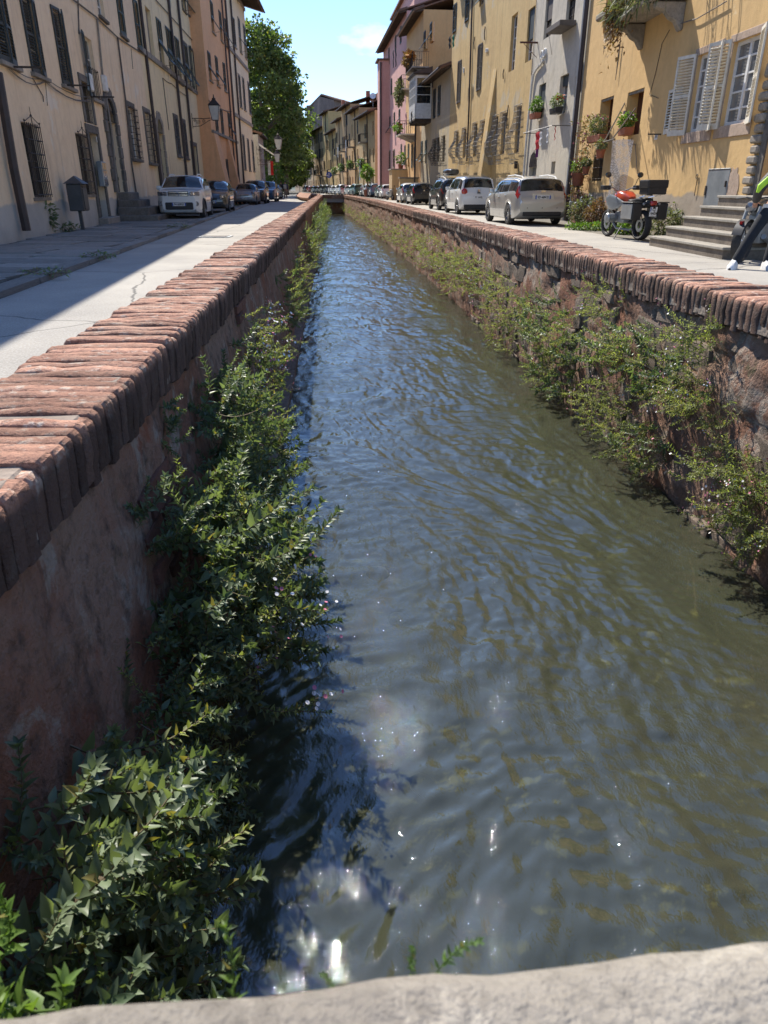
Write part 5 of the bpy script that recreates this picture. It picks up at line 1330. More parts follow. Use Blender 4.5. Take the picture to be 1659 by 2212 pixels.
def plate(E, c, txt, z, y=0.0, front=False, off=.0, w=.52):
    o = on_rear(E, c, 'number_plate', M['plate'], w, .115, z, y, .012, .002, off, front); s = 1 if not front else -1
    me = text_mesh(txt, .098, 'lettering', .0035); me.materials.append(M['ink']); t_ = link('lettering', me, None, o); t_.location = (s * .0075, 0, -.002); t_.rotation_euler = (R(90), 0, R(90) * s); t_.scale = (.92, 1, 1)
    for k in (-1, 1):
        bl = MB().box(-.0065, .0065, -.022, .022, -.055, .055).build('plate_band', M['plate_blue'], o); bl.location = (s * .0005, k * (w / 2 - .024), 0)
    return o
m, t, b, o = _nodes('car_glass'); b.inputs['Base Color'].default_value = (.018, .021, .022, 1); b.inputs['Roughness'].default_value = .03; b.inputs['Specular IOR Level'].default_value = .9; M['car_glass'] = m
gcx = _mix(t, _range(t, _noise(t, _map(t), 2.2, 3), .45, .6), (.014, .016, .017), (.045, .05, .05)); t.links.new(gcx, b.inputs['Base Color'])
PW = carpaint('white_car_paint', (.70, .70, .68)); PS = carpaint('silver_car_paint', (.50, .50, .48), .55, .35); PK = carpaint('black_car_paint', (.018, .02, .023)); PG = carpaint('graphite_car_paint', (.055, .058, .058), .4)
PB = carpaint('blue_car_paint', (.035, .075, .14), .3); PT = carpaint('green_car_paint', (.06, .13, .115), .2); PR = carpaint('red_car_paint', (.30, .02, .02)); PZ = carpaint('brown_car_paint', (.05, .04, .035), .4); PLB = carpaint('pale_blue_car_paint', (.16, .25, .33), .4); PMS = carpaint('blue_silver_car_paint', (.30, .33, .36), .6)

SUVF = dict(L=4.18, W=1.78, H=1.61, ax0=.80, ax1=3.30, wr=.345, clad=True, clear=.24, tumble=.13,
    top=[(0, .57), (.02, .625), (.06, .65), (.14, .67), (.25, .69), (.275, .70), (.40, .965), (.46, .99), (.6, 1.0), (.85, .975), (.92, .94), (.97, .62), (1, .52)],
    belt=[(0, .50), (.05, .60), (.25, .645), (.6, .665), (.9, .69), (1, .5)], glass=(.275, .405, .91, .965), cuts=[0, .46, .82, 1.0], rails=True, lamps=dict(tail=(.955, .995, 4.2, 6.0)), spokes=5)
HATCH = dict(L=4.03, W=1.69, H=1.49, ax0=.78, ax1=3.29, wr=.31, tumble=.15,
    top=[(0, .44), (.03, .54), (.08, .60), (.16, .655), (.24, .69), (.27, .70), (.43, .965), (.55, 1.0), (.75, .985), (.88, .93), (.965, .66), (.985, .60), (1, .50)],
    belt=[(0, .38), (.05, .52), (.24, .63), (.6, .66), (.9, .71), (1, .5)], glass=(.27, .44, .875, .965), cuts=[0, .5, 1.0], lamps=dict(tail=(.90, .99, 5.0, 7.4)), spokes=8)
WAGON = dict(L=4.47, W=1.84, H=1.50, ax0=.90, ax1=3.54, wr=.325, tumble=.13,
    top=[(0, .44), (.03, .54), (.08, .60), (.18, .655), (.26, .68), (.28, .69), (.42, .96), (.52, 1.0), (.75, .995), (.91, .95), (.965, .66), (.985, .61), (1, .50)],
    belt=[(0, .38), (.05, .52), (.26, .62), (.6, .645), (.9, .68), (1, .5)], glass=(.28, .43, .91, .967), cuts=[0, .36, .68, 1.0], rails=True, lamps=dict(tail=(.935, .975, 5.2, 8.6)), spokes=5)
MPV = dict(L=4.15, W=1.78, H=1.66, ax0=.82, ax1=3.43, wr=.32, tumble=.12,
    top=[(0, .44), (.03, .52), (.08, .57), (.16, .62), (.22, .65), (.25, .67), (.42, .965), (.55, 1.0), (.78, .995), (.91, .95), (.97, .64), (.985, .58), (1, .47)],
    belt=[(0, .38), (.05, .5), (.24, .60), (.6, .62), (.9, .645), (1, .5)], glass=(.25, .43, .915, .972), cuts=[0, .42, .80, 1.0], lamps={}, spokes=7)
SUVB = dict(L=4.45, W=1.84, H=1.66, ax0=.88, ax1=3.50, wr=.35, clad=True, clear=.24, tumble=.15,
    top=[(0, .46), (.03, .56), (.08, .61), (.18, .66), (.26, .69), (.28, .70), (.42, .965), (.52, 1.0), (.75, .985), (.89, .93), (.965, .66), (.985, .6), (1, .48)],
    belt=[(0, .4), (.05, .53), (.26, .63), (.6, .655), (.9, .69), (1, .5)], glass=(.28, .43, .89, .965), cuts=[0, .42, .8, 1.0], rails=True, lamps=dict(tail=(.93, .99, 5.0, 6.0), head=(.012, .12, 4.8, 5.9)), spokes=5)
MINI = dict(L=3.65, W=1.69, H=1.41, ax0=.66, ax1=3.13, wr=.31, tumble=.14,
    top=[(0, .48), (.03, .56), (.08, .61), (.16, .65), (.27, .685), (.30, .70), (.41, .96), (.5, 1.0), (.8, .985), (.92, .94), (.97, .66), (.985, .6), (1, .5)],
    belt=[(0, .4), (.05, .53), (.27, .63), (.6, .66), (.9, .68), (1, .5)], glass=(.30, .42, .91, .965), cuts=[0, .6, 1.0], lamps=dict(head=(.02, .075, 4.5, 5.9), tail=(.96, .995, 4.6, 6)), spokes=8)
def tyre_at(u, v, sp, hd_, front):
    p = gpt(u, v); lx = (sp['ax0'] if front else sp['ax1']) - sp['L'] / 2; ly = -(sp['W'] / 2 - .10)
    q = Matrix.Rotation(hd_ + R(90) + math.pi, 3, 'Z') @ Vector((lx, ly, 0)); return (p.x - q.x, p.y - q.y, .0)
GL = 'cars parked along the left house fronts'; GR = 'cars parked along the right house fronts'
# ---- left row, noses towards the camera: heading pi + slope
def spot(u, v): return gpt(u, v)
hd = R(180) + math.atan(-.10) * -1
E, c = make_car('parked_car', SUVF, PW, 'white compact SUV facing the camera at the head of the left row', GL, tyre_at(441, 473.5, SUVF, math.pi + .11, True), math.pi + .11); SUV = (E, c)
plate(E, c, 'FH·009GS', .56, 0, True, .035)
g = on_rear(E, c, 'grille', M['black'], .78, .17, .93, 0, .05, .02, -.02, True)
for k in range(2): o = MB().box(-.012, .012, -.36, .36, -.022, .022).build('grille_bar', M['chrome'], g, bevel=.006); o.location = (-.028, 0, -.045 + .09 * k)
mb = MB(); mb.tube([(-.035, .05, .06), (-.035, -.055, .01), (-.035, .055, -.01), (-.035, -.05, -.06)], .014, 5); mb.build('badge', M['chrome'], g)
o = on_rear(E, c, 'lower_intake', M['black'], 1.05, .26, .50, 0, .06, .03, -.01, True)
for sd_ in (1, -1):
    o = MB().lathe([(.001, 0), (.06, 0), (.075, .02), (.085, .0)], 14, axis='X').build('fog_lamp', M['clear_lens'], E); o.location = (-2.06, sd_ * .66, .58); o.scale = (-1, 1, 1)
def headlamps(E, c, y, z, w_, h, yaw, dx):
    for sd_ in (1, -1):
        o = MB().box(-.05, .03, -w_ / 2, w_ / 2, -h / 2, h / 2).build('headlight', M['clear_lens'], E, bevel=.03, seg=2, smooth=True); o.location = (-c.L / 2 + dx, sd_ * y, z); o.rotation_euler = (0, 0, sd_ * -yaw)
        q = MB().lathe([(.001, .02), (.04, .015), (.05, 0)], 12, axis='X').build('lamp_bulb', M['chrome'], o); q.location = (-.055, -sd_ * w_ * .12, 0); q.scale = (-1, 1, 1)
headlamps(E, c, .60, .93, .40, .15, R(28), .075)
mb = MB(); mb.box(-2.085, -2.02, -.62, .62, .27, .40); mb.build('skid_panel', M['steel'], E, bevel=.02)
E, c = make_car('parked_car', HATCH, PG, 'dark grey hatchback parked behind the white SUV', GL, tyre_at(494, 459, HATCH, math.pi + .10, True), math.pi + .10)
plate(E, c, 'DK 418VX', .50, 0, True, .02); headlamps(E, c, .58, .74, .34, .22, R(38), .14); on_rear(E, c, 'grille', M['black'], .62, .10, .64, 0, .05, .02, -.02, True); on_rear(E, c, 'lower_intake', M['black'], 1.0, .14, .34, 0, .05, .02, -.03, True)
E, c = make_car('parked_car', MINI, PMS, 'small silver-blue car with round headlights in the left row', GL, tyre_at(554, 442.5, MINI, math.pi + .07, True), math.pi + .07, roofmat=PK)
plate(E, c, 'CZ 207LM', .45, 0, True, .02); on_rear(E, c, 'grille', M['chrome'], .66, .12, .66, 0, .05, .03, -.02, True)
for sd_ in (1, -1):
    o = MB().lathe([(.001, .05), (.07, .045), (.11, .02), (.13, -.02), (.135, -.05)], 18, axis='X').build('headlight', M['clear_lens'], E, smooth=True); o.location = (-1.70, sd_ * .60, .79); o.scale = (-1, 1, 1)
E, c = make_car('parked_car', SUVB, PZ, 'dark brown SUV close behind the small silver-blue car', GL, tyre_at(574, 440, SUVB, math.pi + .07, True), math.pi + .07); plate(E, c, 'EA 553KT', .5, 0, True, .02)
E, c = make_car('parked_car', SUVB, PB, 'dark blue SUV near the end of the left row', GL, tyre_at(596, 436, SUVB, math.pi + .06, True), math.pi + .06); plate(E, c, 'FR 730GB', .5, 0, True, .02)
E, c = make_car('parked_car', HATCH, PLB, 'pale blue car at the far end of the left row', GL, tyre_at(604.5, 430, HATCH, math.pi + .06, True), math.pi + .06)
# ---- right row, tails towards the camera
def rear_at(u, v, W): p = gpt(u, v); return p
E, c = make_car('parked_car', dict(WAGON, railmat=M['white']), PS, 'silver estate car with roof rails, nearest in the right row', GR, tyre_at(1099, 485, WAGON, R(7), False), R(7)); FORD = (E, c)
plate(E, c, 'ED 688CE', .86, 0, False, -.02)
o = on_rear(E, c, 'bumper_insert', M['black'], 1.30, .13, .36, 0, .05, .02, -.015)
for sd_ in (1, -1): on_rear(E, c, 'reflector', M['red_lens'], .15, .04, .50, sd_ * .68, .02, .005, -.03)
on_rear(E, c, 'badge', M['chrome'], .15, .055, 1.03, 0, .015, .006, -.03); on_rear(E, c, 'plate_recess', PS, .72, .20, .87, 0, .01, .003, -.035)
mb = MB(); mb.tube([(2.02, -.12, 1.10), (2.06, .38, 1.12)], .014, 5); mb.build('rear_wiper', M['black'], E)
for k in (-.5, 0, .5): on_rear(E, c, 'parking_sensor', M['black'], .035, .035, .54, k, .02, .005, -.02)
E, c = make_car('parked_car', MPV, PW, 'white tall hatchback with black roof and round red tail lights in the right row', GR, tyre_at(989, 463, MPV, R(6.5), False), R(6.5), roofmat=PK)
plate(E, c, 'FY 164ZJ', .74, 0, False, -.02); on_rear(E, c, 'bumper_insert', M['black'], 1.35, .20, .34, 0, .05, .02, -.015)
for sd_ in (1, -1):
    o = MB().lathe([(.001, .03), (.10, .025), (.135, .0), (.14, -.05)], 16, axis='X').build('tail_light', M['red_lens'], E, smooth=True); o.location = (2.02, sd_ * .66, .98); o.scale = (1, 1, 1)
on_rear(E, c, 'badge', M['chrome'], .11, .11, 1.02, 0, .015, .03, -.025); me = text_mesh('500L', .09, 'lettering', .004); me.materials.append(M['ink']); t_ = link('model_lettering', me, None, E); t_.location = (2.075, 0, .93); t_.rotation_euler = (R(90), 0, R(90))
E, c = make_car('parked_car', SUVB, PK, 'black SUV carrying a roof box in the right row', GR, tyre_at(948, 454, SUVB, R(6.5), False), R(6.5)); plate(E, c, 'GA 291HN', .80, 0, False, -.02); DSUV = (E, c)
E, c = make_car('parked_car', HATCH, PK, 'black hatchback parked behind the SUV with the roof box', GR, tyre_at(890.5, 442.3, HATCH, R(6.5), False), R(6.5)); plate(E, c, 'DX 945RP', .70, 0, False, -.02); on_rear(E, c, 'badge', M['chrome'], .10, .10, .95, 0, .015, .03, -.02)
E, c = make_car('parked_car', HATCH, PS, 'silver hatchback beside the black hatchback in the right row', GR, tyre_at(868, 439, HATCH, R(6.5), False), R(6.5)); plate(E, c, 'EK 606SD', .70, 0, False, -.02)
# roof box on the black SUV
E, c = DSUV; RB = empty('roof_box', E.location + Vector((0, 0, 0)), E.rotation_euler[2], 'black roof box strapped on the black SUV', 'roof box')
mb = MB(); P = []
for i in range(15):
    f = i / 14; x = -.75 + 1.95 * f; k = math.sin(math.pi * min(1, max(0, .08 + .84 * f))) ** .35; row = []
    for j in range(16): a = 2 * math.pi * j / 16; ca, sa = math.cos(a), math.sin(a); row.append((x, .40 * k * math.copysign(abs(ca) ** .5, ca), 1.93 + (.20 * k * (.75 + .25 * f)) * math.copysign(abs(sa) ** .6, sa)))
    row.append(row[0]); P.append(row)
mb.grid(P); mb.f += [tuple(range(16)), tuple(14 * 17 + k for k in range(15, -1, -1))]; mb.build('shell', PK, RB, smooth=40)
MB().box(-.5, -.44, -.7, .7, 1.73, 1.77).box(.6, .66, -.7, .7, 1.73, 1.77).build('crossbar', M['chrome'], RB)
# ---- far right row: smaller cars as far as they can be told apart
protos = {}
FAR_CARS = [  # u of the left rear wheel, row v, kind, paint, label
    (821, 426.0, HATCH, PW, 'white car behind the scooter in the far right row'), (812, 424.5, HATCH, PT, 'green car in the far right row'), (797, 423.0, SUVB, PB, 'dark blue car with red tail lights in the far right row'),
    (785, 421.5, SUVF, PW, 'white SUV next to the dark blue car in the far right row'), (777, 420.3, HATCH, PG, 'dark grey car squeezed beside the white SUV far right'), (758, 419.5, SUVB, PT, 'dark green SUV in the far right row'),
    (747, 418.3, HATCH, PS, 'silver car next to the dark green SUV far away'), (739, 417.5, HATCH, PR, 'dark red car far along the right bank'), (727, 416.8, MPV, PW, 'white van-like car far along the right bank'),
    (718, 416.0, HATCH, PS, 'small silver car beyond the white van-like car'), (710, 415.6, HATCH, PW, 'small white car far along the right bank'), (700, 415.2, SUVB, PK, 'tiny dark car below the blue road sign'), (690, 414.8, SUVB, PZ, 'tiny brown car left of the blue road sign'),
    (681, 414.3, HATCH, PG, 'tiny grey car near the far bend'), (672, 413.9, HATCH, PS, 'tiny silver car near the far bend'), (663, 413.6, HATCH, PR, 'tiny red car near the far bend'), (655, 413.2, SUVB, PK, 'farthest black car at the bend')]
_fu = [637, 654.5, 671.8, 681.7, 700, 711, 728, 740.5, 759, 777, 810, 830, 875]; _fd = [275, 235, 205, 190, 176, 166, 152, 143, 132, 122, 106, 93, 78]
for u, v, sp, pt, lb in FAR_CARS:
    key = (id(sp), pt.name); Yc = float(np.interp(u, _fu, _fd)) * .89; p = ypt(u, 405, Yc); hd_ = R(7) if u > 760 else R(16)
    if key in protos: E = copy_tree(protos[key]); E.location = (p.x + .8, p.y + 1.4, 0); E['label'] = lb; E.rotation_euler = (0, 0, hd_ + R(90) + math.pi)
    else: E, c = make_car('parked_car', sp, pt, lb, GR, (p.x + .8, p.y + 1.4, 0), hd_, detail=False); protos[key] = E
for o_ in [x for x in bpy.data.objects if 'L' in x.keys()]: del o_['L']

# ================================================================== motorbikes
def wheel_bike(parent, loc, r, wd, spoke_mat, tyre=True, n=10):
    wv = empty('wheel', loc); wv.parent = parent
    mb = MB(); mb.lathe([(r * .76, -wd * .55), (r * .86, -wd), (r * .95, -wd * .85), (r, -wd * .3), (r, wd * .3), (r * .95, wd * .85), (r * .86, wd), (r * .76, wd * .55), (r * .76, -wd * .55)], 36, axis='Y'); mb.build('tyre', M['rubber'], wv, smooth=35)
    mb = MB(); mb.lathe([(r * .775, -wd * .6), (r * .74, -wd * .4), (r * .74, wd * .4), (r * .775, wd * .6)], 36, axis='Y'); mb.lathe([(.001, -.05), (.055, -.05), (.055, .05), (.001, .05)], 14, axis='Y')
    for k in range(n): a = 2 * math.pi * k / n; mb.tube([(.04 * math.cos(a + .3), .03 * (-1) ** k, .04 * math.sin(a + .3)), (r * .75 * math.cos(a), 0, r * .75 * math.sin(a))], .012, 5)
    mb.build('rim', spoke_mat, wv, smooth=35)
    mb = MB(); mb.lathe([(.075, .055), (.15, .055), (.15, .062), (.075, .062)], 20, axis='Y'); mb.build('brake_disc', M['steel'], wv); return wv
# adventure bike, seen from behind; x = forward, y = left
p = gpt(1381, 519); BK = empty('motorbike', (p.x, p.y + .0, 0), R(90) + R(13), 'grey and orange touring motorbike with panniers and top case by the yellow house', 'motorbike')
lean = empty('chassis', (0, 0, 0)); lean.parent = BK; bpy.data.objects.remove(lean)
wheel_bike(BK, (0, 0, .335), .335, .085, M['black'], n=5); wheel_bike(BK, (1.52, 0, .335), .335, .06, M['black'], n=10)
MB().lathe([(.30, .0), (.292, .012), (.28, .012)], 30, Matrix.Translation((0, .07, .335)), axis='Y').build('rim_stripe', M['chrome'], BK)
MB().tube([(1.52, .11, .34), (1.30, .11, .95)], .032, 8).tube([(1.52, -.11, .34), (1.30, -.11, .95)], .032, 8).build('fork', M['steel'], BK)
mb = MB(); mb.box(.55, 1.0, -.17, .17, .36, .62); mb.box(.5, .8, -.12, .12, .6, .78); mb.build('engine', M['steel'], BK, bevel=.05, seg=2, smooth=True)
for sd_ in (1, -1):
    mb = MB()
    for k in range(5): mb.lathe([(.001, 0), (.105, 0), (.105, .018), (.001, .018)], 12, Matrix.Translation((.92, sd_ * (.2 + .034 * k), .47)), axis='Y')
    mb.lathe([(.001, -.01), (.10, -.01), (.115, .02), (.09, .06), (.001, .07)], 12, Matrix.Translation((.92, sd_ * .38, .47)) @ Matrix.Diagonal((1, sd_, 1, 1)), axis='Y'); mb.build('cylinder', M['steel'], BK, smooth=35)
MB().tube([(.95, .25, .40), (.8, .2, .24), (.45, .06, .21), (.3, -.02, .26)], .026, 8).build('exhaust_pipe', M['steel'], BK, smooth=True)
MB().tube([(.25, -.13, .40), (.05, -.15, .46), (-.25, -.17, .56)], [.05, .065, .06], 10).build('silencer', M['steel'], BK, smooth=True)
MB().tube([(.65, 0, .4), (.0, -.12, .335)], .05, 8).build('swingarm', M['black'], BK)
# tank and flanks
def blob(parent, name, mat, secs, n=14, e=.6):
    mb = MB(); P = []
    for x, hw, z0, z1 in secs:
        zc, hz = (z0 + z1) / 2, (z1 - z0) / 2; row = []
        for j in range(n): a = 2 * math.pi * j / n; ca, sa = math.cos(a), math.sin(a); row.append((x, hw * math.copysign(abs(ca) ** e, ca), zc + hz * math.copysign(abs(sa) ** e, sa)))
        row.append(row[0]); P.append(row)
    mb.grid(P); mb.f += [tuple(range(n)), tuple((len(secs) - 1) * (n + 1) + k for k in range(n - 1, -1, -1))]; return mb.build(name, mat, parent, smooth=45)
OR = plain('orange_red_paint', (.62, .075, .02), .3, 0, (.5, .06, .02), 3, coat=.6); GB = plain('grey_blue_panel', (.22, .25, .28), .4, .3, (.16, .18, .2), 3, coat=.4)
blob(BK, 'tank', OR, [(.55, .10, .76, .95), (.66, .17, .74, 1.02), (.85, .22, .74, 1.08), (1.05, .20, .78, 1.08), (1.2, .12, .85, 1.02)])
blob(BK, 'front_beak', OR, [(1.15, .16, .86, 1.0), (1.4, .10, .84, .93), (1.75, .05, .80, .84)])
for sd_ in (1, -1):
    o = blob(BK, 'side_panel', GB, [(.55, .012, .78, .84), (.75, .03, .70, .90), (1.0, .035, .64, .97), (1.2, .03, .66, 1.0), (1.38, .012, .84, .93)]); o.location = (0, sd_ * .23, 0)
blob(BK, 'seat', M['black'], [(-.15, .12, .84, .93), (.1, .17, .82, .94), (.35, .16, .78, .89), (.6, .10, .78, .90)])
blob(BK, 'tail_unit', M['black'], [(-.38, .08, .76, .86), (-.2, .11, .72, .88), (.1, .12, .70, .86)])
m, t, b, o = _nodes('smoked_screen'); b.inputs['Base Color'].default_value = (.10, .09, .085, 1); b.inputs['Alpha'].default_value = .45; b.inputs['Roughness'].default_value = .06; M['screen'] = m
P = []
for i in range(8):
    f = i / 7; row = []
    for j in range(11): g_ = j / 10 * 2 - 1; wv = .24 * math.sin(math.pi * (.30 + .55 * (1 - f))) ; row.append((1.32 - .22 * f - .16 * g_ * g_, g_ * wv, .98 + .46 * f - .10 * f * g_ * g_))
    P.append(row)
MB().grid(P).build('windscreen', M['screen'], BK, smooth=True)
MB().tube([(1.02, .46, 1.13), (1.05, .28, 1.15), (1.14, .12, 1.08), (1.16, 0, 1.06), (1.14, -.12, 1.08), (1.05, -.28, 1.15), (1.02, -.46, 1.13)], .016, 7).build('handlebar', M['steel'], BK, smooth=True)
for sd_ in (1, -1):
    o = MB().box(-.05, .14, -.10, .10, -.045, .06).build('hand_guard', M['black'], BK, bevel=.025, seg=2); o.location = (1.06, sd_ * .44, 1.14)
    MB().tube([(1.05, sd_ * .30, 1.16), (1.06, sd_ * .40, 1.38)], .008, 5).build('mirror_stalk', M['black'], BK); o = MB().lathe([(.001, -.02), (.05, -.018), (.07, 0), (.06, .015), (.001, .018)], 14, axis='X').build('mirror', M['glass'], BK, smooth=True); o.location = (1.05, sd_ * .43, 1.43); o.scale = (1, 1.2, .9)
    o = MB().lathe([(.001, -.04), (.03, -.02), (.03, .03), (.001, .05)], 8, axis='X').build('indicator', M['clear_lens'], BK); o.location = (-.30, sd_ * .20, .80)
    # pannier with pale lid
    y0 = .24 if sd_ > 0 else -.24; o = MB().box(-.26, .24, 0, .24, 0, .36).build('pannier', M['black'], BK, bevel=.025, seg=2); o.location = (-.02, sd_ * .21, .46); o.scale = (1, sd_, 1)
    o2 = MB().box(-.24, .22, .242, .262, .02, .34).build('pannier_lid', plain('pannier_grey%d' % sd_, (.40, .41, .41), .4, .4), o, bevel=.008); MB().box(-.27, .25, -.01, .27, .362, .385).build('pannier_rim', M['black'], o, bevel=.008)
mb = MB(); mb.lathe([(.001, .06), (.06, .05), (.085, .0), (.05, -.05)], 14, Matrix.Translation((1.42, .10, .90)), axis='X'); mb.lathe([(.001, .06), (.06, .05), (.085, .0), (.05, -.05)], 14, Matrix.Translation((1.42, -.10, .90)), axis='X'); mb.build('headlamp', M['clear_lens'], BK, smooth=True)
o = MB().box(-.19, .19, -.24, .24, 0, .16).build('top_case', M['black'], BK, bevel=.03, seg=2); o.location = (-.28, 0, 1.0)
o2 = MB().box(-.20, .20, -.26, .26, .135, .31).build('top_case_lid', M['black'], o, bevel=.03, seg=2); MB().box(.1, .215, -.22, .22, .20, .30).build('lid_trim', plain('lid_grey', (.42, .43, .43), .4, .3), o, bevel=.01)
MB().tube([(.05, .12, .93), (-.3, .14, .99), (-.46, .10, .99), (-.46, -.10, .99), (-.3, -.14, .99), (.05, -.12, .93)], .014, 6).build('rack', M['chrome'], BK)
o = blob(BK, 'tail_light', M['red_lens'], [(-.43, .055, .79, .85), (-.40, .085, .765, .875), (-.36, .08, .77, .87)])
pl = MB().box(-.006, .006, -.09, .09, -.1, .1).build('number_plate', M['plate'], BK, bevel=.002); pl.location = (-.42, 0, .64); pl.rotation_euler = (0, R(-8), 0)
for tx, zz, sz in (('CJ', .045, .085), ('19429', -.04, .075)):
    me = text_mesh(tx, sz, 'lettering', .002); me.materials.append(M['ink']); t_ = link('lettering', me, None, pl); t_.location = (-.0075, 0, zz); t_.rotation_euler = (R(90), 0, R(-90))
o = MB().box(-.0065, .0065, -.012, .012, .005, .095).build('plate_band', M['plate_blue'], pl); o.location = (0, .074, 0)
MB().tube([(-.36, 0, .76), (-.42, 0, .70)], .05, 6).build('plate_bracket', M['black'], BK)
MB().tube([(.55, .2, .3), (.45, .42, .02)], .014, 6).tube([(.55, -.15, .3), (.38, -.22, .02), (.55, -.22, .02), (.6, .1, .25)], .016, 6).build('stand', M['black'], BK)

# second motorbike, at the right edge behind the rider
p = gpt(1610, 567); B2 = empty('motorbike', (p.x + .36, p.y + .50, 0), R(225), 'dark motorbike behind the person at the right edge', 'motorbike')
wheel_bike(B2, (0.65, 0, .32), .32, .075, M['alloy'], n=5); wheel_bike(B2, (-.72, 0, .32), .32, .085, M['alloy'], n=5)
MB().tube([(.65, .11, .32), (.42, .10, .86)], .03, 8).tube([(.65, -.11, .32), (.42, -.10, .86)], .03, 8).build('fork', M['steel'], B2)
P = []
for i in range(9):
    a = math.radians(20 + 115 * i / 8); P.append([(.65 + .355 * math.cos(a), y, .32 + .355 * math.sin(a)) for y in (-.08, -.05, 0, .05, .08)])
MB().grid(P).build('front_mudguard', M['black'], B2, smooth=True)
mb = MB(); mb.box(-.25, .3, -.16, .16, .28, .60); mb.box(-.1, .25, -.13, .13, .6, .74); mb.build('engine', M['steel'], B2, bevel=.05, seg=2, smooth=True)
blob(B2, 'tank', PK, [(-.2, .09, .72, .82), (-.05, .15, .70, .92), (.2, .17, .7, .97), (.42, .10, .78, .92)]); blob(B2, 'seat', M['black'], [(-.85, .08, .80, .86), (-.5, .13, .74, .82), (-.15, .12, .70, .80)])
MB().tube([(.30, .36, .98), (.42, .15, 1.0), (.44, 0, .97), (.42, -.15, 1.0), (.30, -.36, .98)], .014, 6).build('handlebar', M['black'], B2); MB().tube([(.3, .2, .4), (-.2, .2, .25), (-.9, .2, .36)], .045, 8).build('exhaust', M['steel'], B2, smooth=True)
MB().lathe([(.001, .08), (.07, .06), (.095, 0), (.05, -.06)], 14, Matrix.Translation((.56, 0, .86)), axis='X').build('headlamp', M['clear_lens'], B2, smooth=True)
o = MB().box(-.10, .02, -.02, .02, -.02, .03).build('red_tail', M['red_lens'], B2); o.location = (.86, 0, .62); MB().tube([(-.2, 0, .36), (-.72, .1, .32)], .03, 6).tube([(0, .18, .26), (-.05, .36, .02)], .013, 5).build('stand', M['black'], B2)

# scooter in the far right row
p = gpt(838, 432.5); SC = empty('scooter', (p.x + .2, p.y, 0), R(90) + R(205), 'pale grey scooter parked before the white far car', 'scooter')
SG = plain('scooter_paint', (.42, .43, .42), .35, .2, coat=.4)
wheel_bike(SC, (.62, 0, .25), .25, .06, M['alloy'], n=5); wheel_bike(SC, (-.6, 0, .25), .25, .07, M['alloy'], n=5)
blob(SC, 'body', SG, [(-.85, .06, .55, .72), (-.6, .17, .38, .76), (-.2, .18, .35, .74), (0, .12, .3, .5)]); blob(SC, 'front_shield', SG, [(.22, .16, .25, .8), (.36, .2, .35, 1.0), (.5, .12, .45, .95)]); MB().box(-.1, .35, -.15, .15, .24, .30).build('footboard', M['black'], SC, bevel=.02)
blob(SC, 'seat', M['black'], [(-.8, .1, .74, .82), (-.3, .15, .74, .84), (0, .1, .72, .78)]); MB().tube([(.62, 0, .25), (.42, 0, 1.0)], .03, 6).tube([(.3, .33, 1.05), (.42, 0, 1.02), (.3, -.33, 1.05)], .016, 6).build('steering', M['black'], SC)
MB().tube([(.42, .2, 1.05), (.40, .30, 1.25)], .008, 4).lathe([(.001, -.01), (.06, 0), (.001, .02)], 10, Matrix.Translation((.40, .30, 1.28)), axis='X').build('mirror', M['black'], SC)

# ================================================================== people
def skin_mesh(name, joints, bones, root, mat, parent, sub=2):
    me = bpy.data.meshes.new(name); keys = list(joints); idx = {k: i for i, k in enumerate(keys)}
    me.from_pydata([joints[k][0] for k in keys], [(idx[a], idx[b_]) for a, b_ in bones], []); o = bpy.data.objects.new(name, me); col.objects.link(o)
    o.modifiers.new('s', 'SKIN'); o.modifiers['s'].use_smooth_shade = True
    for k in keys:
        sv = me.skin_vertices[0].data[idx[k]]; r = joints[k][1]; sv.radius = r if isinstance(r, tuple) else (r, r); sv.use_root = (k == root)
    o.modifiers.new('d', 'SUBSURF').levels = sub
    dg = bpy.context.evaluated_depsgraph_get(); m2 = bpy.data.meshes.new_from_object(o.evaluated_get(dg)); bpy.data.objects.remove(o)
    m2.name = name; m2.materials.clear(); m2.materials.append(mat); m2.polygons.foreach_set('use_smooth', [True] * len(m2.polygons)); ob = bpy.data.objects.new(name, m2); col.objects.link(ob); ob.parent = parent; return ob
SKIN = plain('skin', (.45, .25, .17), .55); DENIM = plain('dark_denim', (.007, .008, .011), .9, 0, (.014, .016, .021), 14, .3, 60); JKT = plain('black_jacket', (.018, .018, .02), .6, 0, (.03, .03, .034), 9, .3, 25); HIV = plain('hi_vis_green', (.42, .70, .04), .6); HAIR = plain('dark_hair', (.03, .022, .016), .7); SHOE = plain('white_shoe', (.68, .67, .65), .6)
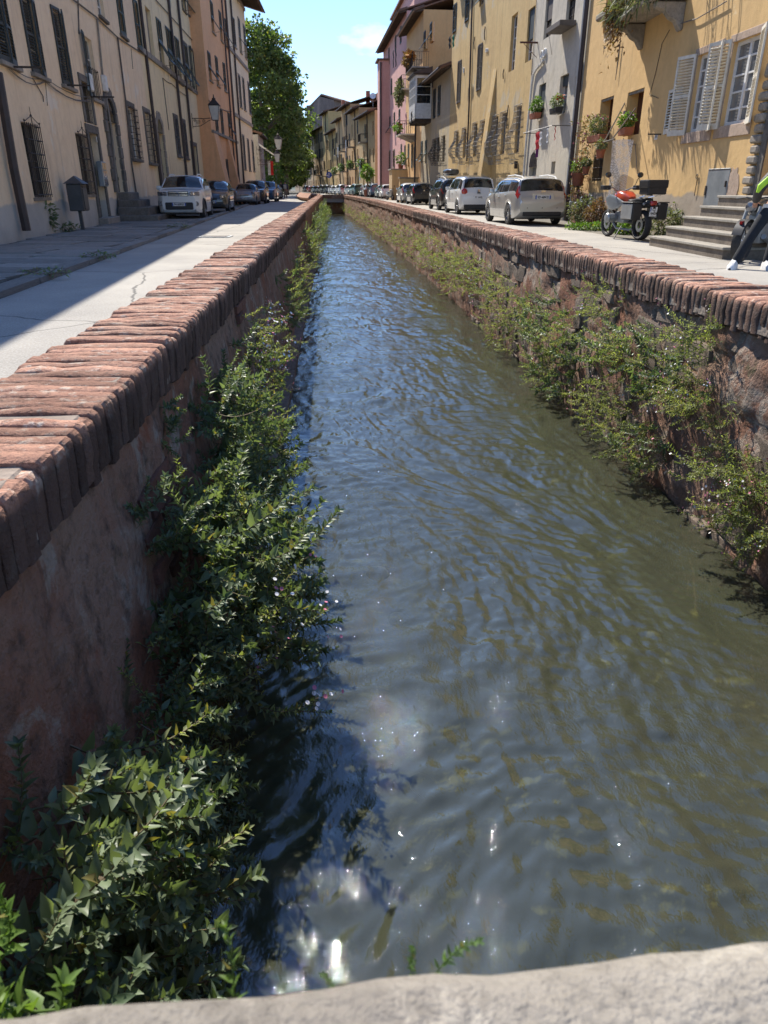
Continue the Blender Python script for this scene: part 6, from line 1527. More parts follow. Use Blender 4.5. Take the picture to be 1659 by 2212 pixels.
def person(loc, rz, label, J, mats, hair=True, bag=None):
    E = empty('person', loc, rz, label, 'person')
    bones = [('pel', 'waist'), ('waist', 'chest'), ('chest', 'neck'), ('neck', 'head'), ('head', 'crown'), ('pel', 'hipl'), ('hipl', 'kneel'), ('kneel', 'ankl'), ('ankl', 'toel'), ('pel', 'hipr'), ('hipr', 'kneer'), ('kneer', 'ankr'), ('ankr', 'toer'),
             ('chest', 'shl'), ('shl', 'ell'), ('ell', 'wrl'), ('wrl', 'pal'), ('chest', 'shr'), ('shr', 'elr'), ('elr', 'wrr'), ('wrr', 'par')]
    RR = dict(pel=(.13, .11), waist=(.125, .10), chest=(.15, .11), neck=.055, head=(.075, .09), crown=(.07, .085), hipl=.085, kneel=.058, ankl=.042, toel=(.042, .03), shl=.06, ell=.042, wrl=.03, pal=(.04, .018))
    for k in list(RR):
        if k.endswith('l') and k not in ('pel',): RR[k[:-1] + 'r'] = RR[k]
    Jj = {k: (J[k], RR[k]) for k in J if k in RR}; skin_mesh('body', Jj, bones, 'pel', mats['skin'], E)
    hd_ = Vector(J['head']); nk = Vector(J['neck']); fw = J['_fwd'] if '_fwd' in J else None
    # trousers and jacket: the same skeleton, fuller
    T_ = {k: (J[k], tuple(x * 1.0 + .022 for x in (RR[k] if isinstance(RR[k], tuple) else (RR[k],) * 2))) for k in ('pel', 'waist', 'hipl', 'hipr', 'kneel', 'kneer', 'ankl', 'ankr')}
    
    for sd_ in 'lr': a_ = Vector(J['ank' + sd_]); T_['ank' + sd_] = ((a_.x, a_.y, a_.z - .045), (.075, .08))
    T_['waist'] = (tuple(Vector(J['pel']).lerp(Vector(J['waist']), .45)), (.135, .115))
    skin_mesh('trousers', T_, [('pel', 'waist'), ('pel', 'hipl'), ('pel', 'hipr'), ('hipl', 'kneel'), ('hipr', 'kneer'), ('kneel', 'ankl'), ('kneer', 'ankr')], 'pel', mats['legs'], E)
    K_ = {k: (J[k], tuple(x * 1.0 + .035 for x in (RR[k] if isinstance(RR[k], tuple) else (RR[k],) * 2))) for k in ('waist', 'chest', 'neck', 'shl', 'shr', 'ell', 'elr', 'wrl', 'wrr')}
    K_['hem'] = (tuple(Vector(J['pel']).lerp(Vector(J['waist']), .15)), (.165, .135)); K_['neck'] = (tuple(Vector(J['chest']).lerp(Vector(J['neck']), .7)), (.075, .075))
    skin_mesh('jacket', K_, [('hem', 'waist'), ('waist', 'chest'), ('chest', 'neck'), ('chest', 'shl'), ('chest', 'shr'), ('shl', 'ell'), ('shr', 'elr'), ('ell', 'wrl'), ('elr', 'wrr')], 'chest', mats['top'], E)
    for sd_ in 'lr':
        a, b_ = Vector(J['ank' + sd_]), Vector(J['toe' + sd_]); d = (b_ - a); d.z = 0; d.normalize(); sdv = Vector((-d.y, d.x, 0)); mb = MB(); P = []
        for f, hw, h0 in ((-.11, .03, .09), (-.08, .052, .13), (0, .06, .15), (.09, .064, .11), (.17, .062, .08), (.22, .045, .06), (.245, .02, .03)):
            c_ = Vector((a.x, a.y, J['_z'])) + d * f; P.append([tuple(c_ - sdv * hw), tuple(c_ - sdv * hw * .95 + Vector((0, 0, h0 * .6))), tuple(c_ - sdv * hw * .5 + Vector((0, 0, h0))), tuple(c_ + sdv * hw * .5 + Vector((0, 0, h0))), tuple(c_ + sdv * hw * .95 + Vector((0, 0, h0 * .6))), tuple(c_ + sdv * hw)])
        mb.grid(P); mb.f += [(5, 4, 3, 2, 1, 0)]; mb.build('shoe', mats['shoe'], E, smooth=50)
        # five fingers curling from the palm
        w_, pl_ = Vector(J['wr' + sd_]), Vector(J['pa' + sd_]); dd = (pl_ - w_).normalized(); ac = dd.cross(Vector((0, 0, 1))).normalized() if abs(dd.z) < .95 else Vector((0, 1, 0)); up = ac.cross(dd); mb = MB()
        for k, ll in enumerate((.062, .072, .068, .052)):
            b0 = pl_ + ac * (.027 - .018 * k) ; mb.tube([b0 - dd * .01, b0 + dd * ll * .5, b0 + dd * ll * .85 - up * .018, b0 + dd * ll * .9 - up * .04], [.0095, .009, .008, .006], 6)
        b0 = w_.lerp(pl_, .45) + ac * .035; mb.tube([b0, b0 + ac * .025 + dd * .02, b0 + ac * .03 + dd * .05], [.011, .010, .007], 6); mb.build('fingers', mats['skin'], E, smooth=True)
    if hair:
        c_ = hd_.lerp(Vector(J['crown']), .75); mb = MB(); P = []
        for i in range(9):
            a = math.pi * .62 * i / 8; P.append([(c_.x + .108 * math.sin(a) * math.cos(2 * math.pi * j / 14), c_.y + .092 * math.sin(a) * math.sin(2 * math.pi * j / 14), c_.z + .02 + .115 * math.cos(a)) for j in range(15)])
        mb.grid(P); mb.build('hair', mats['hair'], E, smooth=True)
    f0 = J.get('_face', Vector((1, 0, 0))); f0 = Vector(f0).normalized(); s0 = Vector((-f0.y, f0.x, 0)); hc = hd_.lerp(Vector(J['crown']), .25)
    MB().tube([hc + f0 * .085 + Vector((0, 0, .01)), hc + f0 * .115 - Vector((0, 0, .02)), hc + f0 * .09 - Vector((0, 0, .028))], [.008, .016, .006], 6).build('nose', mats['skin'], E, smooth=True)
    mb = MB()
    for k in (-1, 1): mb.lathe([(.001, -.008), (.012, 0), (.001, .008)], 8, Matrix.Translation(hc + f0 * .088 + s0 * .032 * k + Vector((0, 0, .02))))
    mb.build('eyes', M['ink'], E); MB().tube([hc + f0 * .092 + s0 * .022 - Vector((0, 0, .055)), hc + f0 * .097 - Vector((0, 0, .057)), hc + f0 * .092 - s0 * .022 - Vector((0, 0, .055))], .005, 5).build('mouth', plain('lips', (.35, .12, .1), .5), E)
    mb = MB()
    for k in (-1, 1): mb.lathe([(.001, -.008), (.022, 0), (.001, .008)], 8, Matrix.Translation(hc + s0 * .082 * k) @ Matrix.Diagonal((1, 1, 1.5, 1)))
    mb.build('ears', mats['skin'], E); return E
# the rider: standing astride beside the second bike, turned half away, body leaning to the bike; x right, y away from the camera (world axes)
pl0 = gpt(1573, 581); pr0 = gpt(1636, 588)
ox, oy = pl0.x, pl0.y
dX = pr0.x - pl0.x
J = dict(pel=(.60, .14, .90), waist=(.62, .14, 1.06), chest=(.69, .14, 1.30), neck=(.78, .16, 1.48), head=(.83, .18, 1.59), crown=(.86, .20, 1.69),
         hipl=(.50, .12, .84), kneel=(.28, .05, .48), ankl=(.08, .02, .10), toel=(-.02, -.12, .04), hipr=(.70, .14, .84), kneer=(.64, .03, .46), ankr=(.55, -.06, .10), toer=(.53, -.20, .04),
         shl=(.50, .10, 1.40), ell=(.30, .12, 1.14), wrl=(.38, .34, .95), pal=(.42, .42, .92), shr=(.89, .14, 1.40), elr=(1.0, .22, 1.14), wrr=(.86, .42, .98), par=(.82, .50, .96), _z=.0, _face=(.3, .95, 0))
PER = person((ox, oy, 0), 0, 'person in black and bright green jacket, dark jeans and white trainers at the right edge', J, dict(skin=SKIN, legs=DENIM, top=JKT, hair=HAIR, shoe=SHOE))
MB().tube([(.56, .03, 1.43), (.40, .045, 1.30), (.27, .06, 1.16), (.25, .07, 1.08)], [.03, .042, .045, .02], 6).build('sleeve_stripe', HIV, PER, smooth=True)
MB().tube([(.76, .005, 1.44), (.70, -.015, 1.25), (.64, -.02, 1.06)], [.035, .035, .028], 6).build('back_stripe', HIV, PER, smooth=True)
MB().tube([(.64, -.02, 1.055), (.60, -.02, .93)], [.028, .028], 6).build('white_stripe', SHOE, PER, smooth=True)
MB().lathe([(.178, -.06), (.188, .0), (.18, .05)], 20, Matrix.Translation((.605, .14, .875)) @ Matrix.Diagonal((1, .84, 1, 1))).build('shirt_hem', SHOE, PER, smooth=True)
# two walkers far along the left lane
def walker(u, v, label, mats, bag=None, k=1.0):
    p = gpt(u, v); J = dict(pel=(0, 0, .95), waist=(0, 0, 1.1), chest=(0, 0, 1.34), neck=(0, .01, 1.52), head=(0, .02, 1.62), crown=(0, .02, 1.71), hipl=(-.09, 0, .88), kneel=(-.10, .10 * k, .50), ankl=(-.10, .12 * k, .09), toel=(-.10, .26 * k, .04), hipr=(.09, 0, .88), kneer=(.10, -.02, .50), ankr=(.10, -.16 * k, .11), toer=(.10, -.04 * k, .05),
        shl=(-.19, 0, 1.43), ell=(-.24, -.05, 1.15), wrl=(-.24, .08, .92), pal=(-.24, .10, .84), shr=(.19, 0, 1.43), elr=(.24, -.04, 1.15), wrr=(.24, .06, .92), par=(.24, .08, .84), _z=.0, _face=(0, 1, 0))
    E = person((p.x, p.y, 0), 0, label, J, mats)
    if bag: MB().box(-.17, .17, -.32, -.16, 1.0, 1.45).build('backpack', bag, E, bevel=.05, seg=2, smooth=True)
    return E
DK = plain('dark_cloth', (.03, .03, .034), .8); BE = plain('beige_trousers', (.34, .26, .17), .8); NV = plain('navy_cloth', (.03, .045, .10), .8)
walker(608.5, 428.3, 'walker in black far along the left lane', dict(skin=SKIN, legs=DK, top=DK, hair=HAIR, shoe=DK)); walker(617.5, 428.6, 'walker in beige trousers with a pale backpack far along the left lane', dict(skin=SKIN, legs=BE, top=NV, hair=HAIR, shoe=DK), plain('pale_bag', (.5, .5, .42), .8), -1)

# ================================================================== plants
rp = np.random.RandomState(77)
def leaves(base, d, nrm, ln_, wd, fold=.25, droop=.25):
    """N folded, pointed leaves as triangles: verts (N*8,3), tris (N*8,3)"""
    base, d, nrm = [np.asarray(a, float) for a in (base, d, nrm)]; N = len(base)
    d = d / np.linalg.norm(d, axis=1, keepdims=True); s = np.cross(d, nrm); s /= np.linalg.norm(s, axis=1, keepdims=True) + 1e-9; n = np.cross(s, d)
    l = np.asarray(ln_)[:, None]; w_ = np.asarray(wd)[:, None]
    def pt(f, g, k): return base + d * l * f + s * w_ * g + n * (k * w_ * fold * abs(g) * 2 - l * droop * f * f)
    V = np.stack([pt(0, 0, 0), pt(.32, .5, 1), pt(.32, 0, 0), pt(.32, -.5, 1), pt(.70, .30, 1), pt(.70, 0, 0), pt(.70, -.30, 1), pt(1, 0, 0)], 1)
    T = np.array([(0, 2, 1), (0, 3, 2), (1, 2, 5), (1, 5, 4), (2, 3, 6), (2, 6, 5), (4, 5, 7), (5, 6, 7)])
    F = (np.arange(N)[:, None, None] * 8 + T[None]); return V.reshape(-1, 3), F.reshape(-1, 3)
def tri_tube(pts, r0, r1):
    pts = np.asarray(pts, float); m_ = len(pts); V = []; F = []
    for i in range(m_):
        t = pts[min(i + 1, m_ - 1)] - pts[max(0, i - 1)]; t /= np.linalg.norm(t) + 1e-9
        a = np.cross(t, [.3, .9, .2]); a /= np.linalg.norm(a) + 1e-9; b_ = np.cross(t, a); r = r0 + (r1 - r0) * i / (m_ - 1)
        for k in range(3): an = 2.094 * k; V.append(pts[i] + (a * math.cos(an) + b_ * math.sin(an)) * r)
    for i in range(m_ - 1):
        for k in range(3): q = (k + 1) % 3; F += [(i * 3 + k, i * 3 + q, (i + 1) * 3 + q), (i * 3 + k, (i + 1) * 3 + q, (i + 1) * 3 + k)]
    return np.array(V), np.array(F)
def tri_mesh(name, parts, mats):
    """parts: (verts, tris, material index)"""
    V, F, I = [], [], []; b_ = 0
    for v, f, k in parts:
        if len(v) == 0: continue
        V.append(v); F.append(np.asarray(f) + b_); I.append(np.full(len(f), k, np.int32)); b_ += len(v)
    me = fast_mesh(name, np.concatenate(V), np.concatenate(F), 3)
    for m_ in mats: me.materials.append(m_)
    idx = np.concatenate(I)
    if len(idx) == len(me.polygons): me.polygons.foreach_set('material_index', idx)
    return me
def flower_tris(c, n_, r, rs, petals=8):
    """flat little daisies: ring of petals round each centre"""
    V, F = [], []
    for p, nn in zip(c, n_):
        nn = nn / np.linalg.norm(nn); a = np.cross(nn, [.2, .5, .8]); a /= np.linalg.norm(a); b_ = np.cross(nn, a); base = len(V)
        V.append(p)
        for k in range(petals): an = 2 * math.pi * k / petals; V.append(p + (a * math.cos(an) + b_ * math.sin(an)) * r + nn * r * .2)
        for k in range(petals): F.append((base, base + 1 + k, base + 1 + (k + 1) % petals))
    return np.array(V).reshape(-1, 3), np.array(F, int).reshape(-1, 3)
def sprig_mesh(i, kind):
    """one shoot, unit length ~1, grows along +x and turns up (+z); leaves round the stem, tuft at the tip"""
    rs = np.random.RandomState(200 + i + (50 if kind != 'pel' else 0)); n = 9; up = rs.uniform(.1, .75); sw = rs.uniform(-.3, .3)
    t = np.linspace(0, 1, n); st = np.stack([t * (1 - .18 * t), sw * t ** 2, up * t ** 1.8 - .10 * t], 1)
    nl = 32 if kind == 'pel' else (7 if kind == 'dry' else 34); B, D, N_, Ln, Wd = [], [], [], [], []
    for k in range(nl):
        f = .10 + .90 * (k / (nl - 1)) ** .85; j = f * (n - 1); a = int(min(n - 2, j)); p = st[a] + (st[a + 1] - st[a]) * (j - a); tg = st[a + 1] - st[a]; tg /= np.linalg.norm(tg)
        an = k * 2.4 + rs.uniform(-.3, .3); s1 = np.cross(tg, [0, 0, 1]); s1 /= np.linalg.norm(s1); s2 = np.cross(s1, tg)
        rad = s1 * math.cos(an) + s2 * math.sin(an); lean = .45 + .7 * f; d = rad + tg * lean + np.array([0, 0, .25])
        B.append(p); D.append(d); N_.append(np.array([0, 0, 1.0]) + tg * .5 + rs.normal(0, .25, 3))
        sz = (.205 * (1 - .5 * f) + .02) * rs.uniform(.75, 1.2) if kind == 'pel' else (.13 * (1 - .4 * f)) * rs.uniform(.7, 1.3)
        Ln.append(sz); Wd.append(sz * (.46 if kind == 'pel' else .34))
    for k in range(5 if kind == 'pel' else 3):
        an = 2 * math.pi * k / 5; tg = st[-1] - st[-2]; tg /= np.linalg.norm(tg); s1 = np.cross(tg, [0, 0, 1]); s1 /= np.linalg.norm(s1); s2 = np.cross(s1, tg)
        B.append(st[-1]); D.append(tg + (s1 * math.cos(an) + s2 * math.sin(an)) * .8); N_.append(tg + np.array([0, 0, .4])); sz = .13 if kind == 'pel' else .07; Ln.append(sz); Wd.append(sz * .45)
    v, f = leaves(B, D, N_, Ln, Wd); parts = [(v, f, 0)]; v, f = tri_tube(st, .011, .006); parts.append((v, f, 1)); mats = [M['leaf'], M['stem']]
    if kind == 'pel':                       # little beads of seed in the leaf axils
        c = [st[int(k)] + rs.normal(0, .012, 3) for k in rs.uniform(4, n - 1, 16)]; v, f = flower_tris(c, rs.normal(0, 1, (16, 3)), .016, rs, 4); parts.append((v, f, 1))
    if kind == 'dai':
        mats = [M['leaf_dry'], M['stem'], M['petal_white'], M['petal_pink']]
        for mi, cnt in ((2, 3), (3, 2)):
            c, nn = [], []
            for k in range(cnt):
                p0 = st[rs.randint(5, n)]; tip = p0 + np.array([rs.uniform(.05, .3), rs.uniform(-.2, .2), rs.uniform(.1, .35)]); v, f = tri_tube([p0, (p0 + tip) / 2 + [0, 0, .03], tip], .004, .003); parts.append((v, f, 1)); c.append(tip); nn.append(np.array([rs.uniform(.2, 1), rs.uniform(-.6, .3), rs.uniform(.3, 1)]))
            v, f = flower_tris(c, nn, .034, rs); parts.append((v, f, mi))
    if kind in ('grey', 'dry'): mats = [M['leaf_dry'], M['stem']]
    return tri_mesh('sprig', parts, mats)
SP = {'dry': [sprig_mesh(40 + i, 'dry') for i in range(5)], 'pel': [sprig_mesh(i, 'pel') for i in range(9)], 'dai': [sprig_mesh(i, 'dai') for i in range(9)], 'grey': [sprig_mesh(20 + i, 'grey') for i in range(6)]}
def bake(meshes_mats, name, mats):
    """many placed copies of shoots joined to one mesh (for far clumps)"""
    V, F, I = [], [], []; b_ = 0
    for me, Mx in meshes_mats:
        n = len(me.vertices); co = np.empty(n * 3, np.float32); me.vertices.foreach_get('co', co); co = co.reshape(-1, 3); A = np.array(Mx)
        V.append(co @ A[:3, :3].T + A[:3, 3]); f = np.empty(len(me.polygons) * 3, np.int32); me.loops.foreach_get('vertex_index', f); F.append(f.reshape(-1, 3) + b_); b_ += n
        ix = np.empty(len(me.polygons), np.int32); me.polygons.foreach_get('material_index', ix); I.append(ix)
    me = fast_mesh(name, np.concatenate(V), np.concatenate(F), 3)
    for m_ in mats: me.materials.append(m_)
    idx = np.concatenate(I)
    if len(idx) == len(me.polygons): me.polygons.foreach_set('material_index', idx)
    return me
def wall_plant(side, Yc, zc, sy, sz, n, size, label, kinds, group, single=True, out=.10, droop=.0, seed=0):
    """a clump rooted in a canal wall. side 'L' or 'R'; sy, sz: half extents along and up the wall"""
    rs = np.random.RandomState(1000 + seed); sg = 1 if side == 'L' else -1; edge = wl if side == 'L' else wr
    E = empty('wall_plant', (edge(Yc), Yc, zc), 0, label, 'plant', group); lst = []
    for k in range(n):
        while True:
            a, b_ = rs.uniform(-1, 1, 2)
            if a * a + b_ * b_ < 1: break
        Y = Yc + a * sy; z = max(ZW + .02, min(ZT - .2, zc + b_ * sz)); bulge = math.sqrt(max(0, 1 - a * a - b_ * b_)) * out
        f = (ZT - z) / (ZT - ZW); x = edge(Y) + sg * (-.05 + (.14 if side == 'L' else .02) * f + rs.uniform(0, 1) * bulge)
        s = size * rs.uniform(.5, 1.2); yaw = rs.normal(0, .75); pit = rs.normal(.10 + droop, .45)
        Mx = Matrix.Translation((x - edge(Yc), Y - Yc, z - zc)) @ Matrix.Rotation((0 if sg > 0 else math.pi) + yaw, 4, 'Z') @ Matrix.Rotation(pit, 4, 'Y') @ Matrix.Rotation(rs.normal(0, .5), 4, 'X') @ Matrix.Diagonal((s, s, s, 1))
        kd = kinds[rs.randint(len(kinds))]; lst.append((SP[kd][rs.randint(len(SP[kd]))], Mx, kd))
    if single:
        for me, Mx, kd in lst: o = link('sprig', me, None, E); o.matrix_local = Mx
    else:
        for kd in sorted(set(k for _, _, k in lst)):
            sel = [(me, Mx) for me, Mx, k in lst if k == kd]; me = bake(sel, 'foliage', list(sel[0][0].materials)); link('foliage', me, None, E)
    return E
GLP = 'plants rooted in the left canal wall'; GRP = 'plants rooted in the right canal wall'
# left wall: from the camera outwards
wall_plant('L', .92, -.36, .55, .44, 230, .27, 'big dark-leaved pellitory bush hanging at the lower left corner', ['pel'] * 7 + ['dry', 'grey'], GLP, True, .16, .1, 1)
wall_plant('L', 1.70, -.48, .45, .38, 170, .21, 'dense shaded pellitory hanging low between the corner bush and the sunlit bush', ['pel'] * 7 + ['dry', 'grey'], GLP, True, .16, .1, 2)
wall_plant('L', 2.42, -.24, .46, .34, 270, .24, 'sunlit pellitory bush bulging over the water at mid left', ['pel'] * 7 + ['dry', 'grey'], GLP, True, .46, .0, 3)
wall_plant('L', 3.45, -.12, .58, .46, 290, .22, 'tall leafy pellitory bush growing up the left wall behind the sunlit one', ['pel'] * 7 + ['dry', 'grey'], GLP, True, .34, .0, 4)
wall_plant('L', 4.9, .10, .62, .28, 60, .23, 'loose fleabane with tiny pink flowers high on the left wall', ['dai', 'grey', 'pel'], GLP, True, .25, .0, 5)
wall_plant('L', 6.2, -.05, .7, .30, 50, .22, 'thin wispy fleabane further along the left wall', ['dai', 'grey'], GLP, True, .22, .0, 6)
wall_plant('L', 2.15, .12, .22, .10, 14, .16, 'small tuft of leaves under the coping in the left wall', ['pel'], GLP, True, .05, .0, 7)
wall_plant('L', 2.62, .30, .10, .10, 9, .14, 'tiny sunlit tuft clinging to the left coping', ['pel'], GLP, True, .05, .0, 8)
wall_plant('L', 8.9, -.10, 0.9, .34, 85, .22, 'grey-green leafy clump on the left wall before the bend of plants', ['grey', 'grey', 'pel'], GLP, False, .24, .0, 9)
wall_plant('L', 12.0, -.10, 1.1, .36, 95, .24, 'long grey-green clump covering the left wall further off', ['grey', 'grey', 'dai'], GLP, False, .24, .0, 10)
wall_plant('L', 17.0, -.05, 1.7, .38, 110, .26, 'distant clump overhanging the left wall', ['grey', 'dai', 'pel'], GLP, False, .28, .0, 11)
wall_plant('L', 25.0, -.05, 3.4, .38, 150, .28, 'far long fringe of plants on the left wall', ['grey', 'pel'], GLP, False, .40, .0, 12)
wall_plant('L', 38.0, -.05, 7, .42, 200, .40, 'farthest fringe of plants on the left wall', ['grey', 'pel'], GLP, False, .40, .0, 13)
# right wall: clumps read off the photo (u, v, half width, half height in photo px, shoots)
def on_right(u, v, off=.1):
    d = ray(u, v); a, b_ = .5, 62.0
    for _ in range(40):
        t = (a + b_) / 2
        if d.x * t < wr(d.y * t) - off: a = t
        else: b_ = t
    return d.y * t, CAM_H + d.z * t, t
RC = [(1615, 1120, 62, 95, 70, 'flowering fleabane clump at the right edge just above the water', 1), (1560, 1000, 60, 40, 46, 'small flowering fleabane with white dots below the stone block on the right', 1), (1500, 858, 78, 42, 60, 'trailing fleabane on the ledge of the right wall', 1),
      (1495, 735, 28, 60, 34, 'narrow upright tuft high on the right wall', 1), (1370, 770, 85, 72, 110, 'wide leafy clump in the middle of the right wall', 1), (1305, 880, 70, 62, 80, 'pale green clump hanging low under the wide one on the right wall', 1),
      (1385, 960, 26, 62, 36, 'dark narrow plant hanging to the water on the right wall', 1), (1285, 640, 34, 42, 30, 'upright bright tuft near the coping of the right wall', 1), (1180, 700, 78, 66, 110, 'bright dense clump sagging towards the water on the right wall', 1), (1185, 800, 42, 50, 60, 'dark lower lobe of the bright dense clump', 1),
      (1085, 650, 50, 55, 80, 'rounded clump left of the bright dense one on the right wall', 1), (1075, 715, 40, 40, 50, 'drooping tuft over the water below the rounded clump', 1), (1020, 590, 50, 45, 80, 'broad olive clump further along the right wall', 0), (960, 585, 42, 36, 70, 'broad low clump at the water, right wall', 0),
      (945, 540, 60, 30, 90, 'long pale clump high on the right wall, far half', 0), (880, 520, 50, 36, 100, 'far pale clump on the right wall', 0), (835, 495, 34, 28, 90, 'farther grey-green clump on the right wall', 0), (800, 478, 26, 22, 90, 'grey-green fringe near the far end of the right wall', 0), (770, 462, 22, 16, 90, 'last grey-green fringe of the right wall', 0), (748, 450, 12, 11, 60, 'tiny far tuft at the end of the right wall', 0)]
for k, (u, v, ru, rv, n, lb, sg_) in enumerate(RC):
    Y, z, t = on_right(u, v); Y2, _, _ = on_right(u - ru, v); sy = abs(Y2 - Y) * .80 + .04; sz = min(.45, rv * t / FPX * .78 + .02)
    wall_plant('R', Y, z, sy, sz, int(n * (1.6 if sg_ else 1.8)), .20 if sg_ else .24, lb, ['dai', 'grey', 'grey', 'grey', 'dry'] if k not in (4, 6, 8, 9) else ['pel', 'grey', 'grey'], GRP, bool(sg_), .30, .22, 100 + k)
# daisies over the dark water at the left
E = empty('fleabane', (wl(2.0) + .45, 2.0, -.35), 0, 'thin fleabane with white and pink daisies over dark water at left', 'plant', GLP)
for k in range(9):
    o = link('sprig', SP['dai'][k % 9], None, E); o.location = (rp.uniform(-.25, .05), rp.uniform(-.25, .35), rp.uniform(-.2, .15)); s = rp.uniform(.16, .26); o.scale = (s, s, s); o.rotation_euler = (rp.normal(0, .3), rp.normal(.1, .3), rp.normal(0, .7))
# shoots between the camera and the water, on the parapet's canal side
def parapet_plant(label, items, mesh='pel', mat=None):
    E = empty('parapet_plant', items[0][0], 0, label, 'plant', 'shoots growing on the bridge parapet')
    for loc, s, rz, pit in items:
        o = link('sprig', SP_B[rp.randint(6)] if len(items) > 5 else SP_G[rp.randint(4)], None, E); o.location = Vector(loc) - Vector(items[0][0]); o.scale = (s, s, s); o.rotation_euler = (rp.uniform(-.4, .4), pit, rz)
    return E
SP_B = []
for i in range(6):
    me = SP['pel'][i].copy(); me.materials.clear(); me.materials.append(M['leaf_bright']); me.materials.append(M['stem']); SP_B.append(me)
SP_G = []
for i in range(4):
    me = SP['grey'][i].copy(); me.materials.clear(); me.materials.append(M['leaf_bright']); me.materials.append(M['stem']); SP_G.append(me)
it = []
for k in range(16): it.append(((rp.uniform(-.50, -.30), rp.uniform(.40, .52), rp.uniform(.20, .36)), rp.uniform(.10, .18), rp.uniform(0, 6.3), rp.uniform(-1.2, -.3)))
parapet_plant('blurred bright green shoots at the lower left corner by the parapet', it)
parapet_plant('single flowering shoot standing before the dark water above the parapet', [((-.115, .315, .58), .10, .3, -1.35), ((-.125, .32, .57), .06, 2.4, -1.0)])
parapet_plant('small pair of shoots peeping over the middle of the parapet', [((.035, .33, .625), .062, .5, -.95), ((.02, .33, .62), .045, 1.5, -1.1)])
parapet_plant('tiny shoot peeping over the parapet left of the middle pair', [((-.035, .31, .62), .04, 1.5, -1.2)])

# ---- free-standing bushes and potted plants
def bush(name, label, loc, rx, ry, rz, n, size, mat, cat='bush', group=None, flowers=None, seed=0, parent=None, hang=False):
    rs = np.random.RandomState(300 + seed); E = empty(name, loc, 0, label, cat, group) if parent is None else parent
    d = rs.normal(0, 1, (n, 3)); d /= np.linalg.norm(d, axis=1, keepdims=True); r = rs.uniform(.25, 1, (n, 1)) ** .5; lump = 1 + .25 * np.sin(d[:, :1] * 5 + seed) * np.cos(d[:, 2:] * 4)
    B = d * r * lump * np.array([rx, ry, rz]); B[:, 2] += rz * (.95 if not hang else -.6); 
    if not hang: B[:, 2] = np.maximum(B[:, 2], .01)
    dd = d * np.array([1, 1, .6]) + rs.normal(0, .5, (n, 3)); ln_ = size * rs.uniform(.6, 1.3, n); v, f = leaves(B, dd, rs.normal(0, .6, (n, 3)) + [0, 0, 1], ln_, ln_ * .45); parts = [(v, f, 0)]
    link('foliage', tri_mesh('foliage', parts, [mat]), None, E); sp_ = []
    for k in range(10):
        q = B[rs.randint(n)]; v, f = tri_tube([[0, 0, 0], q * .5 + [0, 0, .1 * rz], q], .012 * max(rx, rz), .004); sp_.append((v, f, 0))
    link('stems', tri_mesh('stems', sp_, [M['stem']]), None, E)
    if flowers:
        fm, cnt, fs = flowers; q = np.argsort(-(B[:, 2] + B @ np.array([-.3, -.5, .2])))[:cnt * 3]; q = rs.choice(q, cnt); v, f = flower_tris(B[q] + rs.normal(0, size * .3, (cnt, 3)), rs.normal(0, .6, (cnt, 3)) + [-.5, -.7, .6], fs, rs, 6); link('blossom', tri_mesh('blossom', [(v, f, 0)], [fm]), None, E)
    return E
p = gpt(68, 507); bush('bush', 'dark weedy bush at the foot of the left drainpipe', (p.x, p.y, .03), .75, .6, .42, 900, .16, M['leaf'], seed=1)
p = gpt(120, 503); bush('weed', 'low weeds along the left wall foot', (p.x, p.y, .03), .6, .3, .12, 250, .10, M['leaf'], 'weed', seed=2)
for k, (u, v, rx, rz, lb, mt) in enumerate([(1242, 486, .6, .45, 'pale green weedy bush behind the estate car at the grey wall', 'leaf_grey'), (1272, 489, .4, .4, 'reddish dry bush between the green ones by the yellow house', 'leaf_red'), (1303, 484, .5, .62, 'tall pale bush left of the motorbike', 'leaf_grey'), (1418, 513, .5, .36, 'pale leafy bush behind the motorbike', 'leaf_grey'), (1462, 511, .48, .42, 'pale leafy bush beside the stone steps', 'leaf_grey'), (1345, 506, .45, .16, 'low green weeds under the motorbike', 'leaf_bright'), (1265, 497, .9, .10, 'strip of short weeds along the road edge by the yellow house', 'leaf_bright')]):
    p = gpt(u, v); bush('bush', lb, (p.x + .25, p.y + .1, 0), rx, .45, rz, 900, .10, M[mt], 'bush', 'weeds and bushes along the yellow house', (M['petal_white'], 25, .03) if mt == 'leaf_grey' else None, 10 + k)
for k, (u, v, lb) in enumerate([(505, 447, 'grass tuft on the kerb near the parked hatchback'), (390, 497, 'short weeds in the kerb joint before the white SUV'), (215, 566, 'short weeds in the kerb joint, middle left'), (100, 605, 'short weeds in the kerb joint near the left edge')]):
    p = gpt(u, v); bush('weed', lb, (p.x, p.y, .06), .38, .09, .05, 90, .06, M['leaf'], 'weed', 'weeds in the kerb joint', seed=30 + k)

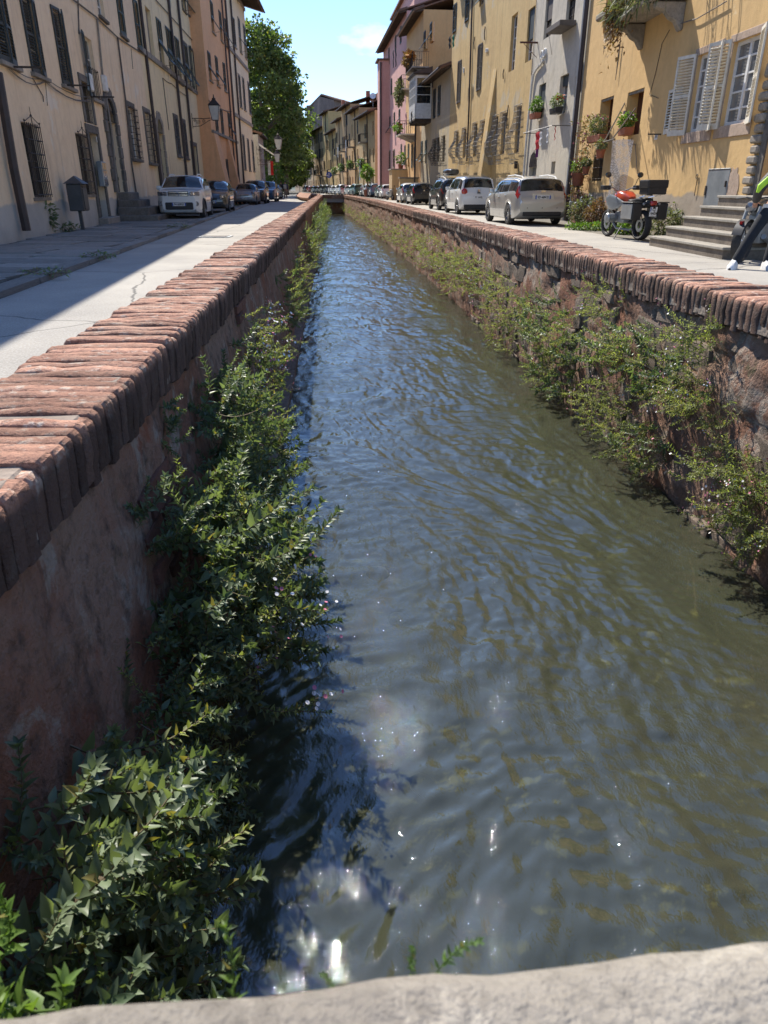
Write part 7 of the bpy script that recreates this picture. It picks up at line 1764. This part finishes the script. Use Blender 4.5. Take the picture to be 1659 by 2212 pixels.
# ---- trees at the end of the left lane
def tree(label, loc, h, r, n, lobes, seed, leaf=.42, mat='leaf_tree'):
    rs = np.random.RandomState(seed); E = empty('plane_tree', loc, 0, label, 'tree', 'trees at the end of the left lane'); mb = MB()
    mb.tube([(0, 0, -.1), (.1, .05, h * .2), (-.05, .1, h * .42), (.1, 0, h * .8)], [.45, .36, .27, .08], 9)
    for k in range(9):
        a = k * 2.4; z0 = h * rs.uniform(.22, .6); L_ = r * rs.uniform(.6, .95); mb.tube([(0, 0, z0), (L_ * .5 * math.cos(a), L_ * .5 * math.sin(a), z0 + L_ * .35), (L_ * math.cos(a), L_ * math.sin(a), z0 + L_ * .75)], [.16, .10, .03], 6)
    mb.build('trunk', M['bark'], E, smooth=True); C = []
    for k in range(lobes):
        z = rs.uniform(.22, .97); rad = r * math.sin(math.pi * min(.97, max(.06, z * .80 + .12))) ** .7 * rs.uniform(.45, 1.0); a = rs.uniform(0, 6.28); C.append((rad * math.cos(a), rad * math.sin(a), h * z, rs.uniform(.5, 1.5) * r / 6))
    C = np.array(C); ix = rs.randint(len(C), size=n); d = rs.normal(0, 1, (n, 3)); d /= np.linalg.norm(d, axis=1, keepdims=True); rr = rs.uniform(0, 1, (n, 1)) ** .45
    B = C[ix, :3] + d * rr * C[ix, 3:4] * np.array([1.25, 1.25, .85]); ln_ = leaf * rs.uniform(.6, 1.3, n); v, f = leaves(B, d + rs.normal(0, .6, (n, 3)), rs.normal(0, .7, (n, 3)) + [0, 0, 1], ln_, ln_ * .85)
    link('crown', tri_mesh('crown', [(v, f, 0)], [M[mat]]), None, E); return E
def tloc(u, Y): q = ypt(u, 400, Y); return (q.x, Y, 0)
htop = lambda v, Y: ypt(600, v, Y).z
tree('big plane tree rising behind the pale house', tloc(574, 104), htop(45, 104), 6.0, 17000, 190, 1, .40); tree('second plane tree leaning right over the lane', tloc(600, 116), htop(110, 116), 4.4, 11000, 130, 2, .42)
tree('lower plane tree behind, nearest the far houses', tloc(618, 136), htop(215, 136), 4.4, 9500, 120, 3, .48); tree('far tree filling the end of the lane', tloc(604, 165), htop(260, 165), 6.5, 11000, 90, 4, .7); tree('farthest tree behind the small grey house', tloc(585, 185), htop(230, 185), 10, 12000, 90, 5, .8)
p = ypt(590, 400, 96); bush('bush', 'bright green bush at the end of the parked cars', (p.x, 96, 0), 1.5, 1.2, 1.9, 1500, .3, M['leaf_bright'], seed=40)
tree('far tree closing the view behind the last cars', tloc(560, 230), htop(330, 230), 12, 9000, 70, 6, 1.0); tree('far tree right of the walkers', tloc(640, 300), htop(355, 300), 14, 9000, 70, 8, 1.2)

# ================================================================== small things
# stone steps up to the portal of the yellow house
F = R1; az = math.atan2(F.ex.y, F.ex.x)
c1 = gpt(1557, 561); x1_ = (Vector((c1.x, c1.y)) - F.o).dot(F.ex); d1_ = (Vector((c1.x, c1.y)) - F.o).dot(F.ey); c2 = gpt(1432, 530); x2_ = (Vector((c2.x, c2.y)) - F.o).dot(F.ex)
STP = empty('stone_steps', F.world(0, 0, 0), az, 'grey stone steps climbing to the portal of the yellow house', 'steps'); ns = 5; rise = dz0 / ns
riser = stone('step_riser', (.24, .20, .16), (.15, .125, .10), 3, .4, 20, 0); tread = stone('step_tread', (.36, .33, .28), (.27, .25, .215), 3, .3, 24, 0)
for k in range(ns):
    dd = d1_ - k * (d1_ - .25) / ns; xa = x1_ + k * .0; xb = x2_ - k * (x2_ - (dx0 + DW + .5)) / ns
    MB().box(xa + .03, xb - .03, .004, dd - .03, rise * k - .02, rise * (k + 1) - .05).build('riser', riser, STP)
    MB().box(xa, xb, .004, dd, rise * (k + 1) - .048, rise * (k + 1)).build('tread', tread, STP, bevel=.008)
# mailbox-like cabinet on a post, left
p = gpt(183, 500); MBX = empty('post_box', (p.x, p.y - .1, 0), math.atan2(L1.ex.y, L1.ex.x), 'dark grey metal box with pyramid lid on a post by the beige wall', 'box')
GM = plain('dark_grey_metal', (.085, .09, .095), .5, .4, (.06, .062, .065), 3, .1); s = p.y / 24.0
MB().box(-.06 * s, .06 * s, -.04, .04, 0, .62 * s).build('post', GM, MBX)
MB().box(-.30 * s, .30 * s, -.22 * s, .22 * s, .60 * s, 1.36 * s).build('body', GM, MBX, bevel=.02)
MB().box(-.24 * s, .24 * s, .221 * s, .245 * s, .64 * s, 1.22 * s).build('door', GM, MBX, bevel=.006); MB().box(-.2 * s, .2 * s, .222 * s, .24 * s, 1.25 * s, 1.31 * s).build('slot', M['ink'], MBX)
zz = 1.362 * s; MB().add([(-.36 * s, -.28 * s, zz), (.36 * s, -.28 * s, zz), (.36 * s, .30 * s, zz), (-.36 * s, .30 * s, zz), (-.1 * s, 0, zz + .22 * s), (.1 * s, 0, zz + .22 * s)], [(3, 2, 1, 0), (0, 1, 5, 4), (2, 3, 4, 5), (1, 2, 5), (3, 0, 4)]).build('lid', GM, MBX)
# street lanterns on scrolled brackets
LG = plain('lantern_glass', (.62, .63, .60), .25, 0, (.5, .5, .48), 3)
def lantern(F, ub, vb, ul, vl, L_, label, s=1.0):
    x, z = F.px(ub, vb); E = empty('street_lamp', F.world(x, 0, 0), math.atan2(F.ex.y, F.ex.x), label, 'street lamp', 'wall lanterns along the left fronts')
    zt = F.zat(x, vl, L_); h = .95 * s; zb = zt - h * .5
    mb = MB(); mb.tube([(0, 0, z + .12), (0, L_ * .5, z + .10), (0, L_, z + .16)], .025, 6); mb.tube([(0, 0, z - .35), (0, L_ * .35, z - .30), (0, L_ * .7, z - .02), (0, L_ * .95, z + .12)], .02, 6); mb.tube([(0, .01, z - .45), (0, .01, z + .4)], .02, 5)
    for cy, cz, rr in ((L_ * .25, z - .10, .14), (L_ * .5, z - .04, .11), (L_ * .12, z + .0, .09), (L_ * .95, z + .08, .07)): mb.tube([(0, cy + rr * (1 - k / 20) * math.cos(k * .75), cz + rr * (1 - k / 20) * math.sin(k * .75)) for k in range(18)], .012, 4)
    mb.tube([(0, L_, z + .14), (0, L_, zb)], .02, 5); mb.build('bracket', M['iron'], E)
    def ring(hw, zz): return [(-hw, L_ - hw, zz), (hw, L_ - hw, zz), (hw, L_ + hw, zz), (-hw, L_ + hw, zz)]
    lo, hi = ring(.13 * s, zb), ring(.24 * s, zb + h * .62); MB().add(lo + hi, [(0, 1, 5, 4), (1, 2, 6, 5), (2, 3, 7, 6), (3, 0, 4, 7), (3, 2, 1, 0)]).build('lantern_glass', LG, E)
    mb = MB()
    for a, b_ in zip(lo, hi): mb.tube([a, b_], .016, 4)
    for rg in (lo, hi): mb.tube(rg + [rg[0]], .018, 4)
    mb.build('lantern_frame', M['iron'], E); hi2 = ring(.27 * s, zb + h * .63); tp = ring(.08 * s, zb + h * .86); mb = MB(); mb.add(hi2 + tp, [(0, 1, 5, 4), (1, 2, 6, 5), (2, 3, 7, 6), (3, 0, 4, 7), (3, 2, 1, 0), (4, 5, 6, 7)]); mb.lathe([(.08 * s, 0), (.09 * s, .06 * s), (.03 * s, .10 * s), (.02 * s, .2 * s), (.001, .24 * s)], 8, Matrix.Translation((0, L_, zb + h * .86))); mb.build('lantern_cap', M['iron'], E, smooth=30)
lantern(L2, *z2(548, 1065), *z2(725, 960), 1.45, 'ornate iron wall lantern on the cream house', 1.35)
lantern(L4, *z2(1118, 1330), *z2(1218, 1250), 2.3, 'white-glazed lantern on the corner of the pale house', 1.6); lantern(L5, *z2(1130, 1425), *z2(1190, 1375), 2.0, 'smaller lantern beyond the pale house', 1.3)
# road sign, flag
p = ypt(711.5, 405, 112); SG_ = empty('road_sign', (p.x, 112, 0), 0, 'round blue sign with white arrows on a pole far right', 'road sign'); zc_ = ypt(711, z8(0, 1395)[1], 112).z
MB().tube([(0, 0.06, 0), (0, .06, zc_ + .3)], .04, 6).build('pole', M['steel'], SG_); o = MB().lathe([(.001, 0), (.40, 0), (.40, .03), (.001, .03)], 24, axis='Y').build('disc', plain('sign_blue', (.015, .06, .34), .4), SG_); o.location = (0, 0, zc_)
mb = MB(); mb.box(-.035, .035, -.012, -.004, -.26, .1); mb.prism([(-.12, .08), (.12, .08), (0, .28)], -.012, -.004, 'Y'); mb.box(-.2, -.035, -.012, -.004, -.12, -.05); mb.prism([(-.18, .03), (-.18, -.2), (-.33, -.085)], -.012, -.004, 'Y'); o = mb.build('arrows', M['white'], SG_); o.location = (0, 0, zc_)
p = ypt(583.5, 363, 86); FLG = empty('flag', (p.x, 86, 0), 0, 'small red and white flag beside the small grey house', 'flag'); MB().tube([(-1.2, 0, p.z - .1), (.2, 0, p.z + .9)], .03, 5).build('staff', M['steel'], FLG)
for k, mt in enumerate(('white', 'petal_red')): MB().grid([[(-.25 + .3 * k + .3 * i, .08 * math.sin(i * 2 + j), p.z + .7 - .35 * j) for i in range(2)] for j in range(5)]).build('cloth', M[mt], FLG)
# laundry
def cloth(name, label, F, u, v, w_, h, mat, off=.6, cat='laundry', group='laundry on the right-hand houses', fringe=0, ru=0.0):
    x, z = F.px(u, v, off); E = empty(name, F.world(x, off, z), math.atan2(F.ex.y, F.ex.x) + ru, label, cat, group); rs = np.random.RandomState(int(u * 7) % 999); P = []
    for j in range(11):
        row = []
        for i in range(9): f = i / 8 - .5; row.append((f * w_ * (1 - .18 * j / 10), .05 * w_ * math.sin(i * 1.7 + j * .25) + .02 * math.sin(j * 1.3), -h * j / 10 - (fringe * rs.uniform(0, 1) if j == 10 else 0) - .04 * abs(f)))
        P.append(row)
    MB().grid(P).build('cloth', mat, E, smooth=True); mb = MB()
    for sx in (-.4, 0, .4): mb.box(sx * w_ - .008, sx * w_ + .008, -.012, .012, -.03, .03)
    mb.build('pegs', M['old_wood'], E); return E
CM = lambda n, c: plain(n, c, .9, 0, tuple(x * .8 for x in c), 9, .2, 30)
red, pur, wht, grn, blk, pnk, lgt = CM('red_cloth', (.55, .03, .04)), CM('purple_cloth', (.14, .02, .12)), CM('white_cloth', (.72, .72, .72)), CM('green_cloth', (.02, .22, .13)), CM('black_cloth', (.02, .022, .025)), CM('pink_cloth', (.55, .30, .32)), CM('pale_blue_cloth', (.55, .62, .68))
E = cloth('laundry', 'red and purple towel hanging below the flower box', R2, *z5(708, 1225), .52, .62, red, .75); o = MB().grid([[(.5 * (i / 6 - .5) * .82, .03 * math.sin(i * 1.9), -.60 - .30 * j / 3) for i in range(7)] for j in range(4)]).build('purple_hem', pur, E, smooth=True)
cloth('laundry', 'white rag on the line next to the red towel', R2, *z5(735, 1222), .28, .48, wht, .78); cloth('laundry', 'white sock on the line under the red geraniums', R2, *z5(798, 1185), .20, .5, wht, .70); cloth('laundry', 'red strip hanging below the geranium box', R2, *z5(868, 1175), .1, .45, red, .6)
cloth('laundry', 'green shirt drying below the top window of the ochre house', R3, *z4(1020, 345), .5, .6, grn, .8); cloth('laundry', 'black garment beside the green shirt', R3, *z4(985, 360), .6, .6, blk, .8); cloth('laundry', 'black trousers on the pink house line', R6, *z4(452, 470), .7, 1.5, blk, .9); cloth('laundry', 'dark socks left of the black trousers', R6, *z4(428, 500), .6, 1.4, blk, .9)
cloth('laundry', 'black top hanging on the white bay window', R4, *z4(608, 1100), .6, .75, blk, 1.5); cloth('laundry', 'red and white cloth on the apricot balcony', R5, *z4(555, 1110), .7, .9, pnk, 1.45)
fF = [x for x in FARS]
def fcloth(Fi, xx, zz, off, w_, h, mat, lb):
    E = empty('laundry', Fi.world(xx, off, zz), math.atan2(Fi.ex.y, Fi.ex.x), lb, 'laundry', 'laundry on the right-hand houses'); MB().grid([[(w_ * (i / 6 - .5), .06 * math.sin(i * 1.9 + j * .3), -h * j / 6) for i in range(7)] for j in range(7)]).build('cloth', mat, E, smooth=True)
if fF:
    Fi, xx, zz, L_ = fF[0]; fcloth(Fi, xx - .5, zz + .9, 1.25, 1.3, 2.6, lgt, 'pale blue sheets hanging from the nearest far balcony'); fcloth(Fi, xx + .8, zz + 1.5, 1.2, 1.0, .9, pnk, 'pink cloth above the pale blue sheets')
    Fi, xx, zz, L_ = fF[3]; fcloth(Fi, xx, zz + 1.0, 1.3, .9, 2.6, wht, 'long white sheet on the second far house'); Fi, xx, zz, L_ = fF[5]; fcloth(Fi, xx, zz + .6, 1.3, 1.2, 1.6, wht, 'white linen on the third far house')
# drying line of the grey house
LNE = empty('washing_line', R2.world(*([R2.px(*z5(700, 1220), .7)[0], .7, R2.px(*z5(700, 1220), .7)[1]])), math.atan2(R2.ex.y, R2.ex.x), 'thin washing line on rods below the flower boxes', 'washing line')
xa_, za_ = R2.px(*z5(565, 1240), .75); xb_, zb_ = R2.px(*z5(835, 1168), .7); x0_, z0_ = R2.px(*z5(700, 1220), .7); MB().tube([(xa_ - x0_, .05, za_ - z0_), (xb_ - x0_, 0, zb_ - z0_)], .010, 4).build('line', M['white_pipe'], LNE)
MB().tube([(xa_ - x0_, .05, za_ - z0_), (xa_ - x0_, -.7, za_ - z0_)], .014, 4).tube([(xb_ - x0_, 0, zb_ - z0_), (xb_ - x0_, -.7, zb_ - z0_)], .014, 4).build('rods', M['iron'], LNE)
# window boxes
def planter(F, q, off, L_, label, mat, leafm, fl, seed, h=.2, size=.09, rz=.22, n=500, u=None):
    x, z = ((q[0] + q[1]) / 2, q[2]) if u is None else F.px(*u, off); E = empty('flower_box', F.world(x, off, z), math.atan2(F.ex.y, F.ex.x), label, 'flower box', 'flower boxes on the right-hand houses')
    MB().add([(-L_ / 2, -.12, 0), (L_ / 2, -.12, 0), (L_ / 2, .12, 0), (-L_ / 2, .12, 0), (-L_ / 2 - .03, -.15, h), (L_ / 2 + .03, -.15, h), (L_ / 2 + .03, .15, h), (-L_ / 2 - .03, .15, h)], [(3, 2, 1, 0), (4, 5, 6, 7), (0, 1, 5, 4), (1, 2, 6, 5), (2, 3, 7, 6), (3, 0, 4, 7)]).build('trough', M[mat], E, bevel=.01)
    B_ = empty('plants', (0, 0, h)); B_.parent = E; bush('x', None, None, L_ / 2 + .05, .2, rz, n, size, M[leafm], flowers=fl, seed=seed, parent=B_); return E
planter(R2, WQ1, .22, .8, 'terracotta window box with yellow-green plants on the grey house', 'terracotta', 'leaf_bright', None, 50, size=.11, rz=.28); planter(R2, WQ2, .22, .8, 'dark window box with red geraniums on the grey house', 'black', 'leaf', (M['petal_red'], 34, .05), 51)
planter(R1, WS[3], .16, .55, 'pot of lilac geraniums on the sill behind the lace cloth', 'terracotta', 'leaf_bright', (M['petal_lilac'], 36, .045), 52, rz=.2)
planter(R1, WS[2], .20, 1.3, 'row of small pots with trailing pink plants below the left brown window', 'terracotta', 'leaf_grey', (M['petal_pink'], 30, .035), 53, rz=.30, n=700)
# pots and climber in the corner of the yellow house
for k, (x, y, r, lb, lm) in enumerate([(1075, 1660, .24, 'large terracotta pot on the wall ledge in the corner', 'leaf_bright'), (1150, 1580, .13, 'small terracotta pot hanging in the climber', 'leaf_grey'), (1283, 1425, .15, 'terracotta pot hung beside the brown window', 'leaf_grey')]):
    xx, zz = R1.px(*z5(x, y), .35); E = empty('flower_pot', R1.world(xx, .35, zz - r), 0, lb, 'flower pot', 'pots in the corner of the yellow house')
    MB().lathe([(.001, 0), (r * .7, 0), (r * .95, r * 1.4), (r * 1.05, r * 1.4), (r * 1.05, r * 1.7), (r * .9, r * 1.7), (.001, r * 1.5)], 14).build('pot', M['terracotta'], E, smooth=35); B_ = empty('plants', (0, 0, r * 1.6)); B_.parent = E; bush('x', None, None, r * 1.1, r * 1.1, r * 1.0, 200, .10, M[lm], seed=60 + k, parent=B_)
    MB().box(-.02, .02, -.3, .3, -.03, 0).build('shelf', M['iron'], E)
xx, zz = R1.px(*z5(1110, 1450), .3); CLB = empty('climber', R1.world(xx, .25, 0), az, 'dry reddish climber with pink blossoms in the corner of the yellow house', 'climbing plant'); rs = np.random.RandomState(9); B = []; D = []
for k in range(1500): z_ = rs.uniform(.7, zz + 1.15); a = rs.normal(0, 1); w_ = .30 + .55 * max(0, (z_ - 1.2) / zz); B.append((a * w_ * .55 - .25 * (z_ > zz), rs.uniform(-.15, .3), z_)); D.append(rs.normal(0, 1, 3))
keep = [k for k in range(1500) if mnoise.noise(Vector(B[k]) * 2.6) > -.12]; B = np.array(B)[keep]; D = np.array(D)[keep]; l_ = rs.uniform(.05, .11, len(B)); h_ = len(B) * 2 // 3
v, f = leaves(B[:h_], D[:h_], rs.normal(0, 1, (h_, 3)), l_[:h_], l_[:h_] * .5); link('dry_leaves', tri_mesh('dry_leaves', [(v, f, 0)], [M['leaf_red']]), None, CLB); v, f = leaves(B[h_:], D[h_:], rs.normal(0, 1, (len(B) - h_, 3)), l_[h_:], l_[h_:] * .5); link('green_leaves', tri_mesh('green_leaves', [(v, f, 0)], [M['leaf_grey']]), None, CLB)
q = rs.randint(len(B), size=40); v, f = flower_tris(B[q], rs.normal(0, 1, (40, 3)), .035, rs, 5); link('blossom', tri_mesh('blossom', [(v, f, 0)], [M['petal_pink']]), None, CLB); pr = []
for k in range(9): e = B[rs.randint(len(B))]; v, f = tri_tube([[rs.uniform(-.1, .2), 0, 0], [e[0] * .3, .1, e[2] * .5], e], .018, .006); pr.append((v, f, 0))
link('stems', tri_mesh('stems', pr, [M['stem']]), None, CLB)
MB().box(-.3, .35, -.24, .12, 0, .9).build('brick_pier', M['wall_brick'], CLB, bevel=.02)
# lace cloth on a triangular drying frame at the second brown window
F = R1; xw, zw = F.px(*z6(300, 830), 0); xo, zo = F.px(*z6(165, 1138), 1.0); xl, zl2 = F.px(*z6(385, 870), 0)
DF = empty('drying_frame', F.world(xw, 0, zw), az, 'wooden drying frame sticking out of the brown window', 'drying frame')
MB().tube([(0, 0, 0), (xo - xw + .35, 1.0, zo - zw)], .02, 5).tube([(xl - xw, 0, zl2 - zw), (xo - xw - .3, 1.0, zo - zw + .03)], .022, 5).tube([(xo - xw + .4, 1.0, zo - zw), (xo - xw - .5, 1.0, zo - zw + .03)], .02, 5).build('poles', M['old_wood'], DF)
m, t, b, o = _nodes('lace'); v_ = _map(t); vo = t.nodes.new('ShaderNodeTexVoronoi'); vo.inputs['Scale'].default_value = 26; t.links.new(v_, vo.inputs['Vector']); b.inputs['Base Color'].default_value = (.74, .66, .58, 1); b.inputs['Roughness'].default_value = .9; t.links.new(_range(t, vo.outputs['Distance'], .40, .52, 1, .45), b.inputs['Alpha'])
cloth('lace_cloth', 'cream lace cloth hanging from the drying frame above the motorbike', F, *z6(288, 1120), .55, 1.30, m, .9, 'lace cloth', None, .12, R(62))
# hanging balcony plants of the yellow house
E = empty('balcony_plants', F.world(BAL1[0], .9, BAL1[1] + .25), az, 'shaggy plants spilling over the balcony of the yellow house', 'plant'); rs = np.random.RandomState(4)
for nm, mt, n, ln0 in (('green_leaves', 'leaf_grey', 420, .45), ('dry_leaves', 'leaf_red', 700, .12)):
    B = np.stack([rs.uniform(-1.5, 1.75, n) if nm == 'green_leaves' else np.abs(rs.normal(0, .45, n)) * -1 + 1.75, rs.uniform(-.3, .12, n), rs.uniform(-.15, .5, n) if nm == 'green_leaves' else .3 - np.abs(rs.normal(0, .55, n))], 1); D = np.stack([rs.normal(0, .5, n), rs.uniform(.1, 1, n), rs.uniform(-1, .6, n)], 1); l_ = ln0 * rs.uniform(.5, 1.2, n)
    v, f = leaves(B, D, rs.normal(0, .4, (n, 3)) + [0, 0, 1], l_, l_ * (.10 if nm == 'green_leaves' else .5), .25, .5); link(nm, tri_mesh(nm, [(v, f, 0)], [M[mt]]), None, E)
pr = []
for k in range(14): x = rs.uniform(-3.2, -1.2); L_ = rs.uniform(.6, 1.6); v, f = tri_tube([[x, -.5, 1.1], [x + .1, -.35, .9 - L_ * .3], [x + rs.uniform(-.2, .4), -.3, .9 - L_]], .014, .005); pr.append((v, f, 0))
link('hanging_stems', tri_mesh('hanging_stems', pr, [M['leaf_grey']]), None, E)
# plants on the apricot balconies
for k, (xx, zz, L_, dp) in enumerate(BALS):
    E = empty('balcony_plants', R5.world(xx, dp, zz + .3), math.atan2(R5.ex.y, R5.ex.x), ['orange flowers and dark pots on the top apricot balcony', 'pale trailing ivy spilling over the middle apricot balcony', 'green pots on the lowest apricot balcony'][k], 'plant', 'plants on the apricot balconies')
    bush('x', None, None, L_ / 2.1, .35, [.5, .9, .25][k], [700, 1200, 250][k], .22, M[['leaf_red', 'leaf_grey', 'leaf_bright'][k]], flowers=[(M['petal_orange'], 60, .16), None, (M['petal_red'], 8, .12)][k], seed=80 + k, parent=E, hang=(k == 1))
for k, (Fi, xx, zz, L_) in enumerate(FARS[:8:2]):
    E = empty('balcony_plants', Fi.world(xx, 1.0, zz), math.atan2(Fi.ex.y, Fi.ex.x), ['greenery on the nearest far balcony', 'greenery on the far ochre house', 'greenery on the far tan house', 'greenery on the far small-eaved house'][k], 'plant', 'plants on far balconies'); bush('x', None, None, 1.2, .5, .6, 400, .3, M['leaf'], seed=90 + k, parent=E)
p = ypt(z8(1260, 1500)[0], 400, 104); PT_ = empty('palm_pot', (p.x, 104, 0), 0, 'tall potted palm-like plant at the foot of the pink pier', 'potted plant'); MB().lathe([(.001, 0), (.35, 0), (.5, .9), (.001, .9)], 12).build('pot', M['terracotta'], PT_); MB().tube([(0, 0, .9), (.1, 0, 2.6)], .12, 6).build('trunk', M['bark'], PT_); B_ = empty('fronds', (0, 0, 2.2)); B_.parent = PT_; bush('x', None, None, .75, .7, .8, 260, .5, M['leaf_bright'], seed=99, parent=B_)
# potted plants on the porch terrace
E = empty('terrace_plant', PORCH.location + Vector((-.6, 1.0, zp + .13)), 0, 'green potted plant on the porch terrace', 'potted plant'); MB().lathe([(.001, 0), (.2, 0), (.28, .4), (.001, .4)], 10).build('pot', M['terracotta'], E); B_ = empty('plants', (0, 0, .4)); B_.parent = E; bush('x', None, None, .5, .5, .5, 250, .22, M['leaf_bright'], seed=98, parent=B_)
# satellite dish and roof clutter of the far row
p = ypt(z8(1360, 10)[0], z8(0, 20)[1], 118); SD = empty('satellite_dish', (p.x, 118, p.z), 0, 'white satellite dish on the far roof next to the pink house', 'satellite dish'); MB().lathe([(.001, -.08), (.25, -.05), (.45, .06), (.44, .08), (.001, -.05)], 14, Matrix.Rotation(R(60), 4, 'X')).build('dish', M['white'], SD, smooth=True); MB().tube([(0, .1, -1.6), (0, .1, 0)], .03, 5).build('mast', M['steel'], SD)
# manhole on the left lane
p = gpt(465, 512); MH = empty('manhole_cover', (p.x, p.y, .005), 0, 'small iron manhole cover in the left lane', 'manhole'); MB().box(-.4, .4, -.3, .3, 0, .012).build('frame', M['steel'], MH); MB().box(-.33, .33, -.23, .23, .012, .018).build('lid', M['iron'], MH)
